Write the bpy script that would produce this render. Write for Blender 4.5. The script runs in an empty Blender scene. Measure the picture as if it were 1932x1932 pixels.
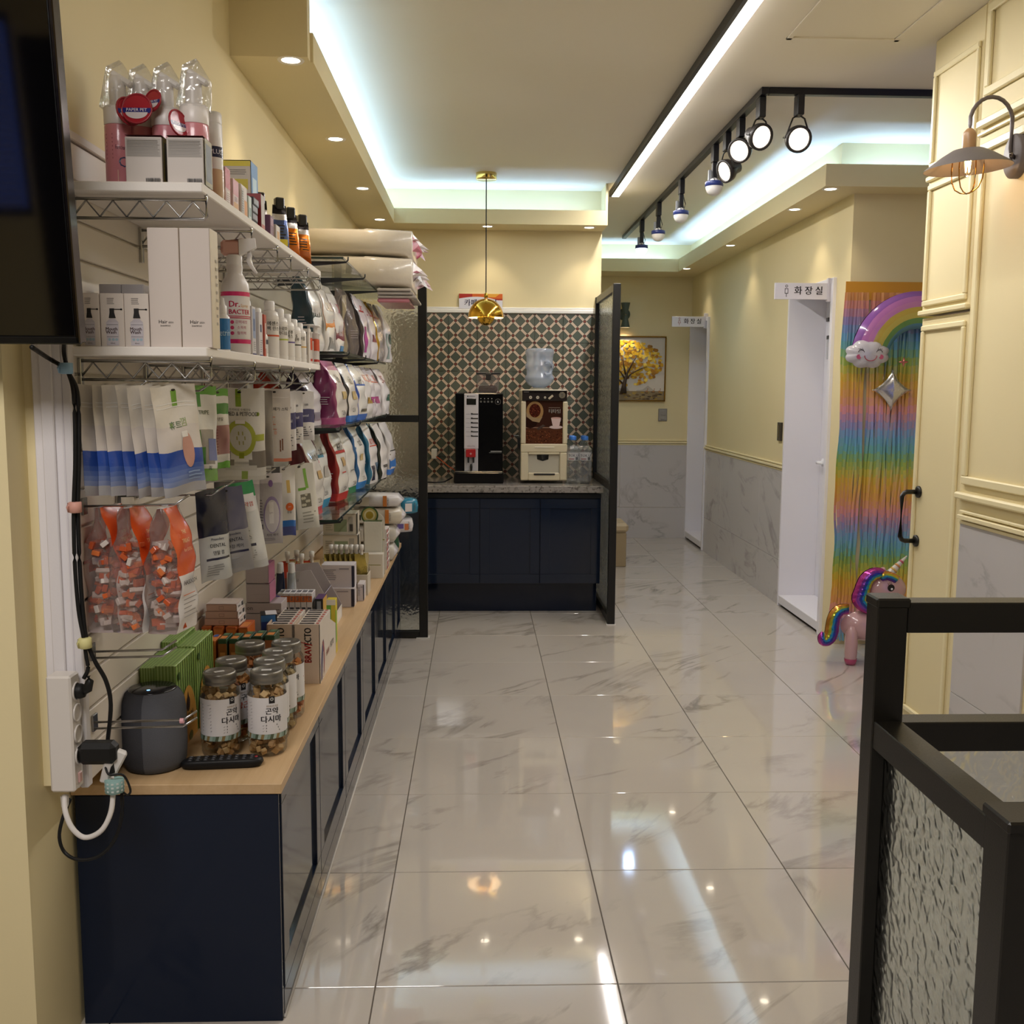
import bpy, math, random
from mathutils import Vector, Matrix
rnd = random.Random(7)
PI = math.pi
sc = bpy.context.scene
C = sc.collection

# ------------------------------------------------------------------ camera
FPX, CAMZ = 1921.34, 1.4642
pit, yaw, rol = .12009, .0340, -.0063
cp, sp, cy, sy, cr, sr = math.cos(pit), math.sin(pit), math.cos(yaw), math.sin(yaw), math.cos(rol), math.sin(rol)
FW = Vector((sy*cp, cy*cp, -sp)); R0 = Vector((cy, -sy, 0)); D0 = FW.cross(R0)
RI = cr*R0 + sr*D0; DN = -sr*R0 + cr*D0
CAM = Vector((0, 0, CAMZ))
cam = bpy.data.cameras.new('camera'); camo = bpy.data.objects.new('camera', cam); C.objects.link(camo)
cam.sensor_width = 36; cam.lens = 36*FPX/1932; cam.clip_start = .05
camo.matrix_world = Matrix(((RI.x, -DN.x, -FW.x, CAM.x), (RI.y, -DN.y, -FW.y, CAM.y), (RI.z, -DN.z, -FW.z, CAM.z), (0, 0, 0, 1)))
sc.camera = camo
sc.view_settings.view_transform = 'Standard'; sc.view_settings.look = 'None'
sc.view_settings.gamma = 1; sc.view_settings.use_curve_mapping = False
sc.view_settings.exposure = 0.0

# ------------------------------------------------------------------ world (dusk outside the front window)
w = bpy.data.worlds.new('world'); sc.world = w; w.use_nodes = True
w.node_tree.nodes['Background'].inputs[0].default_value = (.10, .16, .60, 1)
w.node_tree.nodes['Background'].inputs[1].default_value = 1.0

# ------------------------------------------------------------------ lamps built into the room, plus one added fill
COOL = (.36, .60, 1.0); WARM = (1.0, .84, .64); NEUT = (1.0, .955, .925)
def area(name, loc, sx, sy, power, col, rot):
    l = bpy.data.lights.new(name, 'AREA'); l.shape = 'RECTANGLE'; l.size = sx; l.size_y = sy
    l.energy = power; l.color = col
    o = bpy.data.objects.new(name, l); o.location = loc; o.rotation_euler = rot; C.objects.link(o); return o
def spot(name, loc, power, col, ang=80, blend=.6, rot=(0, 0, 0), r=.03):
    l = bpy.data.lights.new(name, 'SPOT'); l.energy = power; l.color = col; l.spot_size = math.radians(ang)
    l.spot_blend = blend; l.shadow_soft_size = r
    o = bpy.data.objects.new(name, l); o.location = loc; o.rotation_euler = rot; C.objects.link(o); return o
ZC, ZS, ZL = 2.82, 2.55, 2.645      # ceiling, soffit underside, top of the soffit lip
# strips lying in the coves, aimed up
UP = PI
area('cove_strip_left', (-.70, 5.38, 2.60), .03, 3.5, 16, COOL, (0, UP-.35, 0))
area('cove_strip_back', (.12, 7.06, 2.60), 1.36, .03, 4.2, COOL, (UP, 0, 0))
area('cove_strip_right', (1.93, 7.6, 2.60), .03, 3.6, 14, COOL, (0, UP, 0))
area('cove_strip_corridor', (1.38, 9.66, 2.60), .85, .03, 3.0, COOL, (UP, 0, 0))
area('cove_strip_alcove', (2.32, 5.66, 2.60), .6, .03, 2.2, COOL, (UP, 0, 0))
area('linear_lamp', (.943, 4.75, 2.779), .044, 4.8, 40, NEUT, (0, 0, 0))
area('fill_front_left', (-.7, .2, 2.80), 1.0, 1.0, 52, NEUT, (0, 0, 0))  # added unseen fill that brightens the near left side, no fixture there

# ------------------------------------------------------------------ colour + materials
def lin(c): return c/12.92 if c <= .04045 else ((c+.055)/1.055)**2.4
def hx(s):
    s = s.lstrip('#')
    return tuple(lin(int(s[i:i+2], 16)/255) for i in (0, 2, 4)) + (1.0,)
MATS = {}
def newmat(name):
    m = bpy.data.materials.new(name); m.use_nodes = True; nt = m.node_tree
    return m, nt, nt.nodes['Principled BSDF']
def nd(nt, t, **kw):
    n = nt.nodes.new(t)
    for k, v in kw.items():
        if k.startswith('i_'):
            key = k[2:]; n.inputs[int(key) if key.isdigit() else key.replace('_', ' ')].default_value = v
        else: setattr(n, k, v)
    return n
def lk(nt, a, b): nt.links.new(a, b)
def math_(nt, op, a, b=None, c=None):
    n = nt.nodes.new('ShaderNodeMath'); n.operation = op
    for i, v in enumerate((a, b, c)):
        if v is None: continue
        if isinstance(v, (int, float)): n.inputs[i].default_value = v
        else: nt.links.new(v, n.inputs[i])
    return n.outputs[0]
def generic(key, rough, metal=0, spec=.5, coat=0, bump=0, bscale=60, rvar=.08):
    """material that takes its colour from the printed colour of each face, with fine grain"""
    m, nt, b = newmat(key)
    a = nd(nt, 'ShaderNodeAttribute', attribute_name='Col'); lk(nt, a.outputs['Color'], b.inputs['Base Color'])
    tc = nd(nt, 'ShaderNodeTexCoord'); n = nd(nt, 'ShaderNodeTexNoise', i_Scale=bscale, i_Detail=3.0)
    lk(nt, tc.outputs['Object'], n.inputs['Vector'])
    mr = nd(nt, 'ShaderNodeMapRange'); mr.inputs[3].default_value = max(.02, rough-rvar); mr.inputs[4].default_value = rough+rvar
    lk(nt, n.outputs[0], mr.inputs[0]); lk(nt, mr.outputs[0], b.inputs['Roughness'])
    b.inputs['Metallic'].default_value = metal; b.inputs['Specular IOR Level'].default_value = spec
    b.inputs['Coat Weight'].default_value = coat
    if bump:
        bp = nd(nt, 'ShaderNodeBump', i_Strength=bump, i_Distance=.004); lk(nt, n.outputs[0], bp.inputs['Height']); lk(nt, bp.outputs[0], b.inputs['Normal'])
    MATS[key] = m; return m
generic('card', .42); generic('paper', .6); generic('film', .24, coat=.3, bump=.35, bscale=28)
generic('plastic', .32); generic('gloss', .14, spec=.35); generic('matte', .8, spec=.25); generic('tin', .36, metal=.75); generic('rubber', .5, spec=.3)
generic('chrome', .2, metal=1, rvar=.05); generic('foil', .26, metal=.75, bump=.5, bscale=22); generic('gold', .12, metal=1, rvar=.04)
generic('balloon', .16, coat=.6, bump=.25, bscale=14); generic('balloon_foil', .18, metal=.55, bump=.35, bscale=16)
generic('paint', .5, spec=.35, bump=.05, bscale=220); generic('lacquer', .07, spec=.5, rvar=.02); generic('lacquer_side', .10, spec=.22, rvar=.02)
generic('black_metal', .38, spec=.45, bump=.05, bscale=400); generic('fabric', .85, spec=.2, bump=.5, bscale=700)
generic('treat', .65, bump=.4, bscale=90); generic('screen', .05, spec=1.0, rvar=.01); generic('leather', .45, bump=.4, bscale=300)
def clearmat(key, tint, gl=.12, rough=.06, bump=0., bscale=40, milk=None, mf=0):
    m = bpy.data.materials.new(key); m.use_nodes = True; nt = m.node_tree; nt.nodes.clear()
    o = nd(nt, 'ShaderNodeOutputMaterial'); tr = nd(nt, 'ShaderNodeBsdfTransparent'); tr.inputs[0].default_value = tint
    g = nd(nt, 'ShaderNodeBsdfGlossy', i_Roughness=rough); lw = nd(nt, 'ShaderNodeLayerWeight', i_Blend=.2)
    mx = nd(nt, 'ShaderNodeMixShader'); f = math_(nt, 'MULTIPLY_ADD', lw.outputs['Fresnel'], .45, gl*.2)
    lk(nt, f, mx.inputs[0]); lk(nt, g.outputs[0], mx.inputs[2]); lk(nt, mx.outputs[0], o.inputs[0])
    if milk:
        df = nd(nt, 'ShaderNodeBsdfDiffuse'); df.inputs[0].default_value = milk; m2 = nd(nt, 'ShaderNodeMixShader'); m2.inputs[0].default_value = mf
        lk(nt, tr.outputs[0], m2.inputs[1]); lk(nt, df.outputs[0], m2.inputs[2]); lk(nt, m2.outputs[0], mx.inputs[1])
    else: lk(nt, tr.outputs[0], mx.inputs[1])
    if bump:
        tc = nd(nt, 'ShaderNodeTexCoord'); n = nd(nt, 'ShaderNodeTexNoise', i_Scale=bscale, i_Detail=2.0); lk(nt, tc.outputs['Object'], n.inputs['Vector'])
        bp = nd(nt, 'ShaderNodeBump', i_Strength=bump, i_Distance=.01); lk(nt, n.outputs[0], bp.inputs['Height'])
        lk(nt, bp.outputs[0], g.inputs['Normal']); lk(nt, bp.outputs[0], lw.inputs['Normal'])
    MATS[key] = m
clearmat('clear', (.97, .98, .98, 1), .15); clearmat('clear_film', (.95, .95, .95, 1), .5, .12, .8, 30, (.8, .84, .88, 1), .10)
clearmat('jug', (.86, .90, .96, 1), .4, .12, .15, 12, (.62, .70, .84, 1), .34); clearmat('shelf_glass', (.93, .96, .95, 1), .3, .03)
clearmat('smoke_film', (.95, .91, .90, 1), .4, .15, .8, 26, (.55, .46, .44, 1), .14)
def emit(key, col, s):
    m = bpy.data.materials.new(key); m.use_nodes = True; nt = m.node_tree; nt.nodes.clear()
    o = nd(nt, 'ShaderNodeOutputMaterial'); e = nd(nt, 'ShaderNodeEmission', i_Strength=s); e.inputs[0].default_value = (*col, 1); lk(nt, e.outputs[0], o.inputs[0])
    MATS[key] = m
emit('glow_linear', (1, .93, .86), 9); emit('glow_down', (1, .86, .66), 14); emit('glow_spot', (1, .86, .7), 2.2); emit('glow_chip', (1, .88, .74), 14)
emit('glow_cool', (.8, .92, 1), 6); emit('glow_bulb', (1, .62, .2), 25); emit('glow_led', (.2, .5, 1), 4); emit('glow_pend', (1, .8, .55), 3)
def walls(key, c1, c2, rough=.6):
    m, nt, b = newmat(key); tc = nd(nt, 'ShaderNodeTexCoord'); n = nd(nt, 'ShaderNodeTexNoise', i_Scale=2.2, i_Detail=4.0); lk(nt, tc.outputs['Object'], n.inputs['Vector'])
    mx = nd(nt, 'ShaderNodeMix', data_type='RGBA'); mx.inputs[6].default_value = hx(c1); mx.inputs[7].default_value = hx(c2); lk(nt, n.outputs[0], mx.inputs[0]); lk(nt, mx.outputs[2], b.inputs['Base Color'])
    n2 = nd(nt, 'ShaderNodeTexNoise', i_Scale=160.0, i_Detail=3.0); lk(nt, tc.outputs['Object'], n2.inputs['Vector'])
    bp = nd(nt, 'ShaderNodeBump', i_Strength=.06, i_Distance=.002); lk(nt, n2.outputs[0], bp.inputs['Height']); lk(nt, bp.outputs[0], b.inputs['Normal'])
    b.inputs['Roughness'].default_value = rough; b.inputs['Specular IOR Level'].default_value = .3; MATS[key] = m
walls('cream', 'e9dbb0', 'e5d6a8'); walls('cream_trim', 'eee2b8', 'ebdeb2', .4); walls('white_ceiling', 'e9e2d2', 'e6dfce'); walls('white_paint', 'eceaf0', 'e8e6ec', .35); walls('slat', 'e4dcd2', 'e0d8cd', .35)
def marble(key, base, vein, scale, rough, coat, wav):
    m, nt, b = newmat(key); tc = nd(nt, 'ShaderNodeTexCoord'); oi = nd(nt, 'ShaderNodeObjectInfo')
    off = nd(nt, 'ShaderNodeVectorMath', operation='ADD'); mul = nd(nt, 'ShaderNodeVectorMath', operation='SCALE'); cmb = nd(nt, 'ShaderNodeCombineXYZ')
    r = oi.outputs['Random']; lk(nt, math_(nt, 'MULTIPLY', r, 37.0), cmb.inputs[0]); lk(nt, math_(nt, 'MULTIPLY', r, 91.0), cmb.inputs[1]); lk(nt, math_(nt, 'MULTIPLY', r, 53.0), cmb.inputs[2])
    lk(nt, tc.outputs['Object'], mul.inputs[0]); mul.inputs['Scale'].default_value = scale
    lk(nt, mul.outputs[0], off.inputs[0]); lk(nt, cmb.outputs[0], off.inputs[1])
    mr_ = nd(nt, 'ShaderNodeMapping'); mr_.inputs['Rotation'].default_value = (.5 if rough > .1 else 0, .75 if rough > .1 else 0, -.75); lk(nt, off.outputs[0], mr_.inputs['Vector'])
    mp = nd(nt, 'ShaderNodeMapping'); mp.inputs['Scale'].default_value = (.42, 1.35, .42 if rough < .1 else 1.0); lk(nt, mr_.outputs[0], mp.inputs['Vector'])
    n = nd(nt, 'ShaderNodeTexNoise', i_Scale=1.3, i_Detail=9.0, i_Roughness=.55, i_Distortion=.9); lk(nt, mp.outputs[0], n.inputs['Vector'])
    n2 = nd(nt, 'ShaderNodeTexNoise', i_Scale=2.0, i_Detail=4.0); lk(nt, off.outputs[0], n2.inputs['Vector'])
    a = math_(nt, 'ABSOLUTE', math_(nt, 'SUBTRACT', n.outputs[0], .5))
    v = nd(nt, 'ShaderNodeMapRange', clamp=True); v.inputs[1].default_value = .0; v.inputs[2].default_value = .028; v.inputs[3].default_value = 1; v.inputs[4].default_value = 0; lk(nt, a, v.inputs[0])
    k = nd(nt, 'ShaderNodeMapRange', clamp=True); k.inputs[1].default_value = .44; k.inputs[2].default_value = .68; lk(nt, n2.outputs[0], k.inputs[0])
    f = math_(nt, 'MULTIPLY', v.outputs[0], k.outputs[0])
    f = math_(nt, 'ADD', math_(nt, 'MULTIPLY', f, .75), math_(nt, 'MULTIPLY', n2.outputs[0], .16))
    mx = nd(nt, 'ShaderNodeMix', data_type='RGBA'); mx.inputs[6].default_value = hx(base); mx.inputs[7].default_value = hx(vein); lk(nt, f, mx.inputs[0]); lk(nt, mx.outputs[2], b.inputs['Base Color'])
    b.inputs['Roughness'].default_value = rough; b.inputs['Coat Weight'].default_value = coat; b.inputs['Coat Roughness'].default_value = .015; b.inputs['IOR'].default_value = 1.55
    if wav:
        n3 = nd(nt, 'ShaderNodeTexNoise', i_Scale=2.6, i_Detail=1.0); lk(nt, off.outputs[0], n3.inputs['Vector'])
        bp = nd(nt, 'ShaderNodeBump', i_Strength=wav, i_Distance=.01); lk(nt, n3.outputs[0], bp.inputs['Height']); lk(nt, bp.outputs[0], b.inputs['Normal']); lk(nt, bp.outputs[0], b.inputs['Coat Normal'])
    MATS[key] = m
marble('marble_floor', 'c6beb5', '857e76', 1.3, .06, .4, .05); marble('marble_wall', 'cdc9c8', '918d8b', 1.5, .2, .2, .02)
def wood(key, c1, c2):
    m, nt, b = newmat(key); tc = nd(nt, 'ShaderNodeTexCoord'); mp = nd(nt, 'ShaderNodeMapping'); mp.inputs['Scale'].default_value = (60, 3, 60); lk(nt, tc.outputs['Object'], mp.inputs['Vector'])
    n = nd(nt, 'ShaderNodeTexNoise', i_Scale=1.0, i_Detail=6.0, i_Roughness=.65); lk(nt, mp.outputs[0], n.inputs['Vector'])
    mx = nd(nt, 'ShaderNodeMix', data_type='RGBA'); mx.inputs[6].default_value = hx(c1); mx.inputs[7].default_value = hx(c2); lk(nt, n.outputs[0], mx.inputs[0]); lk(nt, mx.outputs[2], b.inputs['Base Color'])
    b.inputs['Roughness'].default_value = .42; bp = nd(nt, 'ShaderNodeBump', i_Strength=.1, i_Distance=.001); lk(nt, n.outputs[0], bp.inputs['Height']); lk(nt, bp.outputs[0], b.inputs['Normal']); MATS[key] = m
wood('oak', 'd4b68e', 'b8966a')
def stone(key, c1, c2):
    m, nt, b = newmat(key); tc = nd(nt, 'ShaderNodeTexCoord'); v = nd(nt, 'ShaderNodeTexVoronoi', i_Scale=90.0); lk(nt, tc.outputs['Object'], v.inputs['Vector'])
    mx = nd(nt, 'ShaderNodeMix', data_type='RGBA'); mx.inputs[6].default_value = hx(c1); mx.inputs[7].default_value = hx(c2)
    sp_ = nd(nt, 'ShaderNodeSeparateColor'); lk(nt, v.outputs['Color'], sp_.inputs[0]); lk(nt, math_(nt, 'POWER', sp_.outputs[0], 4.0), mx.inputs[0]); lk(nt, mx.outputs[2], b.inputs['Base Color']); b.inputs['Roughness'].default_value = .16; MATS[key] = m
stone('quartz', '96908a', '5c5650')
def pattern(key):
    """encaustic style print of a 20 cm tile: bands on the diagonals, green squares, red dots"""
    m, nt, b = newmat(key); tc = nd(nt, 'ShaderNodeTexCoord'); s = nd(nt, 'ShaderNodeSeparateXYZ'); lk(nt, tc.outputs['Object'], s.inputs[0])
    x, z = s.outputs[0], s.outputs[2]
    def dist(e): return math_(nt, 'MULTIPLY', math_(nt, 'ABSOLUTE', math_(nt, 'SUBTRACT', math_(nt, 'FRACT', math_(nt, 'ADD', math_(nt, 'MULTIPLY', e, 10.0), 100.5)), .5)), .0707)
    d1 = dist(math_(nt, 'ADD', x, z)); d2 = dist(math_(nt, 'SUBTRACT', x, z))
    dm = math_(nt, 'MINIMUM', d1, d2); dM = math_(nt, 'MAXIMUM', d1, d2)
    def mix(f, a, c):
        mx = nd(nt, 'ShaderNodeMix', data_type='RGBA'); lk(nt, f, mx.inputs[0])
        for i, q in ((6, a), (7, c)):
            if isinstance(q, tuple): mx.inputs[i].default_value = q
            else: lk(nt, q, mx.inputs[i])
        return mx.outputs[2]
    n = nd(nt, 'ShaderNodeTexNoise', i_Scale=14.0, i_Detail=3.0); lk(nt, tc.outputs['Object'], n.inputs['Vector'])
    oi = nd(nt, 'ShaderNodeObjectInfo')
    green = mix(math_(nt, 'MULTIPLY', math_(nt, 'ADD', n.outputs[0], oi.outputs['Random']), .5), hx('4f5c52'), hx('5f5f52'))
    c = mix(math_(nt, 'LESS_THAN', dm, .0106), green, hx('2b2622'))
    c = mix(math_(nt, 'LESS_THAN', dm, .0084), c, hx('cdb9a3'))
    r2 = math_(nt, 'SQRT', math_(nt, 'ADD', math_(nt, 'MULTIPLY', d1, d1), math_(nt, 'MULTIPLY', d2, d2)))
    c = mix(math_(nt, 'LESS_THAN', r2, .0114), c, hx('2b2220'))
    c = mix(math_(nt, 'LESS_THAN', r2, .0074), c, hx('7d3a2c'))
    lk(nt, c, b.inputs['Base Color']); b.inputs['Roughness'].default_value = .3; MATS[key] = m
pattern('tile_print')
def texglass(key, scale, strength):
    m, nt, b = newmat(key); nt.nodes.remove(b); o = nt.nodes['Material Output']
    g = nd(nt, 'ShaderNodeBsdfGlass', i_Roughness=.16, i_IOR=1.42); g.inputs[0].default_value = (.93, .95, .94, 1)
    tc = nd(nt, 'ShaderNodeTexCoord'); v = nd(nt, 'ShaderNodeTexVoronoi', feature='SMOOTH_F1', i_Scale=scale, i_Smoothness=.6); n = nd(nt, 'ShaderNodeTexNoise', i_Scale=scale*.6, i_Detail=1.0)
    lk(nt, tc.outputs['Object'], n.inputs['Vector'])
    mxv = nd(nt, 'ShaderNodeVectorMath', operation='MULTIPLY_ADD'); lk(nt, n.outputs['Color'], mxv.inputs[0]); mxv.inputs[1].default_value = (.03, .03, .03); lk(nt, tc.outputs['Object'], mxv.inputs[2]); lk(nt, mxv.outputs[0], v.inputs['Vector'])
    bp = nd(nt, 'ShaderNodeBump', i_Strength=strength, i_Distance=.012); lk(nt, v.outputs['Distance'], bp.inputs['Height']); lk(nt, bp.outputs[0], g.inputs['Normal']); lk(nt, g.outputs[0], o.inputs[0])
    MATS[key] = m
texglass('hammered_glass', 52.0, .22)

# ------------------------------------------------------------------ mesh builder
TXT = {}
def text2d(s):
    if s in TXT: return TXT[s]
    cu = bpy.data.curves.new('t', 'FONT'); cu.body = s; cu.size = 1; cu.resolution_u = 2; cu.align_x = 'CENTER'; cu.align_y = 'CENTER'
    ob = bpy.data.objects.new('t', cu); me = bpy.data.meshes.new_from_object(ob)
    vs = [(v.co.x, v.co.y) for v in me.vertices]; fs = [tuple(p.vertices) for p in me.polygons]
    bpy.data.objects.remove(ob); bpy.data.curves.remove(cu); bpy.data.meshes.remove(me)
    wd = max([v[0] for v in vs] or [0])-min([v[0] for v in vs] or [0]); TXT[s] = (vs, fs, wd); return TXT[s]
class MB:
    def __init__(s): s.v = []; s.f = []; s.c = []; s.m = []; s.sm = []; s.M = Matrix()
    def add(s, vs, fs, col, mat, smooth=False):
        n = len(s.v); M = s.M
        s.v += [tuple(M @ Vector(v)) for v in vs]
        for i, f in enumerate(fs):
            s.f.append(tuple(k+n for k in f)); s.c.append(col[i] if isinstance(col, list) else col); s.m.append(mat[i] if isinstance(mat, list) else mat); s.sm.append(smooth)
        return s
    def box(s, x0, x1, y0, y1, z0, z1, col='ffffff', mat='plastic', ch=.0015):
        if x1 < x0: x0, x1 = x1, x0
        if y1 < y0: y0, y1 = y1, y0
        if z1 < z0: z0, z1 = z1, z0
        ch = min(ch, .3*(x1-x0), .3*(y1-y0), .3*(z1-z0))
        if ch <= 0:
            vs = [(x, y, z) for x in (x0, x1) for y in (y0, y1) for z in (z0, z1)]
            return s.add(vs, [(0, 1, 3, 2), (4, 6, 7, 5), (0, 4, 5, 1), (2, 3, 7, 6), (0, 2, 6, 4), (1, 5, 7, 3)], col, mat)
        vs = []; idx = {}
        for i in (0, 1):
            for j in (0, 1):
                for k in (0, 1):
                    P = (x0, x1)[i], (y0, y1)[j], (z0, z1)[k]
                    d = (1-2*i)*ch, (1-2*j)*ch, (1-2*k)*ch
                    for a in range(3):
                        idx[(i, j, k, a)] = len(vs); vs.append(tuple(P[q] + (0 if q == a else d[q]) for q in range(3)))
        g = lambda i, j, k, a: idx[(i, j, k, a)]
        fs = [(g(0,0,0,0), g(0,0,1,0), g(0,1,1,0), g(0,1,0,0)), (g(1,0,0,0), g(1,1,0,0), g(1,1,1,0), g(1,0,1,0)),
              (g(0,0,0,1), g(1,0,0,1), g(1,0,1,1), g(0,0,1,1)), (g(0,1,0,1), g(0,1,1,1), g(1,1,1,1), g(1,1,0,1)),
              (g(0,0,0,2), g(0,1,0,2), g(1,1,0,2), g(1,0,0,2)), (g(0,0,1,2), g(1,0,1,2), g(1,1,1,2), g(0,1,1,2))]
        for a in range(3):
            b_, c_ = [q for q in range(3) if q != a]
            for p in (0, 1):
                for q in (0, 1):
                    def key(t, ax):
                        ijk = [0, 0, 0]; ijk[a] = t; ijk[b_] = p; ijk[c_] = q; return idx[(*ijk, ax)]
                    fs.append((key(0, b_), key(1, b_), key(1, c_), key(0, c_)))
        for i in (0, 1):
            for j in (0, 1):
                for k in (0, 1): fs.append((g(i,j,k,0), g(i,j,k,1), g(i,j,k,2)))
        return s.add(vs, fs, col, mat)
    def lathe(s, prof, col='ffffff', mat='plastic', n=20, cx=0, cy=0, smooth=True, sx=1, sy=1, cap=True):
        """prof: list of (r, z) or (r, z, col, mat) - the colour runs from that ring to the next"""
        vs = []; fs = []; cs = []; ms = []
        for p in prof:
            for k in range(n): vs.append((cx+sx*p[0]*math.cos(2*PI*k/n), cy+sy*p[0]*math.sin(2*PI*k/n), p[1]))
        for i in range(len(prof)-1):
            p = prof[i]; c = p[2] if len(p) > 2 else col; m = p[3] if len(p) > 3 else mat
            for k in range(n):
                fs.append((i*n+k, i*n+(k+1) % n, (i+1)*n+(k+1) % n, (i+1)*n+k)); cs.append(c); ms.append(m)
        s.add(vs, fs, cs, ms, smooth)
        if cap:
            for i, rev in ((0, True), (len(prof)-1, False)):
                if prof[i][0] > 1e-5:
                    p = prof[min(i, len(prof)-2)]; ring = [vs[i*n+k] for k in range(n)]
                    s.add(ring, [tuple(reversed(range(n))) if rev else tuple(range(n))], p[2] if len(p) > 2 else col, p[3] if len(p) > 3 else mat)
        return s
    def tube(s, pts, r, col='c0c0c0', mat='chrome', n=6, closed=False):
        P = [Vector(p) for p in pts]; N = len(P); vs = []; fs = []
        up = Vector((0, 0, 1))
        for i in range(N):
            a = P[(i-1) % N] if (closed or i > 0) else P[0]; b = P[(i+1) % N] if (closed or i < N-1) else P[-1]
            t = (b-a).normalized(); u = t.cross(up)
            if u.length < 1e-3: u = t.cross(Vector((0, 1, 0)))
            u.normalize(); v = t.cross(u)
            rr = r[i] if isinstance(r, (list, tuple)) else r
            for k in range(n): q = 2*PI*k/n; vs.append(tuple(P[i] + u*rr*math.cos(q) + v*rr*math.sin(q)))
        for i in range(N if closed else N-1):
            j = (i+1) % N
            for k in range(n): fs.append((i*n+k, i*n+(k+1) % n, j*n+(k+1) % n, j*n+k))
        if not closed: fs += [tuple(reversed(range(n))), tuple(range((N-1)*n, N*n))]
        return s.add(vs, fs, col, mat, True)
    def poly(s, pts, O, ux, uy, col, mat='paper', thick=0):
        """flat polygon of 2-D points on the plane O + a*ux + b*uy; thick extrudes it along ux x uy"""
        O = Vector(O); ux = Vector(ux); uy = Vector(uy); nrm = ux.cross(uy).normalized()
        vs = [O+ux*a+uy*b+nrm*thick for a, b in pts]; n = len(vs); fs = [tuple(range(n))]
        if thick:
            vs += [O+ux*a+uy*b for a, b in pts]; fs.append(tuple(reversed(range(n, 2*n))))
            fs += [(i, i+n, (i+1) % n+n, (i+1) % n) for i in range(n)]
        return s.add([tuple(v) for v in vs], fs, col, mat)
    def rect(s, a0, a1, b0, b1, O, ux, uy, col, mat='paper'): return s.poly([(a0, b0), (a1, b0), (a1, b1), (a0, b1)], O, ux, uy, col, mat)
    def disc(s, a, b, ra, rb, O, ux, uy, col, mat='paper', n=18, a0=0, a1=2*PI): return s.poly([(a+ra*math.cos(a0+(a1-a0)*i/n), b+rb*math.sin(a0+(a1-a0)*i/n)) for i in range(n if a1-a0 > 6.2 else n+1)], O, ux, uy, col, mat)
    def text(s, t, O, ux, uy, a, b, size, col, mat='paper', wmax=None, bold=0, fn=None):
        vs, fs, wd = text2d(t); k = size; kx = size
        if wmax and wd*k > wmax: kx = wmax/wd
        ux = Vector(ux) if fn is None else None; uy = Vector(uy) if fn is None else None
        for dx in ((0,) if not bold else (-bold*size, bold*size)):
            P = [(a+x*kx+dx, b+y*k+dx*.3) for x, y in vs]
            if fn: s.add([fn(x, y) for x, y in P], fs, col, mat)
            else: s.add([tuple(Vector(O)+ux*x+uy*y) for x, y in P], fs, col, mat)
        return s
    def build(s, name, parent=None, loc=None, rz=0, label=None, cat=None, group=None, kind=None):
        me = bpy.data.meshes.new(name); me.from_pydata(s.v, [], s.f)
        keys = []
        for k in s.m:
            if k not in keys: keys.append(k)
        for k in keys: me.materials.append(MATS[k])
        ki = {k: i for i, k in enumerate(keys)}
        me.polygons.foreach_set('material_index', [ki[k] for k in s.m]); me.polygons.foreach_set('use_smooth', s.sm)
        at = me.color_attributes.new('Col', 'FLOAT_COLOR', 'CORNER'); buf = []; cc = {}
        for f, c in zip(s.f, s.c):
            if c not in cc: cc[c] = hx(c)
            buf += list(cc[c])*len(f)
        at.data.foreach_set('color', buf); me.update()
        o = bpy.data.objects.new(name, me); C.objects.link(o); return put(o, parent, loc, rz, label, cat, group, kind)
def put(o, parent=None, loc=None, rz=0, label=None, cat=None, group=None, kind=None):
    if parent: o.parent = parent
    if loc is not None: o.location = loc
    if rz: o.rotation_euler = (0, 0, rz)
    if label: o['label'] = label
    if cat: o['category'] = cat
    if group: o['group'] = group
    if kind: o['kind'] = kind
    return o
def empty(name, label, cat, loc=(0, 0, 0), rz=0, group=None): 
    o = bpy.data.objects.new(name, None); o.empty_display_size = .05; C.objects.link(o); return put(o, None, loc, rz, label, cat, group)
def dup(o, parent=None, loc=None, rz=None, label=None, group=None, name=None):
    c = o.copy(); C.objects.link(c)
    if parent: c.parent = parent
    if loc is not None: c.location = loc
    if rz is not None: c.rotation_euler = (0, 0, rz)
    if label: c['label'] = label
    if group: c['group'] = group
    for ch in list(o.children): dup(ch, c)
    return c
def BX(*a, **k): return MB().box(*a, **k)
def TR(x, y, z, rz=0, rx=0, ry=0): return Matrix.Translation((x, y, z)) @ Matrix.Rotation(rz, 4, 'Z') @ Matrix.Rotation(rx, 4, 'X') @ Matrix.Rotation(ry, 4, 'Y')
def ray(x, y): return RI*((x-966)/FPX) + DN*((y-966)/FPX) + FW
def onx(x, y, X): r = ray(x, y); return CAM + r*(X/r.x)
def ony(x, y, Y): r = ray(x, y); return CAM + r*(Y/r.y)
def onz(x, y, Z): r = ray(x, y); return CAM + r*((Z-CAMZ)/r.z)
EX, EY, EZ = (1, 0, 0), (0, 1, 0), (0, 0, 1)
# ================================================================== THE SETTING
def struct(mb, name, parent=None): return mb.build(name, parent, kind=None if parent else 'structure')
W = 'cream'
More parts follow.
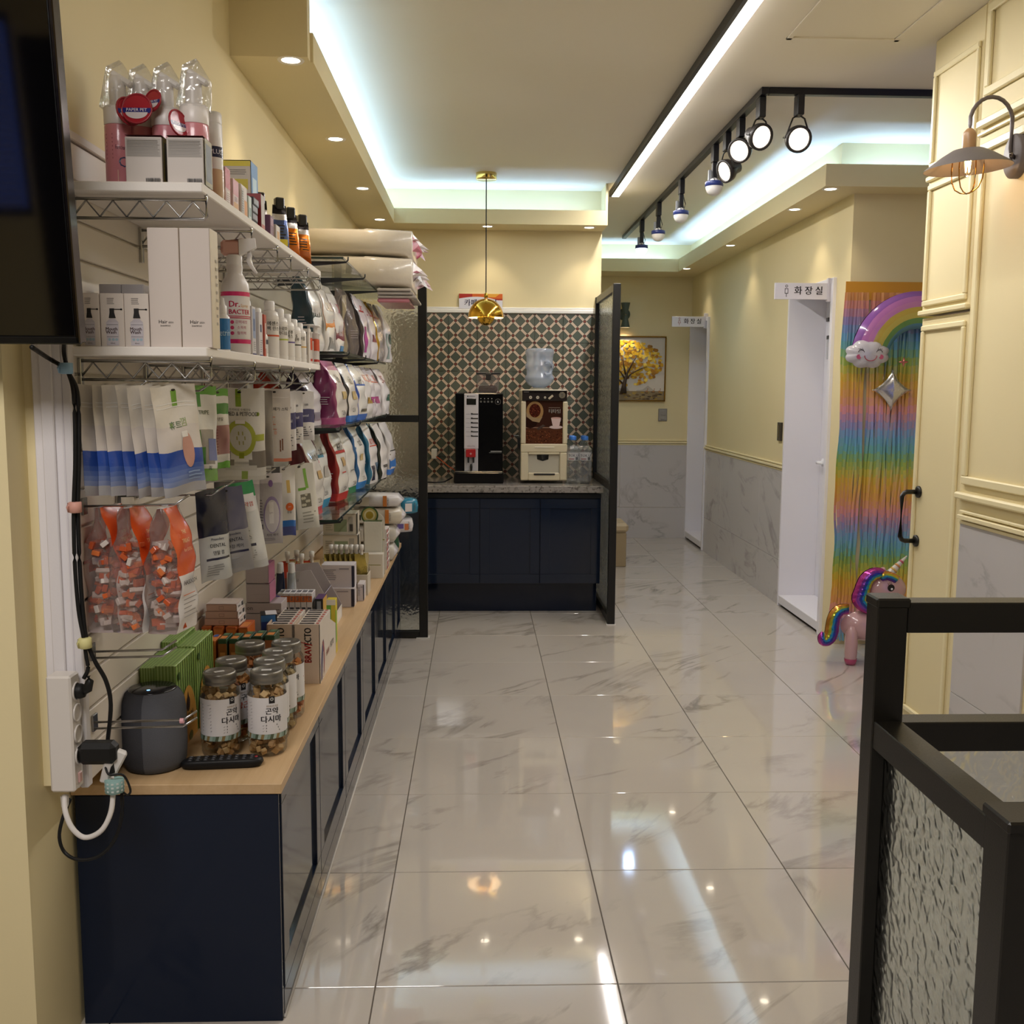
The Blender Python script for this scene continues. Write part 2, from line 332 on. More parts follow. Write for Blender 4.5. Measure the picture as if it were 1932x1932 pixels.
# floor: grout bed + one object per tile
bed = MB(); bed.box(-4.2, 2.9, -3.05, 10.1, -.03, -.003, '5f574f', 'matte', 0); floor = struct(bed, 'floor')
X0, Y0, T = -.2496, 2.3594, .6
cache = {}
def tile(x0, x1, y0, y1):
    k = (round(x1-x0, 3), round(y1-y0, 3))
    if k not in cache:
        me = MB().box(-k[0]/2, k[0]/2, -k[1]/2, k[1]/2, -.008, 0, 'ffffff', 'marble_floor', .0012); o = me.build('tile', floor); cache[k] = o.data
    else:
        o = bpy.data.objects.new('tile', cache[k]); C.objects.link(o); o.parent = floor
    o.location = ((x0+x1)/2, (y0+y1)/2, 0)
for j in range(-9, 13):
    ya, yb = max(Y0+T*j, -3), min(Y0+T*(j+1), 10.0)
    xl = -4.2 if ya < 2.0 else -.915
    xr = 1.78 if yb < 4.12 else (2.75 if ya < 5.72 else 2.08)
    for i in range(-7, 5):
        xa, xb = max(X0+T*i, xl), min(X0+T*(i+1), xr)
        if xb-xa > .02 and yb-ya > .02: tile(xa+.0014, xb-.0014, ya+.0014, yb-.0014)
# ceiling, with the hatch ledge on the right and an air hatch
m = MB().box(-4.2, 2.9, -3.05, 10.1, ZC, ZC+.08, 'ffffff', 'white_ceiling', 0); ceil = struct(m, 'ceiling')
h = MB()
for a in ((1.19, 1.21, 3.2, 4.10), (1.61, 1.63, 3.2, 4.10), (1.19, 1.63, 4.08, 4.10)): h.box(*a, ZC-.006, ZC, 'ffffff', 'white_ceiling', .001)
h.build('hatch_frame', ceil)
# walls
m = MB().box(-1.06, -.915, 2.01, 7.35, 0, ZC, mat=W, ch=0).box(-.915, -.836, 2.10, 5.86, .625, 1.975, mat=W, ch=0).box(-.915, -.82, 2.085, 7.2, 1.975, ZC, mat=W, ch=0).box(-.915, -.82, 5.935, 7.2, 0, 1.975, mat=W, ch=0); wall_left = struct(m, 'wall_left')
struct(MB().box(-4.2, -1.06, 2.01, 2.15, 0, ZC, mat=W, ch=0), 'wall_front_left')
struct(MB().box(-4.3, -4.2, -3.05, 2.15, 0, ZC, mat=W, ch=0), 'wall_far_left')
wall_back = struct(MB().box(-.915, .855, 7.2, 7.34, 0, ZC, mat=W, ch=0), 'wall_back')
struct(MB().box(.72, .855, 7.34, 10.0, 0, ZC, mat=W, ch=0), 'wall_corridor_left')
wall_cor = struct(MB().box(.72, 2.3, 10.0, 10.14, 0, ZC, mat=W, ch=0), 'wall_corridor_back')
# right wall with two door openings
D1, D2, DT = (9.23, 9.985), (5.985, 6.81), 2.10
m = MB()
for y0, y1 in ((5.74, D2[0]), (D2[1], D1[0]), (D1[1], 10.0)): m.box(2.08, 2.34, y0, y1, 0, ZC, mat=W, ch=0)
for y0, y1 in (D1, D2): m.box(2.08, 2.34, y0, y1, DT, ZC, mat=W, ch=0)
wall_right = struct(m, 'wall_right')
struct(MB().box(2.34, 2.9, 5.74, 5.9, 0, ZC, mat=W, ch=0), 'wall_alcove')
struct(MB().box(2.75, 2.9, 3.66, 5.74, 0, ZC, mat=W, ch=0), 'wall_alcove_right')
wrn = struct(MB().box(1.78, 1.92, -3.05, 3.69, 0, ZC, mat=W, ch=0), 'wall_right_near')
# wall behind the camera: cream with an added dark panel, and a high window with a blind on to the dusk
m = MB()
for a in ((-4.2, -4.0, 0, ZC), (-2.82, 1.92, 0, ZC), (-4.0, -2.82, 0, 1.55), (-4.0, -2.82, 2.74, ZC)): m.box(a[0], a[1], -3.2, -3.05, a[2], a[3], mat=W, ch=0)
wf_ = struct(m, 'wall_front')
MB().box(-2.78, 1.6, -3.05, -3.03, .1, 2.6, '2a2622', 'paint').build('added_dark_panel', wf_)  # unseen dark panel, added to keep the television's reflection black
wf = MB()
for a in ((-4.0, -3.95, 1.55, 2.74), (-2.87, -2.82, 1.55, 2.74), (-4.0, -2.82, 1.55, 1.60), (-4.0, -2.82, 2.69, 2.74)): wf.box(a[0], a[1], -3.15, -3.09, a[2], a[3], '3a3a3c', 'plastic')
win = struct(wf, 'window_1')
MB().box(-3.95, -2.87, -3.125, -3.119, 1.60, 2.69, 'ffffff', 'shelf_glass', 0).build('pane', win)
sl = None
for k in range(25):
    if sl is None:
        q = MB(); q.M = TR(-3.41, -3.03, 1.62, 0, .45); q.box(-.54, .54, -.02, .02, -.0008, .0008, 'e8e8ea', 'plastic', 0); sl = q.build('slat', win)
    else: o = dup(sl, win); o.location = (0, 0, .044*k)
# soffits (coves): board + lip
def soffit(name, boards): 
    m = MB()
    for b in boards: m.box(*b, mat=W, ch=0)
    return struct(m, name)
soffit('trim_1', [(-.82, -.555, 3.60, 6.93, ZS, ZS+.02), (-.57, -.555, 3.60, 6.93, ZS+.02, ZL), (-.82, .86, 6.93, 7.2, ZS, ZS+.02), (-.555, .845, 6.93, 6.945, ZS+.02, ZL),
                  (.845, .86, 6.93, 7.2, ZS+.02, ZC), (-.82, -.565, 3.545, 3.60, ZS, ZC)])
soffit('trim_2', [(1.85, 2.08, 5.74, 9.55, ZS, ZS+.02), (1.85, 1.865, 5.54, 5.74, ZS, ZL+.02), (1.85, 1.865, 5.74, 9.55, ZS+.02, ZL+.02), (.855, 2.08, 9.55, 10.0, ZS, ZS+.02), (.855, 1.85, 9.55, 9.565, ZS+.02, ZL+.02),
                  (1.865, 2.75, 5.555, 5.74, ZS, ZS+.02), (1.865, 2.75, 5.54, 5.555, ZS, ZL+.02), (2.0, 2.08, 5.74, 9.75, ZS+.02, ZC), (.855, 2.0, 9.75, 10.0, ZS+.02, ZC)])
# marble wainscot + chair rail on the corridor walls
def dado(name, parent, axis, fixed, a0, a1, tiles, h, joint, sgn):
    """one marble slab object per cut tile; axis 'x' runs along X on a wall facing -Y, 'y' along Y on a wall facing -X"""
    edges = [a0]+[t for t in tiles if a0 < t < a1]+[a1]
    for z0, z1 in ((0, joint-.001), (joint+.001, h)):
        for p, q in zip(edges[:-1], edges[1:]):
            mb = MB(); w_, hh = (q-p)/2-.001, (z1-z0)/2
            if axis == 'x': mb.box(-w_, w_, -.008, 0, -hh, hh, mat='marble_wall', ch=.001); loc = ((p+q)/2, fixed, (z0+z1)/2)
            else: mb.box(-.008, 0, -w_, w_, -hh, hh, mat='marble_wall', ch=.001); loc = (fixed, (p+q)/2, (z0+z1)/2)
            mb.build('tile', parent, loc=loc)
    r = MB()
    for dz, d, t in ((0, .012, .012), (.018, .022, .016), (.040, .014, .010)):
        if axis == 'x': r.box(a0, a1, fixed-d, fixed, h+dz, h+dz+t, mat='cream_trim', ch=.002)
        else: r.box(fixed-d, fixed, a0, a1, h+dz, h+dz+t, mat='cream_trim', ch=.002)
    r.build(name, parent)
dado('chair_rail', wall_cor, 'x', 10.0, .855, 2.075, [1.404], .925, .308, 1)
dado('chair_rail', wall_right, 'y', 2.08, D2[1]+.03, D1[0]-.01, [7.4, 8.6], .922, .308, 1)
dado('chair_rail', wrn, 'y', 1.78, 3.17, 3.655, [], .985, .35, 1)
dado('chair_rail', wrn, 'y', 1.78, -2.9, 3.10, [2.55, 1.95, 1.35, .75], .985, .35, 1)
# door surrounds, leaves and sills
def doorway(n, d, leafx):
    y0, y1 = d; m = MB(); P = 'white_paint'
    m.box(2.06, 2.33, y1-.012, y1+.012, 0, DT+.02, mat=P, ch=.002).box(2.06, 2.33, y0-.025, y0+.012, 0, DT+.02, mat=P, ch=.002).box(2.06, 2.33, y0, y1, DT-.012, DT+.02, mat=P, ch=.002)
    dr = struct(m, 'door_%d' % n)
    lf = MB().box(leafx, leafx+.03, y0+.014, y1-.014, .075, DT-.014, mat=P, ch=.002).build('leaf', dr)
    k = MB().lathe([(.026, 0), (.026, .012), (.01, .014), (.01, .045), (.0, .045)], 'e6e6ea', 'plastic', 14)
    k.M = Matrix.Identity(4); hnd = MB(); hnd.M = TR(leafx, y1-.09, .99) @ Matrix.Rotation(-PI/2, 4, 'Y'); hnd.lathe([(.026, 0), (.026, .012), (.011, .014), (.011, .05), (0, .05)], 'e6e6ea', 'plastic', 14)
    hnd.M = Matrix(); hnd.tube([(leafx-.045, y1-.09, .99), (leafx-.048, y1-.12, .99), (leafx-.045, y1-.20, .99)], .009, 'e6e6ea', 'plastic', 8); hnd.build('handle', lf)
    MB().box(2.062, 2.34, y0+.012, y1-.012, .018, .075, mat=P, ch=.003).build('sill', dr)
    MB().box(2.085, 2.34, y0+.012, y1-.012, 0, .018, '1a1816', 'matte', 0).build('sill_gap_shade', dr)  # dark block stands in for the shade under the sill
    return dr
door1 = doorway(1, D1, 2.30); door2 = doorway(2, D2, 2.31)
lk_ = MB()
p = onx(1562, 603, 2.305); lk_.box(2.300, 2.309, p.y-.02, p.y+.02, p.z-.012, p.z+.012, '3a3836', 'plastic')
p = onx(1562, 655, 2.305); lk_.box(2.298, 2.309, p.y-.012, p.y+.012, p.z-.08, p.z+.07, 'c8c8cc', 'plastic').box(2.296, 2.309, p.y-.012, p.y+.012, p.z+.05, p.z+.075, '4a4846', 'plastic')
lk_.build('door_lock', door2)
# near right wall: the tall cream door, its transom and the picture-frame mouldings
def frame_y(mb, X, y0, y1, z0, z1, wd=.022, d=.012, mat='cream_trim'):
    for a in ((y0, y1, z0, z0+wd), (y0, y1, z1-wd, z1), (y0, y0+wd, z0+wd, z1-wd), (y1-wd, y1, z0+wd, z1-wd)):
        mb.box(X-d, X+.001, a[0], a[1], a[2], a[3], mat=mat, ch=.004)
        cy_, cz_ = wd*.25, wd*.25
    return mb
dm = MB().box(1.782, 1.85, 3.70, 4.10, 1.775, ZC-.001, mat='cream', ch=.003)
frame_y(dm, 1.782, 3.72, 4.085, 2.33, 2.70); frame_y(dm, 1.782, 3.72, 4.085, 1.80, 2.27)
dm.box(1.765, 1.85, 3.70, 4.105, 1.765, 1.785, mat='cream_trim', ch=.004).box(1.768, 1.85, 3.70, 4.103, 2.285, 2.305, mat='cream_trim', ch=.004)
door3 = struct(dm, 'door_3')
lf = frame_y(MB().box(1.785, 1.845, 3.70, 4.10, .01, 1.755, mat='cream', ch=.003), 1.785, 3.72, 4.085, .15, 1.725).build('leaf', door3)
hz0, hz1, hy = .862, 1.062, 4.04
hb = MB().tube([(1.785, hy, hz1), (1.735, hy, hz1), (1.722, hy, hz1-.005), (1.715, hy, hz1-.018), (1.715, hy, hz0+.018), (1.722, hy, hz0+.005), (1.735, hy, hz0), (1.785, hy, hz0)], .0095, '15130f', 'black_metal', 10)
for z in (hz0, hz1):
    hb.M = TR(1.784, hy, z) @ Matrix.Rotation(-PI/2, 4, 'Y'); hb.lathe([(.024, 0), (.024, .008), (.016, .012), (.0, .012)], '15130f', 'black_metal', 16); hb.M = Matrix()
hb.build('handle', lf)
tm = MB()
frame_y(tm, 1.78, 3.10, 3.66, 2.49, 2.80, .03, .014); frame_y(tm, 1.78, 2.2, 3.66, 1.13, 2.33, .03, .014); frame_y(tm, 1.78, 2.2, 3.06, 2.49, 2.80, .03, .014)
tm.box(1.76, 1.78, -2.9, 3.69, 2.385, 2.415, mat='cream_trim', ch=.006).box(1.768, 1.78, -2.9, 3.69, 2.36, 2.372, mat='cream_trim', ch=.003)
tm.box(1.755, 1.78, -2.9, 3.685, 1.075, 1.10, mat='cream_trim', ch=.006)
tm.build('wall_moulding', wrn)
# back wall: patterned tiles (one object each), white cap moulding
tdat = None
for r in range(6):
    for c in range(-3, 6):
        xc = -.206+.2*c+.1; zt = 1.985-.2*r; xr_ = xc+.0995
        if xc-.0995 < -.80: continue
        xr_ = min(xr_, .853); full = abs(xr_-xc-.0995) < 1e-6
        if full and tdat is not None:
            o = bpy.data.objects.new('tile', tdat); C.objects.link(o); o.parent = wall_back
        else:
            o = MB().box(-.0990, xr_-xc, -.008, 0, -.0990, .0990, mat='tile_print', ch=.0012).build('tile', wall_back)
            if full: tdat = o.data
        o.location = (xc, 7.2, zt-.1)
MB().box(-.82, .855, 7.192, 7.2, .785, 1.985, 'd9d2c6', 'matte', 0).build('tile_grout', wall_back).location = (0, .0065, 0)
MB().box(-.82, .855, 7.178, 7.2, 1.987, 2.012, 'f0eee8', 'paint', .004).box(-.82, .855, 7.186, 7.2, 2.012, 2.028, 'f0eee8', 'paint', .003).build('cap_moulding', wall_back)
# slatwall: panel + slats, trims
sw = empty('slatwall_panel', 'white grooved slatwall display panel running along left wall above wood counter', 'wall panel')
MB().box(-.8345, -.829, 2.11, 5.86, .625, 1.955, 'cfc7bc', 'slat', 0).build('backing_board', sw)
s0 = None; zt = 1.953
while zt > .69:
    if s0 is None: s0 = MB().box(-.829, -.8195, 2.11, 5.86, -.036, .036, mat='slat', ch=.002).build('slat', sw)
    else: s0 = dup(s0, sw)
    s0.location = (0, 0, zt-.036); zt -= .078
MB().box(-.893, -.835, 2.086, 2.0985, .625, 1.974, 'e6e2e4', 'paint', .002).box(-.875, -.85, 2.078, 2.086, .625, 1.974, 'e0dcde', 'paint', .002).box(-.835, -.816, 2.086, 2.11, .625, 1.974, 'dcd8da', 'paint', .003).build('edge_trim', sw)
MB().box(-.8345, -.815, 2.11, 5.86, 1.956, 1.9745, 'e6e0d8', 'paint', .002).build('top_trim', sw)
# skirting below the near left wall
# ------------------------------------------------------------------ lamps as things
dl = None
DLP = [(-.627, 3.58), (-.627, 4.66), (-.633, 5.77), (-.638, 6.80), (.062, 7.03), (.748, 7.03), (1.875, 9.30), (1.90, 7.80), (1.905, 6.25), (1.905, 5.62)]
names = ['at near end of left soffit', 'second along left soffit', 'third along left soffit above wire shelves', 'far end of left soffit near the corner', 'in back soffit behind pendant cord', 'in back soffit right end', 'at far end of right soffit', 'second from far end of right soffit', 'in right soffit before toilet sign', 'at front corner of right soffit above curtain']
for i, (x, y) in enumerate(DLP):
    lb = 'round recessed downlight ' + names[i]
    if dl is None:
        dl = empty('downlight', lb, 'ceiling light', (x, y, ZS), group='recessed downlights in the soffits')
        MB().lathe([(.030, -.0005), (.042, -.004), (.045, 0)], 'f4efe4', 'plastic', 20, cap=False).build('trim_ring', dl)
        MB().lathe([(.0305, -.0012), (0, -.0022)], 'ffffff', 'glow_down', 20, cap=False).build('diffuser', dl)
    else: dup(dl, None, (x, y, ZS), label=lb)
    spot('downlight_lamp', (x, y, ZS-.02), 5.0, WARM, 95, .7)
# ceiling line lamp
ll = empty('linear_light', 'long bright white strip light in black channel across the ceiling', 'ceiling light', (0, 0, 0))
MB().box(.898, .917, 2.7, 7.19, 2.782, ZC, '1d1b1a', 'black_metal', .001).box(.917, .97, 2.7, 7.19, 2.795, ZC, '1d1b1a', 'black_metal', .001).build('channel', ll)
MB().box(.9175, .968, 2.7, 7.19, 2.7815, 2.7945, 'ffffff', 'glow_linear', .002).build('diffuser', ll)
# track with spots and bulbs
tk = empty('lighting_track', 'black ceiling track turning a corner, carrying spotlights and bulbs', 'track')
MB().box(1.272, 1.308, 4.73, 9.2, 2.79, ZC, '16161c', 'black_metal', .002).build('rail', tk)
MB().box(1.308, 2.74, 4.73, 4.766, 2.79, ZC, '16161c', 'black_metal', .002).build('rail', tk)
def adapter(name, par, x, y): MB().box(x-.016, x+.016, y-.03, y+.03, 2.70, 2.79, '1a1a1e', 'black_metal', .003).build(name, par)
wh = ['nearest the far end of the track, lit', 'second from the far end of the track', 'third from the far end of the track', 'nearest the spotlights on the track']
b0 = None
for i, (y, zb) in enumerate(((8.20, 2.515), (7.45, 2.525), (6.63, 2.525), (5.71, 2.53))):
    r = empty('bulb_holder', 'blue collared dome bulb hanging ' + wh[i], 'track light', (1.29, y, 0), group='blue collared bulbs on the track')
    adapter('adapter', r, 0, 0)
    MB().box(-.014, .014, -.012, .012, 2.615, 2.70, '17171c', 'black_metal', .003).box(-.034, -.016, -.008, .008, 2.60, 2.66, '8a8d92', 'plastic', .003).tube([(.012, 0, 2.70), (.02, 0, 2.665), (.028, 0, 2.64), (.022, 0, 2.62), (.012, 0, 2.612)], .0025, '17171c', 'rubber').build('stem', r)
    MB().lathe([(.012, 2.635), (.012, 2.615), (.024, 2.61), (.028, 2.60)], 'e6e6e6', 'plastic', 16).tube([(.01, -.02, 2.63), (.014, -.03, 2.60)], .002, '17171c', 'black_metal').tube([(-.01, -.02, 2.63), (-.006, -.03, 2.60)], .002, '17171c', 'black_metal').build('socket', r)
    MB().lathe([(.026, 2.602), (.048, 2.597), (.050, 2.594), (.050, 2.574), (.046, 2.572)], '2c3a78', 'plastic', 24).build('collar', r)
    MB().lathe([(.046, 2.574), (.045, 2.56), (.039, 2.543), (.027, 2.53), (.012, 2.523), (0, 2.522)], 'e9e6e2', 'glow_cool' if i == 0 else 'plastic', 24).build('dome', r)
area('track_bulb_lamp', (1.29, 8.2, 2.515), .06, .06, 3, COOL, (0, 0, 0))
for i, (x, y, dz, tgt, lb) in enumerate(((1.29, 4.80, 2.62, (.35, -.86, -.36), 'on the track corner, facing the camera'), (1.45, 4.748, 2.60, (.12, -.93, -.34), 'on the short arm of the track, large and bright'), (1.29, 5.16, 2.64, (-.62, -.70, -.36), 'third on the track, turned to the left'), (1.29, 5.44, 2.60, (-.86, -.36, -.36), 'fourth on the track, seen almost edge on'))):
    r = empty('track_spotlight', 'black track spotlight ' + lb, 'track light', (x, y, 0), group='round spotlights on the track')
    adapter('adapter', r, 0, 0)
    d = Vector(tgt).normalized(); q = d.to_track_quat('Z', 'Y').to_matrix().to_4x4(); M = Matrix.Translation((0, 0, dz)) @ q
    mb = MB(); mb.M = M; mb.lathe([(.018, -.085), (.03, -.08), (.034, -.05), (.056, -.02), (.060, .0), (.060, .016), (.050, .016), (.048, .010)], '2a2624', 'black_metal', 24); mb.build('lamp_head', r)
    mb = MB(); mb.M = M; mb.lathe([(.052, .0105), (0, .0115)], 'ffffff', 'glow_spot', 24, cap=False)
    for n_, R_ in ((1, 0), (6, .018), (12, .036)):
        for k in range(n_): q_ = 2*PI*k/n_+.2; mb.disc(R_*math.cos(q_), R_*math.sin(q_), .0062, .0062, (0, 0, .0135), EX, EY, 'ffffff', 'glow_chip', 10)
    mb.build('lens', r)
    sd = Vector((d.y, -d.x, 0)).normalized(); c = Vector((0, 0, dz)); mb = MB()
    for s_ in (-1, 1): mb.tube([(0, 0, 2.705), tuple(sd*s_*.028+Vector((0, 0, 2.69))), tuple(c+sd*s_*.062), tuple(c+sd*s_*.062-d*.02)], .004, '1a1816', 'black_metal')
    mb.build('bracket', r)
    l = spot('track_lamp', Vector((x, y, dz))+d*.03, 16, NEUT, 70, .5); l.rotation_euler = d.to_track_quat('-Z', 'Y').to_euler()
# ================================================================== FURNITURE
NAVY = '1a2334'
CT = .576                          # top of the wood counter
bounds = [2.246, 2.803, 3.357, 3.895, 4.43, 4.965, 5.5, 5.845]
unit_no = ['nearest the camera', 'second from the near end', 'third from the near end', 'fourth from the near end', 'fifth from the near end', 'second from the far end', 'at the far end, narrow']
def shaker(y0, y1, z0, z1):
    """door leaf facing +X at x=0 with a recessed centre panel"""
    m = MB(); fr = .062; d = .019
    m.box(-d, 0, y0, y1, z0, z0+fr, NAVY, 'lacquer').box(-d, 0, y0, y1, z1-fr*.45, z1, NAVY, 'lacquer').box(-d, 0, y0, y0+fr, z0+fr, z1-fr*.45, NAVY, 'lacquer').box(-d, 0, y1-fr, y1, z0+fr, z1-fr*.45, NAVY, 'lacquer')
    return m, (y0+fr, y1-fr, z0+fr, z1-fr*.45)
for i, (a, b) in enumerate(zip(bounds[:-1], bounds[1:])):
    u = empty('base_cabinet', 'glossy navy base cabinet under wood counter, ' + unit_no[i], 'cabinet', (0, a, 0), group='navy base cabinets along the left wall')
    L = b-a
    MB().box(-.905, -.468, 0.001, L-.001, .0, CT-.026, NAVY, 'lacquer').build('body', u)
    MB().box(-.468, -.449, 0.001, L-.001, 0, .066, NAVY, 'lacquer').build('plinth', u)
    m, (p0, p1, q0, q1) = shaker(.003, L-.003, .073, CT-.03); d = m.build('door', u, loc=(-.447, 0, 0))
    MB().box(-.0185, -.008, p0, p1, q0, q1, NAVY, 'lacquer', 0).build('panel', d)
    if i == 0: MB().box(-.905, -.450, -.018, 0, 0, CT-.026, '172033', 'lacquer_side').build('end_panel', u)
t = MB().box(-.912, -.442, 2.225, 5.86, CT-.024, CT, mat='oak', ch=.0015).build('worktop', label='pale oak worktop running along the top of the navy cabinets', cat='counter')
MB().tube([(-.449, 2.24, .003), (-.449, 5.85, .003)], .004, 'cfcac4', 'gloss', 6).build('sealant_bead', label='thin clear silicone bead where navy cabinets meet marble floor', cat='sealant')
# ------------------------------------------------------------------ white wire shelves
BY = [2.14, 2.556, 2.876, 3.077, 3.378, 3.63]
def truss(z):
    m = MB(); R = .0035; x0, x1 = -.817, -.550
    m.tube([(x0, 0, z-.008), (x1, 0, z-.008)], R).tube([(x0, 0, z-.046), (x1-.006, 0, z-.046), (x1, 0, z-.040), (x1, 0, z-.004), (x1-.001, 0, z+.004)], R)
    n = 5; P = []
    for k in range(n*2+1): P.append((x0+(x1-x0)*k/(n*2), 0.001, z-.043 if k % 2 == 0 else z-.011))
    m.tube(P, .0026); m.box(-.8195, -.812, -.008, .008, z-.085, z-.002, 'b8b8b8', 'chrome', .001)
    return m
def wire_shelf(z, lb):
    r = empty('wire_bracket_shelf', lb, 'shelf', (0, 0, 0), group='white board shelves on wire brackets')
    MB().box(-.8185, -.548, 2.105, 3.643, z-.019, z, 'efe9e2', 'paint', .002).build('board', r)
    b = None
    for y in BY:
        if b is None: b = truss(z-.020).build('bracket', r)
        else: b = dup(b, r)
        b.location = (0, y, 0)
S1, S2 = 1.868, 1.5445
wire_shelf(S1, 'upper white shelf board on chrome zigzag brackets, pink foam bottles on it')
wire_shelf(S2, 'lower white shelf board on chrome zigzag brackets, shampoo bottles on it')
# ------------------------------------------------------------------ glass shelves
def glass_shelf(z, y0, lb, xf=-.475):
    r = empty('glass_shelf', lb, 'shelf', (0, 0, 0), group='glass shelves on dark brackets')
    MB().box(-.8185, xf, y0, 5.30, z-.008, z, 'ffffff', 'shelf_glass', .001).build('pane', r)
    MB().box(xf, xf+.002, y0, 5.30, z-.008, z, '2c3a34', 'gloss', 0).box(-.8185, xf, y0-.002, y0, z-.008, z, '2c3a34', 'gloss', 0).build('edge_strip', r)
    b = None; y = y0+.05
    while y < 5.3:
        if b is None:
            b = MB().poly([(-.8185, -.010), (xf+.008, -.010), (xf+.008, -.016), (-.72, -.04), (-.8185, -.045)], (0, 0, 0), EX, EZ, '26262a', 'black_metal', .004).tube([(xf-.01, 0, -.012), (xf+.006, 0, -.012), (xf+.012, 0, -.006), (xf+.013, 0, .006)], .003, '26262a', 'black_metal').build('bracket', r)
        else: b = dup(b, r)
        b.location = (0, y, z); y += .548
G0, G1, G2, G3 = 1.921, 1.593, 1.337, 1.040
glass_shelf(G0, 3.67, 'topmost glass shelf carrying the big white pad packs')
glass_shelf(G1, 3.67, 'second glass shelf from top, orange and teal food bags on it')
glass_shelf(G2, 3.29, 'third glass shelf from top, magenta and purple food bags on it', -.457)
glass_shelf(G3, 3.29, 'lowest glass shelf, red and blue food bags on it', -.457)
# ------------------------------------------------------------------ glazed partitions
BK = '12110f'
p = empty('glass_partition', 'black framed hammered glass screen at the end of left counter', 'partition')
m = MB().box(-.342, -.292, 5.89, 5.93, 0, 2.10, BK, 'black_metal', .002); m.build('post', p)
MB().box(-.812, -.772, 5.89, 5.93, 0, 2.10, BK, 'black_metal', .002).build('post', p)
for z0, z1 in ((.004, .044), (1.272, 1.312), (2.06, 2.10)): MB().box(-.772, -.342, 5.89, 5.93, z0, z1, BK, 'black_metal', .002).build('rail', p)
for z0, z1 in ((.044, 1.272), (1.312, 2.06)): MB().box(-.772, -.342, 5.907, 5.913, z0, z1, mat='hammered_glass', ch=0).build('pane', p)
MB().box(-.36, -.28, 5.88, 5.94, 0, .006, 'd8d4ce', 'gloss', .001).build('foot', p)
p = empty('glass_partition', 'black framed glass screen beside the coffee counter, seen edge on', 'partition')
MB().box(.814, .860, 6.225, 6.265, 0, 2.10, BK, 'black_metal', .002).build('post', p)
MB().box(.814, .860, 7.15, 7.19, 0, 2.10, BK, 'black_metal', .002).build('post', p)
for z0, z1 in ((.004, .05), (.84, .885), (2.055, 2.10)): MB().box(.818, .856, 6.265, 7.15, z0, z1, BK, 'black_metal', .002).build('rail', p)
for z0, z1 in ((.05, .84), (.885, 2.055)): MB().box(.834, .840, 6.265, 7.15, z0, z1, mat='hammered_glass', ch=0).build('pane', p)
MB().box(.808, .866, 6.215, 6.275, 0, .006, 'd8d4ce', 'gloss', .001).build('foot', p)
# ------------------------------------------------------------------ coffee counter
u = empty('coffee_cabinet', 'glossy navy three door cabinet below grey stone coffee counter', 'cabinet', (0, 0, 0))
MB().box(-.80, .79, 6.64, 7.18, 0, .20, '131c2e', 'lacquer').build('plinth', u)
MB().box(-.80, .803, 6.575, 7.18, .20, .79, NAVY, 'lacquer').build('body', u)
MB().box(-.80, .803, 6.568, 6.575, .762, .79, '0b0e14', 'black_metal', 0).build('gap_shade_strip', u)  # near-black strip paints in the shade of the gap under the counter
for a, b in ((-.76, -.385), (-.381, .012), (.016, .404), (.408, .801)):
    m = MB(); fr = .062
    for q in ((a, b, .202, .202+fr), (a, b, .758-fr, .758), (a, a+fr, .202+fr, .758-fr), (b-fr, b, .202+fr, .758-fr)): m.box(q[0], q[1], 6.553, 6.573, q[2], q[3], NAVY, 'lacquer')
    d = m.build('door', u); MB().box(a+fr, b-fr, 6.561, 6.572, .202+fr, .758-fr, NAVY, 'lacquer', 0).build('panel', d)
MB().box(-.80, .813, 6.53, 7.185, .80, .845, mat='quartz', ch=.003).build('stone_counter', label='grey speckled stone countertop under the two coffee machines', cat='counter')
Zq = .845
# black bean machine
r = empty('bean_coffee_machine', 'tall black coffee machine with silver strip and red spout', 'coffee machine', (0, 0, Zq))
BX(-.150, .166, 6.74, 7.12, .012, .592, '0c0c0d', 'gloss', .006).build('body', r)
m = MB().box(-.158, .172, 6.69, 7.10, 0, .075, '0e0e10', 'gloss', .008).box(-.15, .164, 6.695, 6.74, .075, .079, 'b9b9bb', 'chrome', .001); m.build('drip_tray', r)
O = (0, 6.739, 0)
f = MB().box(-.090, .004, 6.732, 6.742, .225, .588, 'c9c5c8', 'plastic', .003).box(-.088, .002, 6.736, 6.742, .08, .225, 'b4b1b3', 'plastic', .002)
f.box(-.074, -.012, 6.730, 6.733, .515, .556, '23241f', 'screen', .001)
for k in range(6):
    z = .455-.029*k
    f.box(-.042, .002, 6.7305, 6.733, z-.004, z+.003, '1d1d1f', 'plastic', .001).box(-.046, -.034, 6.728, 6.733, z-.003, z+.006, '2b2b2d', 'plastic', .001).rect(-.078, -.052, z-.002, z, (0, 6.7315, 0), EX, EZ, '77757a')
f.text('●', (0, 6.7312, 0), EX, EZ, -.066, .570, .012, '33322f').rect(-.058, -.018, .568, .572, (0, 6.7312, 0), EX, EZ, '77757a').text('VENUSTA', (0, 6.7312, 0), EX, EZ, -.045, .243, .012, '6a686a', wmax=.07).build('control_strip', r)
q = MB().box(-.078, -.014, 6.70, 6.735, .172, .224, 'a3171c', 'plastic', .003).text('✥', (0, 6.699, 0), EX, EZ, -.046, .195, .018, 'e9d9d9')
for x in (-.062, -.028): q.lathe([(.006, .135), (.007, .172)], '1b1b1c', 'plastic', 10, x, 6.715)
q.build('spout', r)
q = MB().lathe([(.007, .08), (.009, .11), (.006, .125), (0, .127)], '121213', 'plastic', 12, -.043, 6.722); q.build('steam_wand', r)
q = MB()
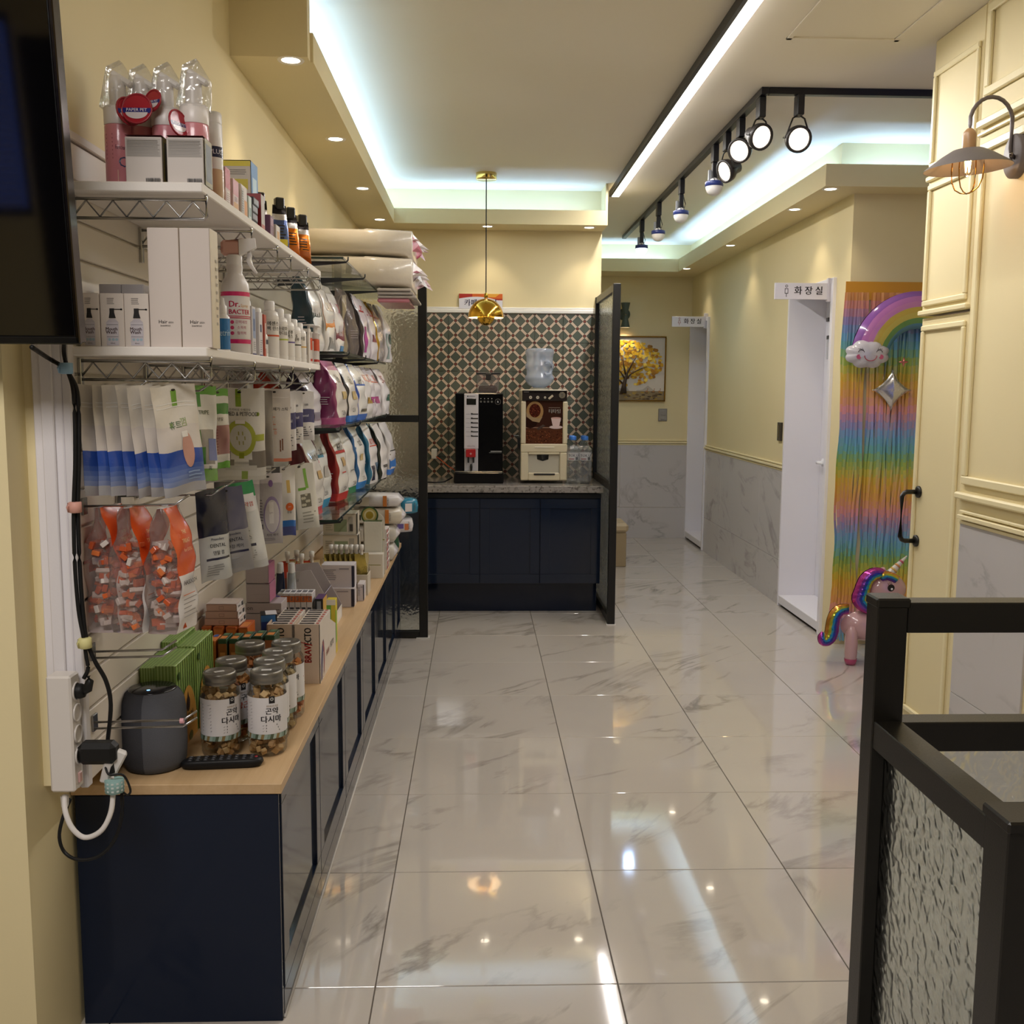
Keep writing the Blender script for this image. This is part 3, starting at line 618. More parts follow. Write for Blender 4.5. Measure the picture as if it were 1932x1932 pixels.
for k in range(4): q.disc(.020+.024*k, .536, .008, .008, (0, 6.7385, 0), EX, EZ, '9b9a98', 'chrome').disc(.020+.024*k, .536, .006, .006, (0, 6.7382, 0), EX, EZ, '55544f').disc(.020+.024*k, .556, .003, .003, (0, 6.7385, 0), EX, EZ, 'b5b2ac')
q.disc(.132, .536, .020, .020, (0, 6.7385, 0), EX, EZ, 'c8c4bd', 'chrome', 26).disc(.132, .536, .0165, .0165, (0, 6.7382, 0), EX, EZ, '17171a', 'gloss', 26).text('&', (0, 6.7379, 0), EX, EZ, .132, .536, .018, 'cfcac2')
q.rect(.075, .158, .200, .2015, (0, 6.7385, 0), EX, EZ, '9a9894').rect(.085, .158, .207, .212, (0, 6.7385, 0), EX, EZ, 'a9a7a2').build('button_panel', r)
q = MB(); q.add([(-.002, 6.80, .592), (.134, 6.80, .592), (.134, 6.98, .592), (-.002, 6.98, .592), (-.008, 6.79, .72), (.144, 6.79, .72), (.144, 6.99, .72), (-.008, 6.99, .72)], [(0, 1, 5, 4), (1, 2, 6, 5), (2, 3, 7, 6), (3, 0, 4, 7)], '6e675c', 'smoke_film')
for z in (.63, .655, .68): q.box(-.004, .138, 6.787, 6.789, z, z+.002, '6a6459', 'plastic', 0)
q.box(-.012, .148, 6.786, 6.994, .715, .728, '1c1b1a', 'plastic', .002).box(.052, .086, 6.782, 6.79, .678, .72, '131313', 'plastic', .002); q.build('bean_hopper', r)
MB().box(.004, .128, 6.81, 6.97, .594, .64, '4a3423', 'treat', .01).build('coffee_beans', r)['kind'] = 'stuff'
# beige vending coffee machine
BE = 'cfc3a4'
r = empty('instant_coffee_machine', 'beige instant coffee vending machine with dark cup and beans picture', 'coffee machine', (0, 0, Zq))
BX(.285, .586, 6.72, 7.12, .02, .618, 'b9b3a0', 'plastic', .008).build('body', r)
m = MB(); Y = 6.70
m.box(.283, .590, Y, 6.73, .205, .262, BE, 'plastic', .006).box(.283, .315, Y, 6.73, .262, .54, BE, 'plastic', .006).box(.559, .590, Y, 6.73, .262, .54, BE, 'plastic', .006)
m.box(.283, .333, Y, 6.73, .02, .205, BE, 'plastic', .006).box(.541, .590, Y, 6.73, .02, .205, BE, 'plastic', .006).box(.333, .541, Y, 6.73, .02, .072, BE, 'plastic', .006).box(.333, .541, Y, 6.73, .192, .205, BE, 'plastic', .004)
m.box(.375, .505, Y-.004, Y+.002, .238, .243, 'efe8d4', 'plastic', .001); m.build('front_frame', r)
MB().box(.333, .541, 6.80, 6.81, .06, .20, '8c8676', 'plastic', .001).box(.333, .541, 6.715, 6.80, .066, .072, '7d7768', 'plastic', .001).box(.333, .541, 6.715, 6.80, .196, .204, '7d7768', 'plastic', .001).build('cup_niche', r)
MB().lathe([(.032, .145), (.052, .16), (.054, .192)], '151414', 'plastic', 8, .43, 6.755).build('nozzle', r)
MB().box(.37, .51, Y-.006, Y+.01, .056, .068, '2a2824', 'plastic', .002).build('cup_rest', r)
m = MB().box(.290, .585, Y+.004, 6.73, .545, .612, '2c2624', 'gloss', .002).rect(.296, .58, .595, .608, (0, Y+.003, 0), EX, EZ, '1a1716', 'gloss')
for x, s_ in ((.345, .010), (.392, .010), (.440, .0075)): m.disc(x, .566, s_, s_, (0, Y+.0032, 0), EX, EZ, 'c9bfa8', 'plastic').disc(x, .566, s_*.5, s_*.5, (0, Y+.0028, 0), EX, EZ, '8a8272', 'plastic')
m.M = TR(.478, Y+.003, .568) @ Matrix.Rotation(-.7, 4, 'Y'); m.box(-.018, .018, -.003, .001, -.007, .007, 'b9ac92', 'plastic', .003); m.M = Matrix()
m.disc(.552, .582, .021, .021, (0, Y+.0026, 0), EX, EZ, 'd9d6d0', 'chrome', 26).text('Y', (0, Y+.002, 0), EX, EZ, .552, .582, .03, '3c3a38').rect(.30, .335, .599, .603, (0, Y+.0026, 0), EX, EZ, '6a645c').build('control_panel', r)
m = MB(); O = (0, 6.7185, 0)
m.rect(.315, .559, .262, .545, O, EX, EZ, '3b2219', 'gloss').rect(.315, .559, .262, .36, (0, 6.718, 0), EX, EZ, '54301f', 'gloss').rect(.315, .559, .365, .372, (0, 6.7179, 0), EX, EZ, '8a6a55', 'gloss')
m.disc(.375, .475, .056, .066, (0, 6.7179, 0), EX, EZ, 'a07c50', 'gloss', 26).disc(.375, .480, .038, .045, (0, 6.7176, 0), EX, EZ, '4a1f16', 'gloss', 26).disc(.345, .40, .045, .035, (0, 6.7174, 0), EX, EZ, '2a1712', 'gloss', 20)
m.poly([(.318, .47), (.345, .44), (.40, .428), (.425, .44), (.405, .402), (.36, .41), (.32, .44)], (0, 6.7172, 0), EX, EZ, '9a8262', 'gloss')
m.disc(.515, .372, .044, .011, (0, 6.717, 0), EX, EZ, 'cdb7b3', 'gloss', 24).poly([(.482, .432), (.548, .432), (.538, .385), (.525, .374), (.505, .374), (.492, .385)], (0, 6.7168, 0), EX, EZ, 'd3b9b4', 'gloss').disc(.515, .432, .033, .006, (0, 6.7166, 0), EX, EZ, 'c39c92', 'gloss')
for k in range(6): m.disc(.553+.0, .415, .009-.0, .014, (0, 6.7171, 0), EX, EZ, 'cdb3ae', 'gloss')
m.disc(.553, .415, .005, .009, (0, 6.7170, 0), EX, EZ, '3b2219', 'gloss')
m.poly([(.385, .362), (.43, .39), (.445, .38), (.40, .352)], (0, 6.7168, 0), EX, EZ, 'a58f8a', 'chrome')
for k in range(150):
    x, z = .318+.238*rnd.random(), .264+.085*rnd.random(); m.disc(x, z, .004, .0026, (0, 6.7174-.00001*k, 0), EX, EZ, rnd.choice(['7a4128', '5e2f1e', '3a1d14', '8d5436', '2a1510']), 'gloss', 6)
for k in range(50):
    q, z = rnd.random()*6.28, rnd.random()**.5; m.disc(.375+.034*z*math.cos(q), .480+.04*z*math.sin(q), .004, .003, (0, 6.7172-.00001*k, 0), EX, EZ, rnd.choice(['5e2a1c', '7a3a26', '30140e']), 'gloss', 6)
m.text('티타임', (0, 6.7166, 0), EX, EZ, .505, .475, .030, 'efe9df', bold=.012).rect(.465, .54, .499, .5005, (0, 6.7166, 0), EX, EZ, 'b9a898').build('picture_panel', r)
MB().box(.315, .559, 6.7188, 6.722, .262, .545, '2a1a14', 'plastic', 0).build('panel_backing', r)
MB().box(.24, .285, 6.86, 6.88, .305, .31, 'c8c8c8', 'chrome', .001).box(.268, .285, 6.84, 6.90, .22, .30, '3a3a3a', 'plastic', .003).build('side_lock', r)
MB().lathe([(.06, .618), (.06, .628), (.05, .63)], 'a9a698', 'plastic', 20, .415, 6.92).build('jug_seat', r)
# water jug upside down on the vending machine
r = empty('water_jug', 'pale blue translucent water jug upside down on beige coffee machine', 'jug', (.415, 6.92, Zq+.622))
MB().lathe([(.038, 0), (.042, .014), (.075, .026), (.093, .05), (.099, .065), (.099, .080), (.088, .094), (.088, .128), (.098, .142), (.099, .160), (.089, .175), (.091, .215), (.098, .24), (.096, .258), (.085, .268), (0, .27)], 'ffffff', 'jug', 32).build('shell', r)
MB().lathe([(.036, .004), (.072, .03), (.089, .052), (.094, .075), (.084, .095), (.084, .118), (0, .118)], 'ffffff', 'jug', 28).build('water', r)
MB().tube([(.03, -.088, .175), (.055, -.10, .18), (.072, -.088, .165), (.075, -.082, .13), (.066, -.088, .10), (.045, -.095, .095), (.03, -.088, .105)], .010, 'ffffff', 'jug', 8).build('handle', r)
# shrink wrapped water bottles
r = empty('water_bottle_pack', 'shrink wrapped pack of clear water bottles with blue caps beside beige machine', 'bottle pack', (.675, 6.72, Zq))
for i, (x, y) in enumerate(((-.045, 0), (.035, .0), (-.045, .085), (.035, .085))):
    b = MB().lathe([(.034, 0), (.038, .006), (.038, .06), (.036, .066), (.038, .072), (.038, .20), (.036, .23), (.024, .265), (.014, .285), (.014, .295)], 'ffffff', 'clear', 20, x, y).build('bottle', r)
    MB().lathe([(.021, .288), (.021, .31), (.018, .314), (0, .315)], '2f6fc4', 'plastic', 16, x, y).build('cap', b)
    lb = MB(); lb.lathe([(.0386, .155), (.0386, .205)], 'e4e2e2', 'film', 20, x, y, cap=False)
    lb.text('TOK U', (x, y-.0392, 0), EX, EZ, 0, .187, .022, '2a2f55', bold=.02).rect(.014, .03, .158, .178, (x, y-.0390, 0), EX, EZ, '3a3a3f').rect(-.03, .005, .162, .168, (x, y-.0390, 0), EX, EZ, '9a3a3f'); lb.build('label', b)
MB().box(-.087, .077, -.042, .127, .002, .25, 'ffffff', 'clear_film', .02).build('wrap', r)
# cables behind the black machine
MB().tube([(-.30, 7.17, Zq+.15), (-.26, 7.10, Zq+.13), (-.20, 7.0, Zq+.09), (-.16, 6.95, Zq+.07)], .004, 'c4542c', 'rubber').build('power_cable', label='thin orange cord hanging beside the black coffee machine', cat='cord')
MB().tube([(-.34, 6.72, Zq+.006), (-.28, 6.70, Zq+.005), (-.22, 6.72, Zq+.008), (-.17, 6.80, Zq+.03)], .005, '131313', 'rubber').build('power_cable', label='black cord curled on stone counter left of black machine', cat='cord')
MB().box(-.325, -.285, 7.15, 7.19, Zq+.13, Zq+.20, 'ece8e0', 'plastic', .004).build('wall_socket', label='white socket box on tiles behind the left glass post', cat='socket')
# sign on the back wall
r = MB().box(-.132, .169, 7.185, 7.199, 2.016, 2.118, 'eceaf0', 'plastic', .001)
O = (0, 7.1845, 0); r.rect(-.132, .169, 2.075, 2.118, O, EX, EZ, 'b02a1c').rect(-.04, .169, 2.085, 2.118, (0, 7.1842, 0), EX, EZ, 'd8661e').poly([(.04, 2.118), (.15, 2.118), (.12, 2.095), (.06, 2.095)], (0, 7.1840, 0), EX, EZ, 'e9a83a')
r.poly([(-.132, 2.085)]+[(-.132+.301*k/12, 2.085+.022*math.sin(PI*k/12)-.02*k/12) for k in range(13)]+[(.169, 2.016), (-.132, 2.016)], (0, 7.1838, 0), EX, EZ, 'e6e6f0')
r.text('카페테리아', (0, 7.1834, 0), EX, EZ, .018, 2.054, .050, '1e2650', wmax=.235, bold=.02)
r.build('cafeteria_sign', label='small red and white Korean cafeteria sign on yellow wall behind pendant', cat='sign')
# gold pendant
PX, PY = .0505, 6.66
r = empty('pendant_lamp', 'polished gold dome pendant lamp hanging on a cord before the tiled wall', 'lamp', (PX, PY, 0))
MB().lathe([(0, ZC-.04), (.065, ZC-.04), (.067, ZC-.036), (.067, ZC)], 'd9c27a', 'gold', 32, cap=False).build('canopy', r)
MB().lathe([(.0035, 2.06), (.0035, ZC-.04)], '1c1712', 'rubber', 8).build('cord', r)
MB().lathe([(.008, 2.075), (.012, 2.065), (.014, 2.05), (.01, 2.042)], 'c9a248', 'gold', 14).build('ferrule', r)
zb = 1.919; Rr = .115
MB().lathe([(Rr*math.cos(a*PI/24), zb+.122*math.sin(a*PI/24)) for a in range(12)]+[(.008, zb+.1215)], 'd9ab45', 'gold', 40, cap=False).lathe([(.1135*math.cos(a*PI/24), zb+.12*math.sin(a*PI/24)) for a in range(12)], 'efe2c8', 'plastic', 40, cap=False).build('upper_shade', r)
MB().lathe([(0, zb-.050)]+[(.056*math.sin(a*PI/16), zb+.006-.056*math.cos(a*PI/16)) for a in range(1, 11)], 'd9ab45', 'gold', 32, cap=False).build('lower_shade', r)
MB().lathe([(.0, zb+.02), (.026, zb+.03), (.03, zb+.05), (.015, zb+.08)], 'ffffff', 'glow_pend', 16).build('bulb', r)
l = bpy.data.lights.new('pendant_bulb', 'POINT'); l.energy = 6; l.color = WARM; l.shadow_soft_size = .03; o = bpy.data.objects.new('pendant_bulb', l); C.objects.link(o); o.location = (PX, PY, zb+.09)
# ================================================================== PACKAGING KIT
def carton_mb(w_, d, h, col, dec=(), mat='card', ch=.0012):
    """box standing on z=0, near face at y=-d/2; dec: (face, kind, ...) printed on it"""
    m = MB().box(-w_/2, w_/2, -d/2, d/2, 0, h, col, mat, ch)
    F = {'f': ((-w_/2, -d/2, 0), EX, EZ, w_, h, Vector((0, -1, 0))), 'r': ((w_/2, -d/2, 0), EY, EZ, d, h, Vector((1, 0, 0))), 't': ((-w_/2, -d/2, h), EX, EY, w_, d, Vector((0, 0, 1))), 'l': ((-w_/2, d/2, 0), (0, -1, 0), EZ, d, h, Vector((-1, 0, 0)))}
    for i, q in enumerate(dec):
        O, ux, uy, W_, H_, n = F[q[0]]; O = Vector(O)+n*(.0003+.00012*i)
        if isinstance(q[1], str):     # text: face, string, u, v, size(rel. to h), colour [, wmax rel., rotate]
            sz = q[4]*H_; wm = (q[6] if len(q) > 6 and q[6] else .9)
            if len(q) > 7: m.text(q[1], O+Vector(ux)*W_*q[2]+Vector(uy)*H_*q[3], uy, [-a for a in ux], 0, 0, q[4]*W_, q[5], mat, wmax=wm*H_, bold=.015)
            else: m.text(q[1], O, ux, uy, W_*q[2], H_*q[3], sz, q[5], mat, wmax=wm*W_, bold=.015)
        elif len(q) == 6: m.rect(W_*q[1], W_*q[2], H_*q[3], H_*q[4], O, ux, uy, q[5], mat)
        elif q[1] == 0: m.disc(W_*q[2], H_*q[3], q[4], q[5], O, ux, uy, q[6], mat)
    return m
def lines(f, u0, u1, v0, v1, n, col, jit=.3):
    """block of small print as thin bars"""
    st = (v1-v0)/n
    return [(f, u0, u1-(u1-u0)*jit*rnd.random(), v0+st*k, v0+st*(k+.38), col) for k in range(n)]
def barcode(f, u0, u1, v0, v1, col='26262a'):
    r = []; u = u0
    while u < u1: q = (u1-u0)*(.02+.05*rnd.random()); r.append((f, u, u+q, v0, v1, col)); u += q+(u1-u0)*(.02+.03*rnd.random())
    return r
def carton(name, lb, cat, loc, w_, d, h, col, dec=(), rz=0, group=None, mat='card'):
    return carton_mb(w_, d, h, col, dec, mat).build(name, None, loc, rz, lb, cat, group)
def bottle(name, lb, loc, prof, cap, label=None, rz=0, group=None, n=22, sx=1, sy=1, bodymat='plastic', body='eceae8', texts=(), capcol='f2f0ee'):
    r = empty(name, lb, 'bottle', loc, rz, group)
    MB().lathe(prof, body, bodymat, n, sx=sx, sy=sy).build('body', r)
    MB().lathe(cap, capcol, 'plastic', n).build('cap', r)
    if label:
        m = MB(); R = max(p[0] for p in prof)+.0004
        for z0, z1, c in label: m.lathe([(R, z0), (R, z1)], c, 'film', n, cap=False, sx=sx, sy=sy); R += .0002
        for t, a, z, s_, c in texts:
            def fn(x, y, a=a, R=R): q = a+x/R; return ((R+.0004)*sx*math.sin(q), -(R+.0004)*sy*math.cos(q), y)
            m.text(t, None, None, None, 0, z, s_, c, 'film', bold=.015, fn=fn, wmax=R*1.9)
        m.build('label', r)
    return r
def sheet(W_, H, T, paint, nu=14, nv=20, pillow=True, gus=0, wr=.0, seed=0, curl=0, lean=0, taper=0, mat='film', hole=True, bulge=.45):
    """flexible bag: front and back skins; paint(u, v, back) -> colour or (colour, mat); u, v in 0..1, z=0 at the bottom.
    returns (mb, surf) where surf(u, v, eps) is a point on the front skin"""
    R = random.Random(seed); ph = [R.random()*6.28 for _ in range(8)]
    def thick(u, v):
        e = max(0, 1-abs(2*u-1)**3.2); 
        b = min(1, v/.16) if pillow else 1
        t = max(0, min(1, (.93-v)/(.93-bulge))) if v > bulge else 1
        return T/2*e**.6*(.25*gus+(1-.25*gus)*b)*(t*t*(3-2*t))
    def P(u, v, s, eps=0):
        z = v*H; x = (u-.5)*W_*(1-taper*v*(1 if v > .5 else .6))
        y = thick(u, v)*s
        wob = wr*(math.sin(9*v+4*u+ph[0])*.5+math.sin(17*v-7*u+ph[1])*.3+math.sin(5*u+ph[2]+3*v)*.6)
        y += wob + curl*(u-.5)**2*4 + lean*v*v
        return (x+wob*.4, y+(-eps if s < 0 else eps), z+abs(2*u-1)*wr*math.sin(8*u+ph[3])*.6)
    m = MB()
    for s_ in (-1, 1):
        vs = []; fs = []; cs = []; ms = []
        for j in range(nv+1):
            for i in range(nu+1): vs.append(P(i/nu, j/nv, s_, .0004))
        for j in range(nv):
            for i in range(nu):
                q = (j*(nu+1)+i, j*(nu+1)+i+1, (j+1)*(nu+1)+i+1, (j+1)*(nu+1)+i); fs.append(q if s_ < 0 else q[::-1])
                c = paint((i+.5)/nu, (j+.5)/nv, s_ > 0)
                if isinstance(c, tuple): cs.append(c[0]); ms.append(c[1])
                else: cs.append(c); ms.append(mat)
        m.add(vs, fs, cs, ms, True)
    surf = lambda u, v, eps=.0012: P(u, v, -1, eps)
    return m, surf
def stxt(m, surf, W_, H, t, u, v, size, col, wmax=None, bold=.012, mat='film'):
    m.text(t, None, None, None, u*W_, v*H, size*H, col, mat, wmax=(wmax*W_ if wmax else None), bold=bold, fn=lambda x, y: surf(x/W_, y/H))
def spatch(m, surf, u0, u1, v0, v1, col, mat='film', eps=.0009, n=5):
    vs = [surf(u0+(u1-u0)*i/n, v0+(v1-v0)*j/n, eps) for j in range(n+1) for i in range(n+1)]
    m.add(vs, [(j*(n+1)+i, j*(n+1)+i+1, (j+1)*(n+1)+i+1, (j+1)*(n+1)+i) for j in range(n) for i in range(n)], col, mat, True)
def sell(m, surf, u, v, ru, rv, col, mat='film', eps=.001, n=20):
    vs = [surf(u, v, eps)]+[surf(u+ru*q/4*math.cos(2*PI*k/n), v+rv*q/4*math.sin(2*PI*k/n), eps) for q in (1, 2, 3, 4) for k in range(n)]
    m.add(vs, [(0, 1+k, 1+(k+1) % n) for k in range(n)]+[(1+q*n+k, 1+q*n+n+k, 1+q*n+n+(k+1) % n, 1+q*n+(k+1) % n) for q in range(3) for k in range(n)], col, mat, True)
def slines(m, surf, u0, u1, v0, v1, n, col, eps=.0011):
    st = (v1-v0)/n
    for k in range(n): spatch(m, surf, u0, u1-(u1-u0)*.35*rnd.random(), v0+st*k, v0+st*(k+.4), col, eps=eps, n=2)

# ================================================================== UPPER WHITE SHELF
# pink foam pump bottles in clear shrink wrap
r = None; nm = ['farthest left of the pink row', 'second from left, behind the round red tags', 'third from left between the white boxes', 'rightmost of the pink row']
for i, (x, y) in enumerate(((228, 2.245), (272, 2.265), (317, 2.25), (370, 2.225))):
    p = ony(x, 340, y); lb = 'pink foam pump bottle with clear tall cap, ' + nm[i]
    if r is None:
        r = empty('foam_bottle', lb, 'bottle', (p.x, y, S1), group='pink foam pump bottles on upper shelf')
        MB().lathe([(.026, 0), (.029, .004), (.029, .135), (.028, .138)], 'd58a92', 'film', 24).build('body', r)
        MB().lathe([(.029, .138), (.0295, .141), (.0295, .172), (.027, .176), (.02, .177)], 'e9e2dc', 'plastic', 24).build('collar', r)
        m = MB().lathe([(.017, .177), (.017, .225), (.015, .238), (0, .24)], 'e6ded6', 'plastic', 18); m.M = TR(.0, 0, .236, 0, 0, .55); m.box(-.014, .034, -.011, .011, -.004, .009, 'e9e2da', 'plastic', .004); m.build('pump', r)
        m = MB(); m.add([(-.029, -.029, .17), (.029, -.029, .17), (.029, .029, .17), (-.029, .029, .17), (-.018, -.012, .255), (.010, -.012, .268), (.010, .012, .268), (-.018, .012, .255), (.036, -.01, .225), (.036, .01, .225)], [(0, 1, 8, 5, 4), (2, 3, 7, 6, 9), (3, 0, 4, 7), (4, 5, 6, 7), (5, 8, 9, 6), (1, 2, 9, 8)], 'ffffff', 'clear_film'); m.build('shrink_wrap', r)
        m = MB(); R_ = .0294
        def fn(x, y): q = x/R_; return (R_*math.sin(q), -R_*math.cos(q), y)
        for k in range(7): m.add([fn(-.022, .115-.008*k), fn(-.004, .115-.008*k), fn(-.004, .118-.008*k), fn(-.022, .118-.008*k)], [(0, 1, 2, 3)], 'b46c76', 'film')
        m.text('Formcleansing', None, None, None, .015, .09, .012, '4a3a4a', 'film', fn=fn, wmax=.028).text('O', None, None, None, .018, .06, .03, '3f4a6a', 'film', fn=fn).add([fn(.004, .01), fn(.026, .01), fn(.026, .045), fn(.004, .045)], [(0, 1, 2, 3)], 'e3b7a6', 'film'); m.build('label', r)
    else: r = dup(r, None, (p.x, y, S1), label=lb)
# round red tags leaning on the bottles
for i, (x, y, dep, rr, rz, lb) in enumerate(((258, 205, 2.187, .030, 0, 'largest, flat to the view'), (243, 210, 2.20, .0275, .9, 'half hidden behind the largest on its left'), (288, 190, 2.21, .022, -.5, 'upper right one'), (337, 232, 2.182, .0256, 1.1, 'lowest right one, turned sideways'))):
    p = ony(x, y, dep); m = MB(); m.M = TR(0, 0, 0, rz, -.15)
    m.tube([(rr*math.cos(a*PI/12), 0, rr*math.sin(a*PI/12)) for a in range(24)], .0022, 'a02734', 'plastic', 6, True)
    m.disc(0, 0, rr, rr, (0, -.0005, 0), EX, EZ, 'a82a34', 'gloss', 24).disc(0, 0, rr, rr, (0, .0005, 0), (-1, 0, 0), EZ, '8a2030', 'gloss', 24).disc(0, -rr*.25, rr*.75, rr*.45, (0, -.0012, 0), EX, EZ, 'd9cfd0', 'gloss', 20, PI, 2*PI).rect(-rr*.95, rr*.95, -rr*.3, rr*.05, (0, -.0009, 0), EX, EZ, '2c3078', 'gloss').text('PAPER PET', (0, -.0015, 0), EX, EZ, 0, -rr*.1, rr*.3, 'e8dfe4', 'gloss', wmax=rr*1.6)
    m.build('round_tag', None, p, 0, 'round red tag with blue band, ' + lb, 'tag', 'round red tags on the pink bottles')
# two white cartons in front
for x0, x1, lb in ((238, 307, 'left white carton with barcode in front of pink bottles'), (316, 385, 'right white carton with barcode at upper shelf corner')):
    a, b = ony(x0, 340, 2.132), ony(x1, 340, 2.132); w_ = b.x-a.x
    dec = [('f', .03, .97, .58, .97, 'a9a29b')]+lines('f', .06, .94, .60, .95, 11, '8f8881', .06)+barcode('f', .55, .93, .04, .13)+[('r', 0, 1, 0, 1, '8a7a1e'), ('r', .1, .9, .1, .9, '3a3524'), ('t', 0, 1, 0, 1, '5c201c')]
    carton('carton', lb, 'box', ((a.x+b.x)/2, 2.132+.0275, S1), w_, .055, .092, 'cdc4bd', dec, group='white cartons with barcodes on upper shelf')
# tall white can with navy label
p = onx(404, 360, -.635)
bottle('tall_white_can', 'tall white can with navy label beside pink bottles on upper shelf edge', (-.584, 2.337, S1), [(.021, 0), (.022, .004), (.022, .165), (.021, .168)], [(.0215, .168), (.0215, .188), (.019, .192), (0, .193)], [(.095, .118, '232a4e'), (.01, .07, 'c9a98a')], texts=(('PLUS', .6, .106, .014, 'd9d9e6'),))
# row of small cartons along the shelf edge
def row(items, X, z, name, cat, prefix):
    for y, w_, d, h, col, dec, lb in items: carton(name, lb, cat, (X-w_/2, y+d/2, z), w_, d, h, col, dec)
row([(2.392, .046, .046, .091, 'd9b9b4', [('r', 0, 1, .5, 1, 'c9505a'), ('r', .2, .8, .1, .45, 'e6d9d0'), ('f', 0, .5, .7, 1, 'b63a44')]+lines('r', .25, .75, .12, .42, 6, 'b58a86'), 'pink and white carton with red top on upper shelf edge'),
     (2.465, .041, .055, .080, 'e0c2be', [('r', 0, 1, .55, 1, 'd9949c'), ('r', .1, .9, 0, .35, 'd59a4c')]+lines('r', .2, .8, .38, .52, 4, '8a5a5a'), 'pale pink carton with orange foot on upper shelf edge'),
     (2.547, .050, .064, .084, 'd9cdc4', [('r', .5, 1, 0, .6, 'dc9440'), ('f', .55, .8, .15, .9, '9c948c'), ('r', .05, .4, .2, .9, 'b8b0a8')]+lines('r', .08, .38, .25, .85, 9, '77706a'), 'beige carton with orange swoosh and fine print on upper shelf'),
     (2.629, .037, .032, .071, 'cfdcd8', [('r', .2, .8, .3, .6, '7f9aa0')], 'pale green slim carton on upper shelf edge'),
     (2.776, .041, .046, .102, 'c2b8b0', [('f', 0, 1, .1, 1, '9a2c30'), ('t', 0, 1, 0, 1, 'a33034'), ('r', .1, .9, .1, .25, 'c4604a')]+lines('f', .2, .8, .5, .8, 5, 'c07a78'), 'red faced carton standing between black boxes and yellow carton'),
     (2.894, .027, .046, .068, '7a4a62', [('r', .1, .9, .6, .9, 'a87a90')], 'slim plum carton on upper shelf edge'),
     (2.976, .032, .055, .055, 'd9d2ca', [('r', .2, .8, .3, .7, 'd2a060'), ('f', .3, .8, .3, .6, 'c99a60')], 'small white carton with orange mark near foil pouches')], -.571, S1, 'carton', 'box', '')
for k, (dz, y) in enumerate(((0, 2.675), (.020, 2.677), (.040, 2.68), (.060, 2.694))):
    carton('flat_carton', 'small black and grey flat carton on upper shelf, %s of the stack' % ('lowest', 'second', 'third', 'topmost')[k], 'box', (-.598, y+.032, S1+dz+.0003), .05, .064, .0196, '2c2a33', [('r', .1, .95, .2, .85, '8f8d98')], group='black flat cartons stacked on upper shelf')
for i, (x, y, lb) in enumerate(((-.730, 2.65, 'left tall white carton with yellow lid band at the back of upper shelf'), (-.653, 2.87, 'right tall white carton with yellow and blue sides at back of upper shelf'))):
    dec = [('f', 0, 1, .93, 1, 'd8c61e'), ('f', .08, .92, .62, .76, 'cdbd22')]+lines('f', .08, .9, .82, .9, 3, '77706a')+lines('f', .08, .92, .48, .6, 4, '8a847e')+[('f', 0, .9, 0, .05, 'd6c72a'), ('f', 0, .9, .28, .34, 'a89a2a'), ('r', 0, 1, 0, 1, '4a86c4'), ('r', 0, 1, 0, .25, 'a9c9e0'), ('r', .2, .8, .35, .8, 'bcd8ea'), ('t', 0, 1, 0, 1, '3a3420'), ('f', .75, .9, .25, .32, 'b8402c')]
    carton('tall_carton', lb, 'box', (x, y, S1), .090, .082, (.169, .196)[i], 'c9c0b4', dec, group='tall white and yellow cartons on upper shelf')
# foil stick pouches with black tops
fc = [('a39a96', '6a4a3c', 'dark meat colours'), ('5a6a98', '2f4a86', 'blue'), ('d9781e', 'c4651a', 'orange'), ('c9701f', 'a8521a', 'brown orange'), ('8a5a3a', '5a3a2a', 'brown')]
for i, (y, x, h) in enumerate(((3.09, -.64, .140), (3.17, -.598, .140), (3.30, -.589, .134), (3.41, -.571, .130), (3.16, -.675, .142))):
    c1, c2, cn = fc[i]
    m, sf = sheet(.06, h, .028, lambda u, v, b: ('2a2626', 'foil') if v > .80 else (('d9d4d0', 'foil') if v > .66 else ((c1, 'foil') if v > .12 else (c2, 'foil'))), 10, 16, wr=.0015, seed=i, taper=.3)
    slines(m, sf, .2, .8, .30, .62, 5, '2e2622'); spatch(m, sf, .15, .85, .14, .28, 'd8c23a' if i == 1 else c2)
    r = empty('foil_pouch', 'foil treat pouch with black spout, %s, at far end of upper shelf' % cn, 'pouch', (x, y, S1), .55, 'foil pouches with black spouts')
    m.build('bag', r); MB().box(-.014, .014, -.012, .012, h-.012, h+.022, '161412', 'plastic', .004).build('spout_cap', r)
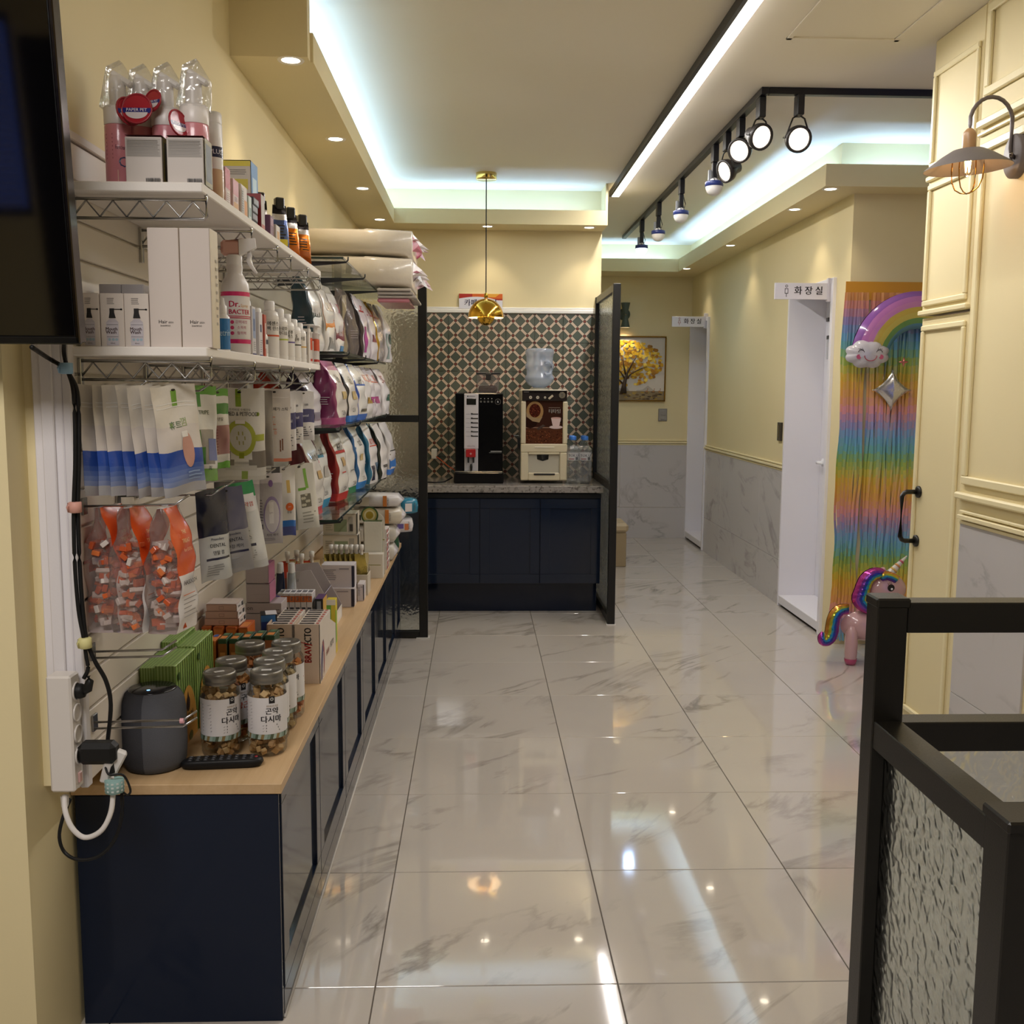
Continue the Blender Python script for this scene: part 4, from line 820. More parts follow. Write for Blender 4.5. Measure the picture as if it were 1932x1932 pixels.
# ================================================================== LOWER WHITE SHELF
nm = ['leftmost', 'middle', 'rightmost']
for i, (x0, x1) in enumerate(((151, 190), (191, 236), (236, 283))):
    a, b = ony(x0, 650, 2.132), ony(x1, 650, 2.132); w_ = (b.x-a.x)*.985; h = .108
    dec = lines('f', .3, .62, .80, .93, 4, '8a8380', .2)
    m = carton_mb(w_, .046, h, 'ddd2c8', dec); O = (-w_/2, -.0236, 0)
    W2 = w_
    m.rect(.24*W2, .76*W2, .03*h, .46*h, O, EX, EZ, 'c6c0c6').poly([(.24*W2, .46*h), (.76*W2, .46*h), (.62*W2, .53*h), (.40*W2, .53*h)], O, EX, EZ, 'bdb6bc')
    O2 = (-w_/2, -.0239, 0)
    m.poly([(.36*W2, .54*h), (.66*W2, .54*h), (.60*W2, .64*h), (.60*W2, .72*h), (.40*W2, .72*h), (.40*W2, .64*h)], O2, EX, EZ, '1c1918').rect(.58*W2, .92*W2, .695*h, .71*h, O2, EX, EZ, '1c1918').disc(.90*W2, .702*h, .0022, .0018, O2, EX, EZ, '1c1918')
    m.rect(.26*W2, .74*W2, .415*h, .42*h, O2, EX, EZ, '3a3a44').rect(.26*W2, .74*W2, .19*h, .194*h, O2, EX, EZ, '3a3a44')
    m.text('Mouth', O2, EX, EZ, .46*W2, .335*h, .085*h, '5a3a34', bold=.02).text('Wash', O2, EX, EZ, .44*W2, .275*h, .085*h, '5a3a34', bold=.02)
    for q in (.36, .52, .66): m.disc(q*W2, .14*h, .0028, .0028, O2, EX, EZ, '9fb8c4')
    m.text('60mL', O2, EX, EZ, .5*W2, .07*h, .04*h, '6a5a5a')
    m.build('mouthwash_carton', None, ((a.x+b.x)/2, 2.132+.0235, S2), 0, 'white mouthwash carton printed with black spray nozzle, %s of three' % nm[i], 'box', 'mouthwash cartons on lower shelf')
for i, x in enumerate((212, 254)):
    p = ony(x, 520, 2.23); carton('plain_carton', 'grey plain carton peeking above the %s mouthwash carton' % ('left' if i == 0 else 'right'), 'box', (p.x, 2.235, S2), .046, .046, .134, 'a9a3a2', [('f', .7, .95, .8, .83, 'b89a30')], group='plain grey cartons behind the mouthwash')
for i, (x0, x1) in enumerate(((284, 343), (344, 401))):
    a, b = ony(x0, 648, 2.132), ony(x1, 648, 2.132); w_ = (b.x-a.x)*.99
    carton('shampoo_carton', 'tall plain white shampoo carton, %s of the pair' % ('left' if i == 0 else 'right'), 'box', ((a.x+b.x)/2, 2.132+.031, S2), w_, .062, .239, 'd3c7be', [('f', 'Hair', .42, .215, .042, '55504c', .35), ('f', 'skin', .68, .212, .028, 'a39b94', .3), ('f', 'SHAMPOO', .5, .182, .018, '77706a', .4), ('r', 0, 1, 0, 1, 'e2d5bc')]+lines('r', .6, .9, .2, .8, 9, 'a89c88'), group='tall white shampoo cartons on lower shelf')
carton('slim_carton', 'slim white carton with red heart mark, right of shampoo cartons', 'box', (-.603, 2.283, S2), .055, .046, .132, 'ddd4cc', [('r', .4, .7, .5, .6, 'b8474a'), ('r', .3, .8, .15, .3, 'b9c6cc')]+lines('r', .3, .8, .65, .9, 5, '8a8a90'))
carton('slim_carton', 'slim cream carton behind the spray bottle, beside shampoo cartons', 'box', (-.63, 2.255, S2), .037, .037, .16, 'd6ccb8', lines('r', .2, .8, .2, .8, 8, '8a8474'))
bottle('small_blue_bottle', 'small bottle with bright blue label and white cap on lower shelf edge', (-.572, 2.337, S2), [(.015, 0), (.0155, .003), (.0155, .075), (.009, .083)], [(.0095, .082), (.0095, .1), (.006, .103), (.004, .118), (0, .119)], [(.004, .072, '2c7cc0')], texts=(('vetrin', .4, .04, .02, 'a9d2ee'),))
# spray bottle with a pink trigger
p = ony(447, 660, 2.66); r = empty('spray_bottle', 'large white spray bottle with pink trigger head and magenta stripes', 'bottle', (-.584, 2.515, S2), .15)
MB().lathe([(.032, 0), (.034, .004), (.034, .150), (.032, .166), (.022, .184), (.018, .192), (.020, .205), (.018, .212)], 'e4dedb', 'plastic', 28).build('body', r)
MB().lathe([(.0185, .208), (.0185, .230), (.016, .234)], 'eeeae8', 'plastic', 24).build('collar', r)
m = MB().box(-.030, .016, -.013, .013, .232, .268, 'dcab9c', 'plastic', .006); m.add([(.012, -.013, .232), (.012, .013, .232), (.012, .013, .270), (.012, -.013, .270), (.052, -.011, .252), (.052, .011, .252), (.050, .011, .274), (.050, -.011, .274)], [(0, 3, 7, 4), (1, 5, 6, 2), (0, 4, 5, 1), (3, 2, 6, 7), (4, 7, 6, 5)], 'f0ebe8', 'plastic')
m.add([(-.018, -.012, .266), (.02, -.012, .272), (.02, .012, .272), (-.018, .012, .266), (-.032, -.012, .245), (-.032, .012, .245)], [(0, 1, 2, 3), (0, 3, 5, 4)], 'dcab9c', 'plastic'); m.build('spray_head', r)
MB().tube([(.034, 0, .25), (.036, 0, .235), (.034, 0, .222), (.040, 0, .208), (.052, 0, .192)], [.006, .0065, .0065, .005, .003], 'f2eeec', 'plastic', 8).build('trigger', r)
m = MB(); R_ = .0345
def fn(x, y): q = x/R_; return (R_*math.sin(q), -R_*math.cos(q), y)
m.lathe([(R_, .024), (R_, .034)], 'd21f6a', 'film', 28, cap=False).lathe([(R_, .136), (R_, .146)], 'd8326e', 'film', 28, cap=False)
m.text('Dr.', None, None, None, .0, .116, .020, 'b81f4a', 'film', bold=.03, fn=fn).text('BACTER', None, None, None, .014, .098, .0155, 'b81f4a', 'film', bold=.03, fn=fn).text('Spray', None, None, None, .026, .113, .010, 'd9a45a', 'film', fn=fn)
for z in (.087, .083): m.lathe([(R_+.0002, z), (R_+.0002, z+.002)], 'c42550', 'film', 28, cap=False)
for k in range(3):
    z = .074-.013*k; vs = [fn(-.006, z)]+[fn(-.006+.0045*math.cos(q*PI/8), z+.0045*math.sin(q*PI/8)) for q in range(16)]
    m.add(vs, [(0, 1+q, 1+(q+1) % 16) for q in range(16)], 'c93a6a', 'film').text(('강력세정', '소독력', '탈취력')[k], None, None, None, .017, z, .0085, 'b85a7a', 'film', fn=fn)
m.build('label', r)
# white cartons and shampoo bottles along the edge
row([(2.593, .041, .041, .121, 'dcd8da', [('r', .15, .9, .35, .95, '9aa8c8'), ('r', .3, .75, .5, .75, '5a6a94'), ('r', 0, 1, 0, .04, '2c3070')]+lines('r', .2, .8, .1, .3, 5, '8a8a94'), 'white carton with blue mountain print after spray bottle'),
     (2.675, .041, .041, .113, 'dcd8da', [('r', .25, .7, .55, .72, '3a4268'), ('r', 0, 1, 0, .04, '2c3070')]+lines('r', .2, .8, .1, .4, 6, '8a8a94'), 'white carton with small navy badge on lower shelf'),
     (2.739, .027, .027, .111, 'b8503c', [('r', .3, .7, .2, .8, 'e0d8d2')], 'thin red sided carton behind white ear cleaner bottle')], -.562, S2, 'carton', 'box', '')
bottle('ear_cleaner_bottle', 'small white bottle with navy triangle label and pointed cap', (-.577, 2.766, S2), [(.017, 0), (.018, .003), (.018, .055), (.012, .066)], [(.008, .066), (.008, .075), (.003, .092), (0, .093)], [(.01, .05, 'dedcdc'), (.034, .046, '3a4258')], texts=(('OT', .5, .024, .012, '3a4258'),))
SH = [(.0238, 0), (.0247, .004), (.0247, .118), (.022, .132), (.012, .138)]
CP = [(.0145, .137), (.0145, .160), (.012, .164), (0, .165)]
bt = [('d05a3c', '에센스', '팩 린스', 'e0604a', 'orange red'), ('b8c45a', '아로마', '바디솝', '5a5a5a', 'lime green'), ('6a5a94', '샴푸', '엑스', '4a4a5a', 'violet'), ('4a4a4a', 'S', '샴푸', '3a3a3a', 'black shield'), ('d2a04a', '크림', '', 'd2a04a', 'pale orange')]
for i, (y, s_) in enumerate(((2.885, .96), (3.02, .895), (3.13, .85), (3.24, .80), (3.34, .767))):
    c, t1, t2, tc, cn = bt[i]
    k = s_; P = [(a, b*k) for a, b in SH]; Q = [(a, b*k) for a, b in CP]
    bottle('shampoo_bottle', 'white shampoo bottle with %s band and Korean lettering on lower shelf' % cn, (-.577, y, S2), P, Q, [(.012, .112*k, 'e6e1dc'), (.062*k, .067*k, c)], texts=((t1, .62, .098*k, .013, '3c3a38'), (t2, .62, .084*k, .012, '3c3a38')), group='white shampoo bottles on lower shelf edge', body='e9e5e0')
    bottle('shampoo_bottle', 'white shampoo bottle in back row behind the %s banded one' % cn, (-.639, y-.018, S2), P, Q, None, group='white shampoo bottles in the back row', body='e4e0dc')
bottle('pump_bottle', 'white pump bottle behind the mountain print carton on lower shelf', (-.639, 2.675, S2), [(.028, 0), (.028, .12), (.014, .135)], [(.014, .135), (.014, .155), (.005, .157), (.005, .175), (0, .175)], None)
row([(3.433, .032, .046, .114, 'dcd4cc', [('f', .2, .8, .25, .9, '4a4644'), ('f', .3, .7, .3, .85, 'dcd4cc'), ('f', .1, .5, .02, .1, '2c2a2a')], 'white syringe carton with black vertical lettering'),
     (3.524, .055, .027, .078, 'dcdad8', [('r', .2, .8, .2, .8, 'c25a4a')], 'small white and red carton at far end of lower shelf')], -.559, S2, 'carton', 'box', '')
for i, (y, x) in enumerate(((3.47, -.577), (3.54, -.568), (3.585, -.571))):
    r = empty('oral_syringe', 'clear plastic oral syringe with orange print, %s of three at far end' % ('nearest', 'middle', 'farthest')[i], 'syringe', (x+.012, y, S2), 0, 'oral syringes on lower shelf')
    MB().lathe([(.010, .0), (.011, .004), (.011, .10), (.014, .102), (.014, .105)], 'e6dfdc', 'film', 16).build('barrel', r); MB().lathe([(.005, .105), (.005, .125), (.018, .127), (.018, .130), (0, .13)], 'e9e5e2', 'plastic', 16).build('plunger', r)
    MB().lathe([(.0114, .045), (.0114, .085)], 'd2553c', 'film', 16, cap=False).lathe([(.0114, .008), (.0114, .016)], 'c23a34', 'film', 16, cap=False).build('print_band', r)
# ================================================================== GLASS SHELVES: pad packs and food bags
def padpack(lb, z, h, y0, y1, x1, sag):
    r = empty('pad_pack', lb, 'pad pack', (0, 0, 0), group='big white pad packs on top glass shelf')
    x0 = -.80; xs = [x0, -.525, -.516, x1]; n = 12; m = MB()
    ring = []; vs = []; fs = []
    for i, x in enumerate(xs+[x1+.004]):
        zz = z-sag*max(0, (x+.52)/.22); sh = 1 if i < 4 else .9
        for k in range(20):
            a = 2*PI*k/20; ca, sa = math.cos(a), math.sin(a); e = .35
            vs.append((x, (y0+y1)/2+(y1-y0)/2*math.copysign(abs(ca)**e, ca)*sh*(.97 if i in (1,) else 1), zz+h/2+h/2*math.copysign(abs(sa)**e, sa)*sh*(.965 if i in (1,) else 1)))
    N = len(xs)+1
    for i in range(N-1): fs += [(i*20+k, (i+1)*20+k, (i+1)*20+(k+1) % 20, i*20+(k+1) % 20) for k in range(20)]
    fs += [tuple(range(20)), tuple(reversed(range((N-1)*20, N*20)))]
    m.add(vs, fs, 'ddd3c4', 'film', True); m.build('pack', r)
    f = MB(); R = random.Random(int(z*100))
    for k in range(9):
        yy = y0+(y1-y0)*R.random(); zt = z-sag+h*(.95-.1*R.random()); L = .03+.05*R.random(); dn = .03+.07*R.random(); c = ('e6dede', 'c9788a', 'dcc0c4', 'e9e2e2')[k % 4]
        f.add([(x1, yy, zt), (x1, yy+.05, zt-.01), (x1+L*.6, yy+.06, zt-dn*.5), (x1+L, yy+.02, zt-dn), (x1+L*.5, yy-.02, zt-dn*.8), (x1, yy-.02, zt-dn)], [(0, 1, 2, 5), (5, 2, 3, 4)], c, 'film', False)
    f.build('loose_film', r)
padpack('upper big white quilted pad pack, top of the pile on glass shelf', 2.0725, .122, 4.766, 5.222, -.306, .010)
padpack('lower big white pad pack with pink film, sagging off the glass shelf', 1.931, .140, 4.75, 5.222, -.306, .012)
r = empty('pad_bundle', 'flat grey and pink film wrapped pad bundle hanging under the white packs', 'pad pack', (0, 0, 0))
m = MB()
for k in range(3): m.box(-.462, -.306+.011*k, 4.75+.01*k, 5.2, 1.918-.015*k-.013, 1.918-.015*k, 'b4aca4', 'film', .006)
MB().box(-.462, -.315, 4.77, 5.17, 1.856, 1.873, 'c27886', 'film', .008).build('pink_film', r); m.build('grey_film', r)
def foodbag(name, lb, loc, L, D, H, cside, cfront, ctop=None, cbot=None, texts=(), marks=(), rz=0, seed=0, lean=.0, group='food bags on the glass shelves', mat='film', topw=.10, sidemat=None, fcol=None):
    """gusseted bag: length L along Y, thickness D along X, printed front towards +X, gusset towards the camera (-Y)"""
    R = random.Random(seed); n = 24; rows = 28; vs = []; fs = []; cs = []; ms = []
    def prof(v): 
        t = 1 if v < .55 else max(topw, 1-((v-.55)/.45)**1.5*(1-topw)); b = .86+.14*min(1, v/.12); return t*b
    def pt(v, k, eps=0):
        a = 2*PI*(k+.5)/n; ca, sa = math.cos(a), math.sin(a); e = .42
        x = math.copysign(abs(ca)**e, ca); y = math.copysign(abs(sa)**e, sa); d = D/2*prof(v)+eps; l = L/2*(1-.05*v)+eps
        wob = .0024*math.sin(11*v+a*2+seed)+.002*math.sin(23*v-a*3+seed*2)
        fold = -.25*D*math.exp(-((abs(sa)-1)**2)/.01)*(1 if abs(ca) < .25 else 0)*min(1, v*1.5)*.5
        return (x*d+wob+lean*v*v, y*(l+fold)+wob, v*H)
    for j in range(rows+1):
        for k in range(n): vs.append(pt(j/rows, k))
    for j in range(rows):
        v = (j+.5)/rows
        for k in range(n):
            a = 2*PI*(k+1)/n; fs.append((j*n+k, j*n+(k+1) % n, (j+1)*n+(k+1) % n, (j+1)*n+k))
            c = cfront if (math.cos(a) > .72 or math.cos(a) < -.72) else cside
            if fcol and c == cfront: c = fcol(v)
            if ctop and v > .86: c = ctop
            if cbot and v < .10: c = cbot
            cs.append(c); ms.append(sidemat if (sidemat and c == cside) else mat)
    m = MB().add(vs, fs, cs, ms, True); m.add([vs[k] for k in range(n)], [tuple(reversed(range(n)))], cside, mat); m.add([vs[rows*n+k] for k in range(n)], [tuple(range(n))], ctop or cside, mat)
    def surf(y, z):                         # y along L (-.5...5), z 0..1, on the +X face
        v = z; d = D/2*prof(v); q = min(.97, abs(y)*1.8)**(1/.42); a = math.copysign(math.asin(q), y)
        wob = .0024*math.sin(11*v+a*2+seed)+.002*math.sin(23*v-a*3+seed*2)
        return (d*math.cos(a)**.42+wob+lean*v*v+.0022, y*L*.9*(1-.05*v)+wob, z*H)
    for y0, y1, z0, z1, c in marks:
        nz = max(1, int((z1-z0)*40)); q = [tuple(surf(y, z0+(z1-z0)*j/nz)) for j in range(nz+1) for y in (y0, y1)]
        m.add(q, [(2*j, 2*j+1, 2*j+3, 2*j+2) for j in range(nz)], c, mat, True)
    for t, y, z, s_, c in texts: m.text(t, None, None, None, y, z, s_, c, mat, wmax=.8, bold=.012, fn=lambda a, b: tuple(Vector(surf(a, (b-z)*L/H+z))+Vector((.0006, 0, 0))))
    # gusset print, facing the camera
    O = (0, -L/2*.97-.004, 0)
    if sidemat: return m
    for k in range(4): m.rect(-D*.22, D*.22-D*.2*R.random(), H*(.42-.035*k), H*(.425-.035*k)+.0016, O, EX, EZ, 'cfc8d2', mat)
    return m.build(name, None, loc, rz, lb, 'food bag', group)
# level z=1.605
B = [(3.780, .119, .310, '2c4450', 'd9d6d4', None, 'e6e2e0', [('NAN', 0, .5, .3, 'e6e2e0')], [(-.5, .5, .35, .75, '2c4450'), (-.5, .5, .05, .25, 'b4b0b0')], 'teal and white food bag at near end of second glass shelf'),
     (3.981, .119, .297, 'd9d4d0', 'e0dcd8', None, None, [('CALM', 0, .62, .28, 'f0d8b8')], [(-.5, .5, .30, .78, 'd97a24'), (-.5, .5, .30, .38, 'd99a2c'), (-.4, .4, .05, .22, '9a9894')], 'orange panelled white food bag on second glass shelf'),
     (4.163, .110, .274, 'cbc6c6', 'dedad8', None, None, [('Rx', 0, .35, .4, 'e6dada')], [(-.5, .4, .22, .50, '7a2a42'), (-.5, .3, .62, .75, '8a3048'), (-.3, .2, .04, .14, '4a8ac0')], 'white food bag with maroon panel on second glass shelf'),
     (4.382, .183, .288, 'aaa9a2', 'b4b3ac', None, None, [], [], 'large translucent grey plastic food bag on second glass shelf'),
     (4.620, .119, .283, '3a3034', 'dcd4da', None, None, [('RC', 0, .78, .25, 'b83a34')], [(-.4, -.1, .1, .5, 'a8328c'), (-.4, .3, .73, .75, 'b83a34')], 'white food bag with magenta stripe on second glass shelf'),
     (4.784, .119, .274, 'c2b8c2', 'dcd6dc', None, None, [('RC', 0, .80, .25, 'b83a34')], [(-.4, .4, .30, .42, '8a2848'), (-.4, .3, .73, .75, 'b83a34')], 'white food bag with maroon box on second glass shelf'),
     (4.948, .119, .274, 'b8963c', 'dcd6dc', None, None, [], [(-.4, .3, .73, .75, 'b83a34')], 'gold and white foil food bag on second glass shelf'),
     (5.149, .128, .278, 'c9c6c8', 'dad6da', None, None, [('F', .2, .42, .3, '2c4a44')], [(-.45, -.2, .05, .5, '8a9a9a'), (0, .4, .32, .50, '3a5a54')], 'last white food bag with green box on second glass shelf')]
for i, (y, D, H, cs_, cf, ct, cb, tx, mk, lb) in enumerate(B): foodbag('food_bag', lb, ((-.573, -.557, -.545, -.512, -.49, -.473, -.456, -.436)[i]-.042, y, G1), .15, .084, min(H, .285), cs_, cf, ct, cb, tx, mk, seed=i, lean=-.03, rz=-.10, mat='foil' if 'gold' in lb else ('smoke_film' if 'translucent' in lb else 'film'))
# level z=1.325
B = [(3.415, .146, .274, '2e2440', 'd6d2d6', None, None, [], [(-.3, .3, .1, .25, '8a8a94')], 'dark purple food bag at near end of third glass shelf'),
     (3.670, .137, .288, '8a3a68', 'd9d2cc', 'b86a94', 'b8588a', [('i/d', -.1, .72, .26, '2a2828'), ('2.5 lb', 0, .18, .13, '4a4848')], [(-.45, .45, .63, .66, 'c2405a'), (-.1, .25, .40, .52, 'c9b07a')], 'magenta sided food bag with pink top on third glass shelf'),
     (3.944, .128, .260, '2c2a30', 'dad5d0', None, '2f6fc0', [('s/d', 0, .70, .26, '2a2828'), ('2.5 lb', 0, .2, .13, '4a4848')], [(-.2, .2, .38, .52, 'c9b07a')], 'white food bag with blue foot and black sides on third glass shelf'),
     (4.182, .128, .260, '2448a0', 'd9d6d2', None, '2f62b8', [('u/d', 0, .70, .26, '2a2828')], [(-.45, .45, .62, .65, '3a62b8'), (-.3, .3, .15, .2, '3a3a3a')], 'royal blue sided food bag on third glass shelf'),
     (4.419, .128, .251, 'a8904c', 'dcd8d8', None, None, [('RC', 0, .76, .25, 'c24a34')], [(-.4, .4, .69, .71, 'c24a34'), (-.3, .4, .28, .40, 'b08a3a')], 'white food bag with gold sides on third glass shelf'),
     (4.638, .128, .251, '9a7a3c', 'dcd6dc', None, None, [('RC', 0, .78, .25, 'c24a34')], [(-.4, .4, .69, .71, 'c24a34'), (-.3, .4, .28, .40, 'b0388a')], 'white food bag with pink box and gold side on third glass shelf'),
     (4.857, .128, .247, '5a2448', 'dcd6dc', None, None, [('RC', 0, .78, .25, 'c24a34')], [(-.4, .4, .69, .71, 'c24a34'), (-.4, .1, .26, .40, 'a83a78')], 'white food bag with plum side on third glass shelf'),
     (5.095, .137, .247, 'd2ced2', 'dedade', None, None, [('RC', 0, .78, .25, 'c24a34')], [(-.4, .4, .69, .71, 'c24a34'), (0, .4, .3, .44, '3a6a5a')], 'last white food bag by the glass screen on third glass shelf')]
for i, (y, D, H, cs_, cf, ct, cb, tx, mk, lb) in enumerate(B): foodbag('food_bag', lb, ((-.545, -.477, -.47, -.461, -.462, -.468, -.465, -.446)[i]-.045, 3.50 if i == 0 else y, G2), .165, .09, .18 if i == 0 else min(H, .222), cs_, cf, ct, cb, tx, mk, seed=20+i, lean=-.02, rz=-.12)
# level z=1.0
B = [(3.433, .146, .274, '6a2832', 'd9d4ce', None, 'd2505a', [("Hill's", -.05, .72, .24, '2a2828'), ('k/d', .25, .74, .2, '3a3838'), ('2.5 lb', 0, .18, .13, '4a4848')], [(-.45, .45, .63, .665, 'd0606a'), (-.1, .2, .45, .55, 'c0a070')], 'dark red food bag with pink foot at near end of lowest glass shelf'),
     (3.670, .137, .283, '6a5a58', 'd6d4d0', None, '2f86b0', [('z/d', 0, .74, .24, '2a2828'), ('2.5 lb', 0, .18, .13, '4a4848')], [(-.45, .1, .66, .70, '3a90b8'), (-.2, .2, .40, .55, 'b4aea8')], 'white food bag with light blue foot on lowest glass shelf'),
     (3.908, .137, .283, '8e1f24', 'd9d4ce', None, 'b8302c', [("Hill's", 0, .74, .24, '2a2828'), ('2.5 lb', 0, .16, .13, '4a4848')], [(-.45, .45, .66, .70, 'b8282c'), (-.1, .2, .48, .60, 'c0a070'), (-.2, .2, .38, .4, 'c0504a')], 'bright red sided food bag on lowest glass shelf'),
     (4.145, .128, .265, 'c9c6c0', 'd9d6d0', None, '2e8a58', [('2.5 lb', 0, .16, .13, '4a4848')], [(-.3, .3, .35, .37, '8a8a88')], 'white food bag with green foot on lowest glass shelf'),
     (4.382, .137, .274, '1f5a90', 'd9d8d4', None, '2f78c0', [('c/d', 0, .72, .26, '2a2828'), ('2.5 lb', 0, .16, .13, '4a4848')], [(-.45, .45, .62, .66, '3a86c0'), (-.15, .2, .44, .54, 'c9b07a')], 'deep blue sided food bag on lowest glass shelf'),
     (4.620, .128, .265, '2a6a8a', 'dcd8d8', None, None, [('ROYAL', 0, .70, .22, 'c24a34')], [(-.4, .4, .62, .64, 'c24a34'), (-.4, -.1, .05, .3, '2a2c44'), (.1, .4, .2, .34, '5a7a98')], 'teal sided white food bag with red line on lowest glass shelf'),
     (4.857, .128, .260, '1c2422', 'dcd8d8', None, None, [], [(-.2, .3, .2, .25, '5a5a5a')], 'black and white food bag on lowest glass shelf'),
     (5.095, .137, .256, 'b8b4b4', 'c9c6c8', None, '2f6cc0', [], [(-.4, .4, .45, .47, '3a3a3a'), (-.4, .4, .38, .40, '3a3a3a'), (-.45, .45, .12, .3, '2f74c8')], 'silver food bag with blue band by the glass screen on lowest glass shelf')]
for i, (y, D, H, cs_, cf, ct, cb, tx, mk, lb) in enumerate(B): foodbag('food_bag', lb, ((-.53, -.54, -.508, -.505, -.49, -.462, -.438, -.42)[i]-.042, y, G3), .165, .084, min(H, .27), cs_, cf, ct, cb, tx, mk, seed=40+i, lean=-.02, rz=-.12)
foodbag('food_bag', 'bright orange red food bag behind the hanging pouches, near end of glass shelf', (-.70, 3.50, G2), .14, .10, .18, 'c2381c', 'c83c1e', None, None, [], [], seed=77, lean=-.02)
# ================================================================== HANGING DISPLAY
def hook(Y, z, xt, lb, double=False, tip=.02):
    m = MB().box(-.8194, -.814, -.012, .012, -.018, .018, 'a9a9ab', 'chrome', .001)
    for dz in ((0, -.014) if double else (0,)): m.tube([(-.815, 0, dz), (xt-.03, 0, dz+.004), (xt, 0, dz+.004+tip)], .0026, 'b4b4b6', 'chrome', 6)
    m.build('peg_hook', None, (0, Y, z), 0, lb, 'hook', 'chrome peg hooks on the slatwall')
for i, (Y, xt) in enumerate(((2.14, -.68), (2.29, -.585), (2.42, -.585), (2.60, -.575), (2.78, -.565), (2.92, -.56), (3.05, -.55), (3.17, -.53))):
    hook(Y, 1.452, xt, 'chrome peg hook in upper row, %s from the camera' % ('nearest', 'second', 'third', 'fourth', 'fifth', 'sixth', 'seventh', 'eighth')[i])
for i, (Y, xt) in enumerate(((2.13, -.60), (2.33, -.575), (2.46, -.585), (2.68, -.575), (2.86, -.565), (3.0, -.55), (3.10, -.525))):
    hook(Y, 1.217, xt, 'chrome peg hook in middle row, %s from the camera' % ('nearest', 'second', 'third', 'fourth', 'fifth', 'sixth', 'seventh')[i])
hook(2.14, .905, -.64, 'empty double chrome hook just above the grey speaker', True)
hook(2.135, .752, -.60, 'empty double chrome hook in front of the grey speaker', True)
MB().lathe([(.006, -.004), (.006, .004)], 'd9a0a8', 'plastic', 10).build('hook_ring', None, (-.632, 2.135, .754), 0, 'tiny pink ring on the hook before the grey speaker', 'ring').rotation_euler = (0, 1.57, 0)
def hang(name, lb, loc, rz, W_, H, T, paint, deco=None, group=None, tilt=0, seed=1, nu=14, nv=22, **kw):
    m, sf = sheet(W_, H, T, paint, nu, nv, seed=seed, **kw); m2 = m
    if deco: deco(m2, sf)
    sell(m2, sf, .5, .955, .05*.1/W_, .012*.2/H, '1c1a18', eps=.0015)
    o = m2.build(name, None, None, 0, lb, 'pouch', group)
    # pivot at the hang hole
    o.data.transform(Matrix.Translation((0, 0, -H*.955))); o.location = loc; o.rotation_euler = (0, tilt, rz); return o
# white pouches with blue foot, seven on the first hook
ordn = ['closest to the wall', 'second from the wall', 'third from the wall', 'fourth from the wall', 'fifth from the wall', 'sixth, second from the aisle', 'outermost, nearest the aisle']
for i in range(7):
    def pt(u, v, b): 
        if v < .07: return 'a9a7a8'
        if v < .42:
            t = max(0, min(1, (.30-v)/.24)); A = (45, 76, 156); B_ = (150, 158, 182); return '%02x%02x%02x' % tuple(int(A[q]+(B_[q]-A[q])*t) for q in range(3))
        return 'd2cabd' if v > .62 else 'cdc4bc'
    def dc(m, sf):
        W_, H = .108, .228
        spatch(m, sf, .44, .56, .80, .95, '6f9a3c')
        stxt(m, sf, W_, H, '휴트', .42, .635, .075, '57735a', .3); stxt(m, sf, W_, H, '껌', .62, .65, .085, '9aa87a', .2); spatch(m, sf, .30, .36, .62, .66, '8aa05a')
        sell(m, sf, .62, .40, .13, .165, 'bf8f80', eps=.0014); spatch(m, sf, .52, .66, .52, .575, 'e0dad2', eps=.0018)
        spatch(m, sf, .06, .94, .835, .842, 'e9e6e0'); spatch(m, sf, .06, .94, .80, .807, 'e9e6e0')
        slines(m, sf, .55, .9, .12, .22, 3, '8fa6cc')
    x = -.79+.0245*i
    hang('snack_pouch', 'white treat pouch with blue foot on first hook, ' + ordn[i], (x+.012, 2.145+.004*(i % 2), 1.458), .98-.10*(i == 6)+.05*math.sin(i*2.3), .108, .228, .020, pt, dc, 'white and blue treat pouches on first hook', tilt=-.03-.014*i, taper=.0, bulge=.3, seed=i*3+1, wr=.0045)
# green and clear pouches
def pt(u, v, b): return '5a9a34' if v > .90 else ('3f7a2c' if .18 < v < .55 and (u < .28 or (v < .35 and u < .45)) else ('8f8a84' if .18 < v < .55 and u < .8 else ('d8d6d0' if v > .12 else '77a84e')))
def dc(m, sf): stxt(m, sf, .08, .215, 'TRIPE', .5, .72, .06, '4a5a44', .8); stxt(m, sf, .08, .215, '3L', .6, .14, .06, '55605a', .3); spatch(m, sf, .30, .42, .78, .93, '3f8a34'); spatch(m, sf, .55, .9, .22, .45, '6a74a4')
hang('snack_pouch', 'white and green tripe treat pouch right of the blue footed pouches', (-.618, 2.32, 1.458), 1.0, .08, .215, .022, pt, dc, seed=31, wr=.004)
def pt(u, v, b): return '5a9a34' if v > .92 else ('3c7a30' if .68 < v < .82 else ('a07470' if .18 < v < .55 else ('d2cfc8' if v > .1 else '6fae3e')))
def dc(m, sf): sell(m, sf, .5, .62, .42, .07, 'd9d5cc'); stxt(m, sf, .066, .19, '덴탈', .5, .62, .05, '5a5448', .6); sell(m, sf, .5, .13, .4, .05, 'd9d6ce'); slines(m, sf, .3, .4, .2, .52, 9, '8a5a58')
hang('snack_pouch', 'narrow clear pouch of brown dental sticks with green top', (-.620, 2.46, 1.452), .95, .066, .19, .02, pt, dc, seed=33, wr=.003)
def pt(u, v, b):
    if .12 < v < .30 and (u < .34 or u > .66) and abs(u-.5)*1.1 > .12+(v-.12)*.7: return '857c70'
    return 'd9d4ca' if v > .06 else 'cfc9bd'
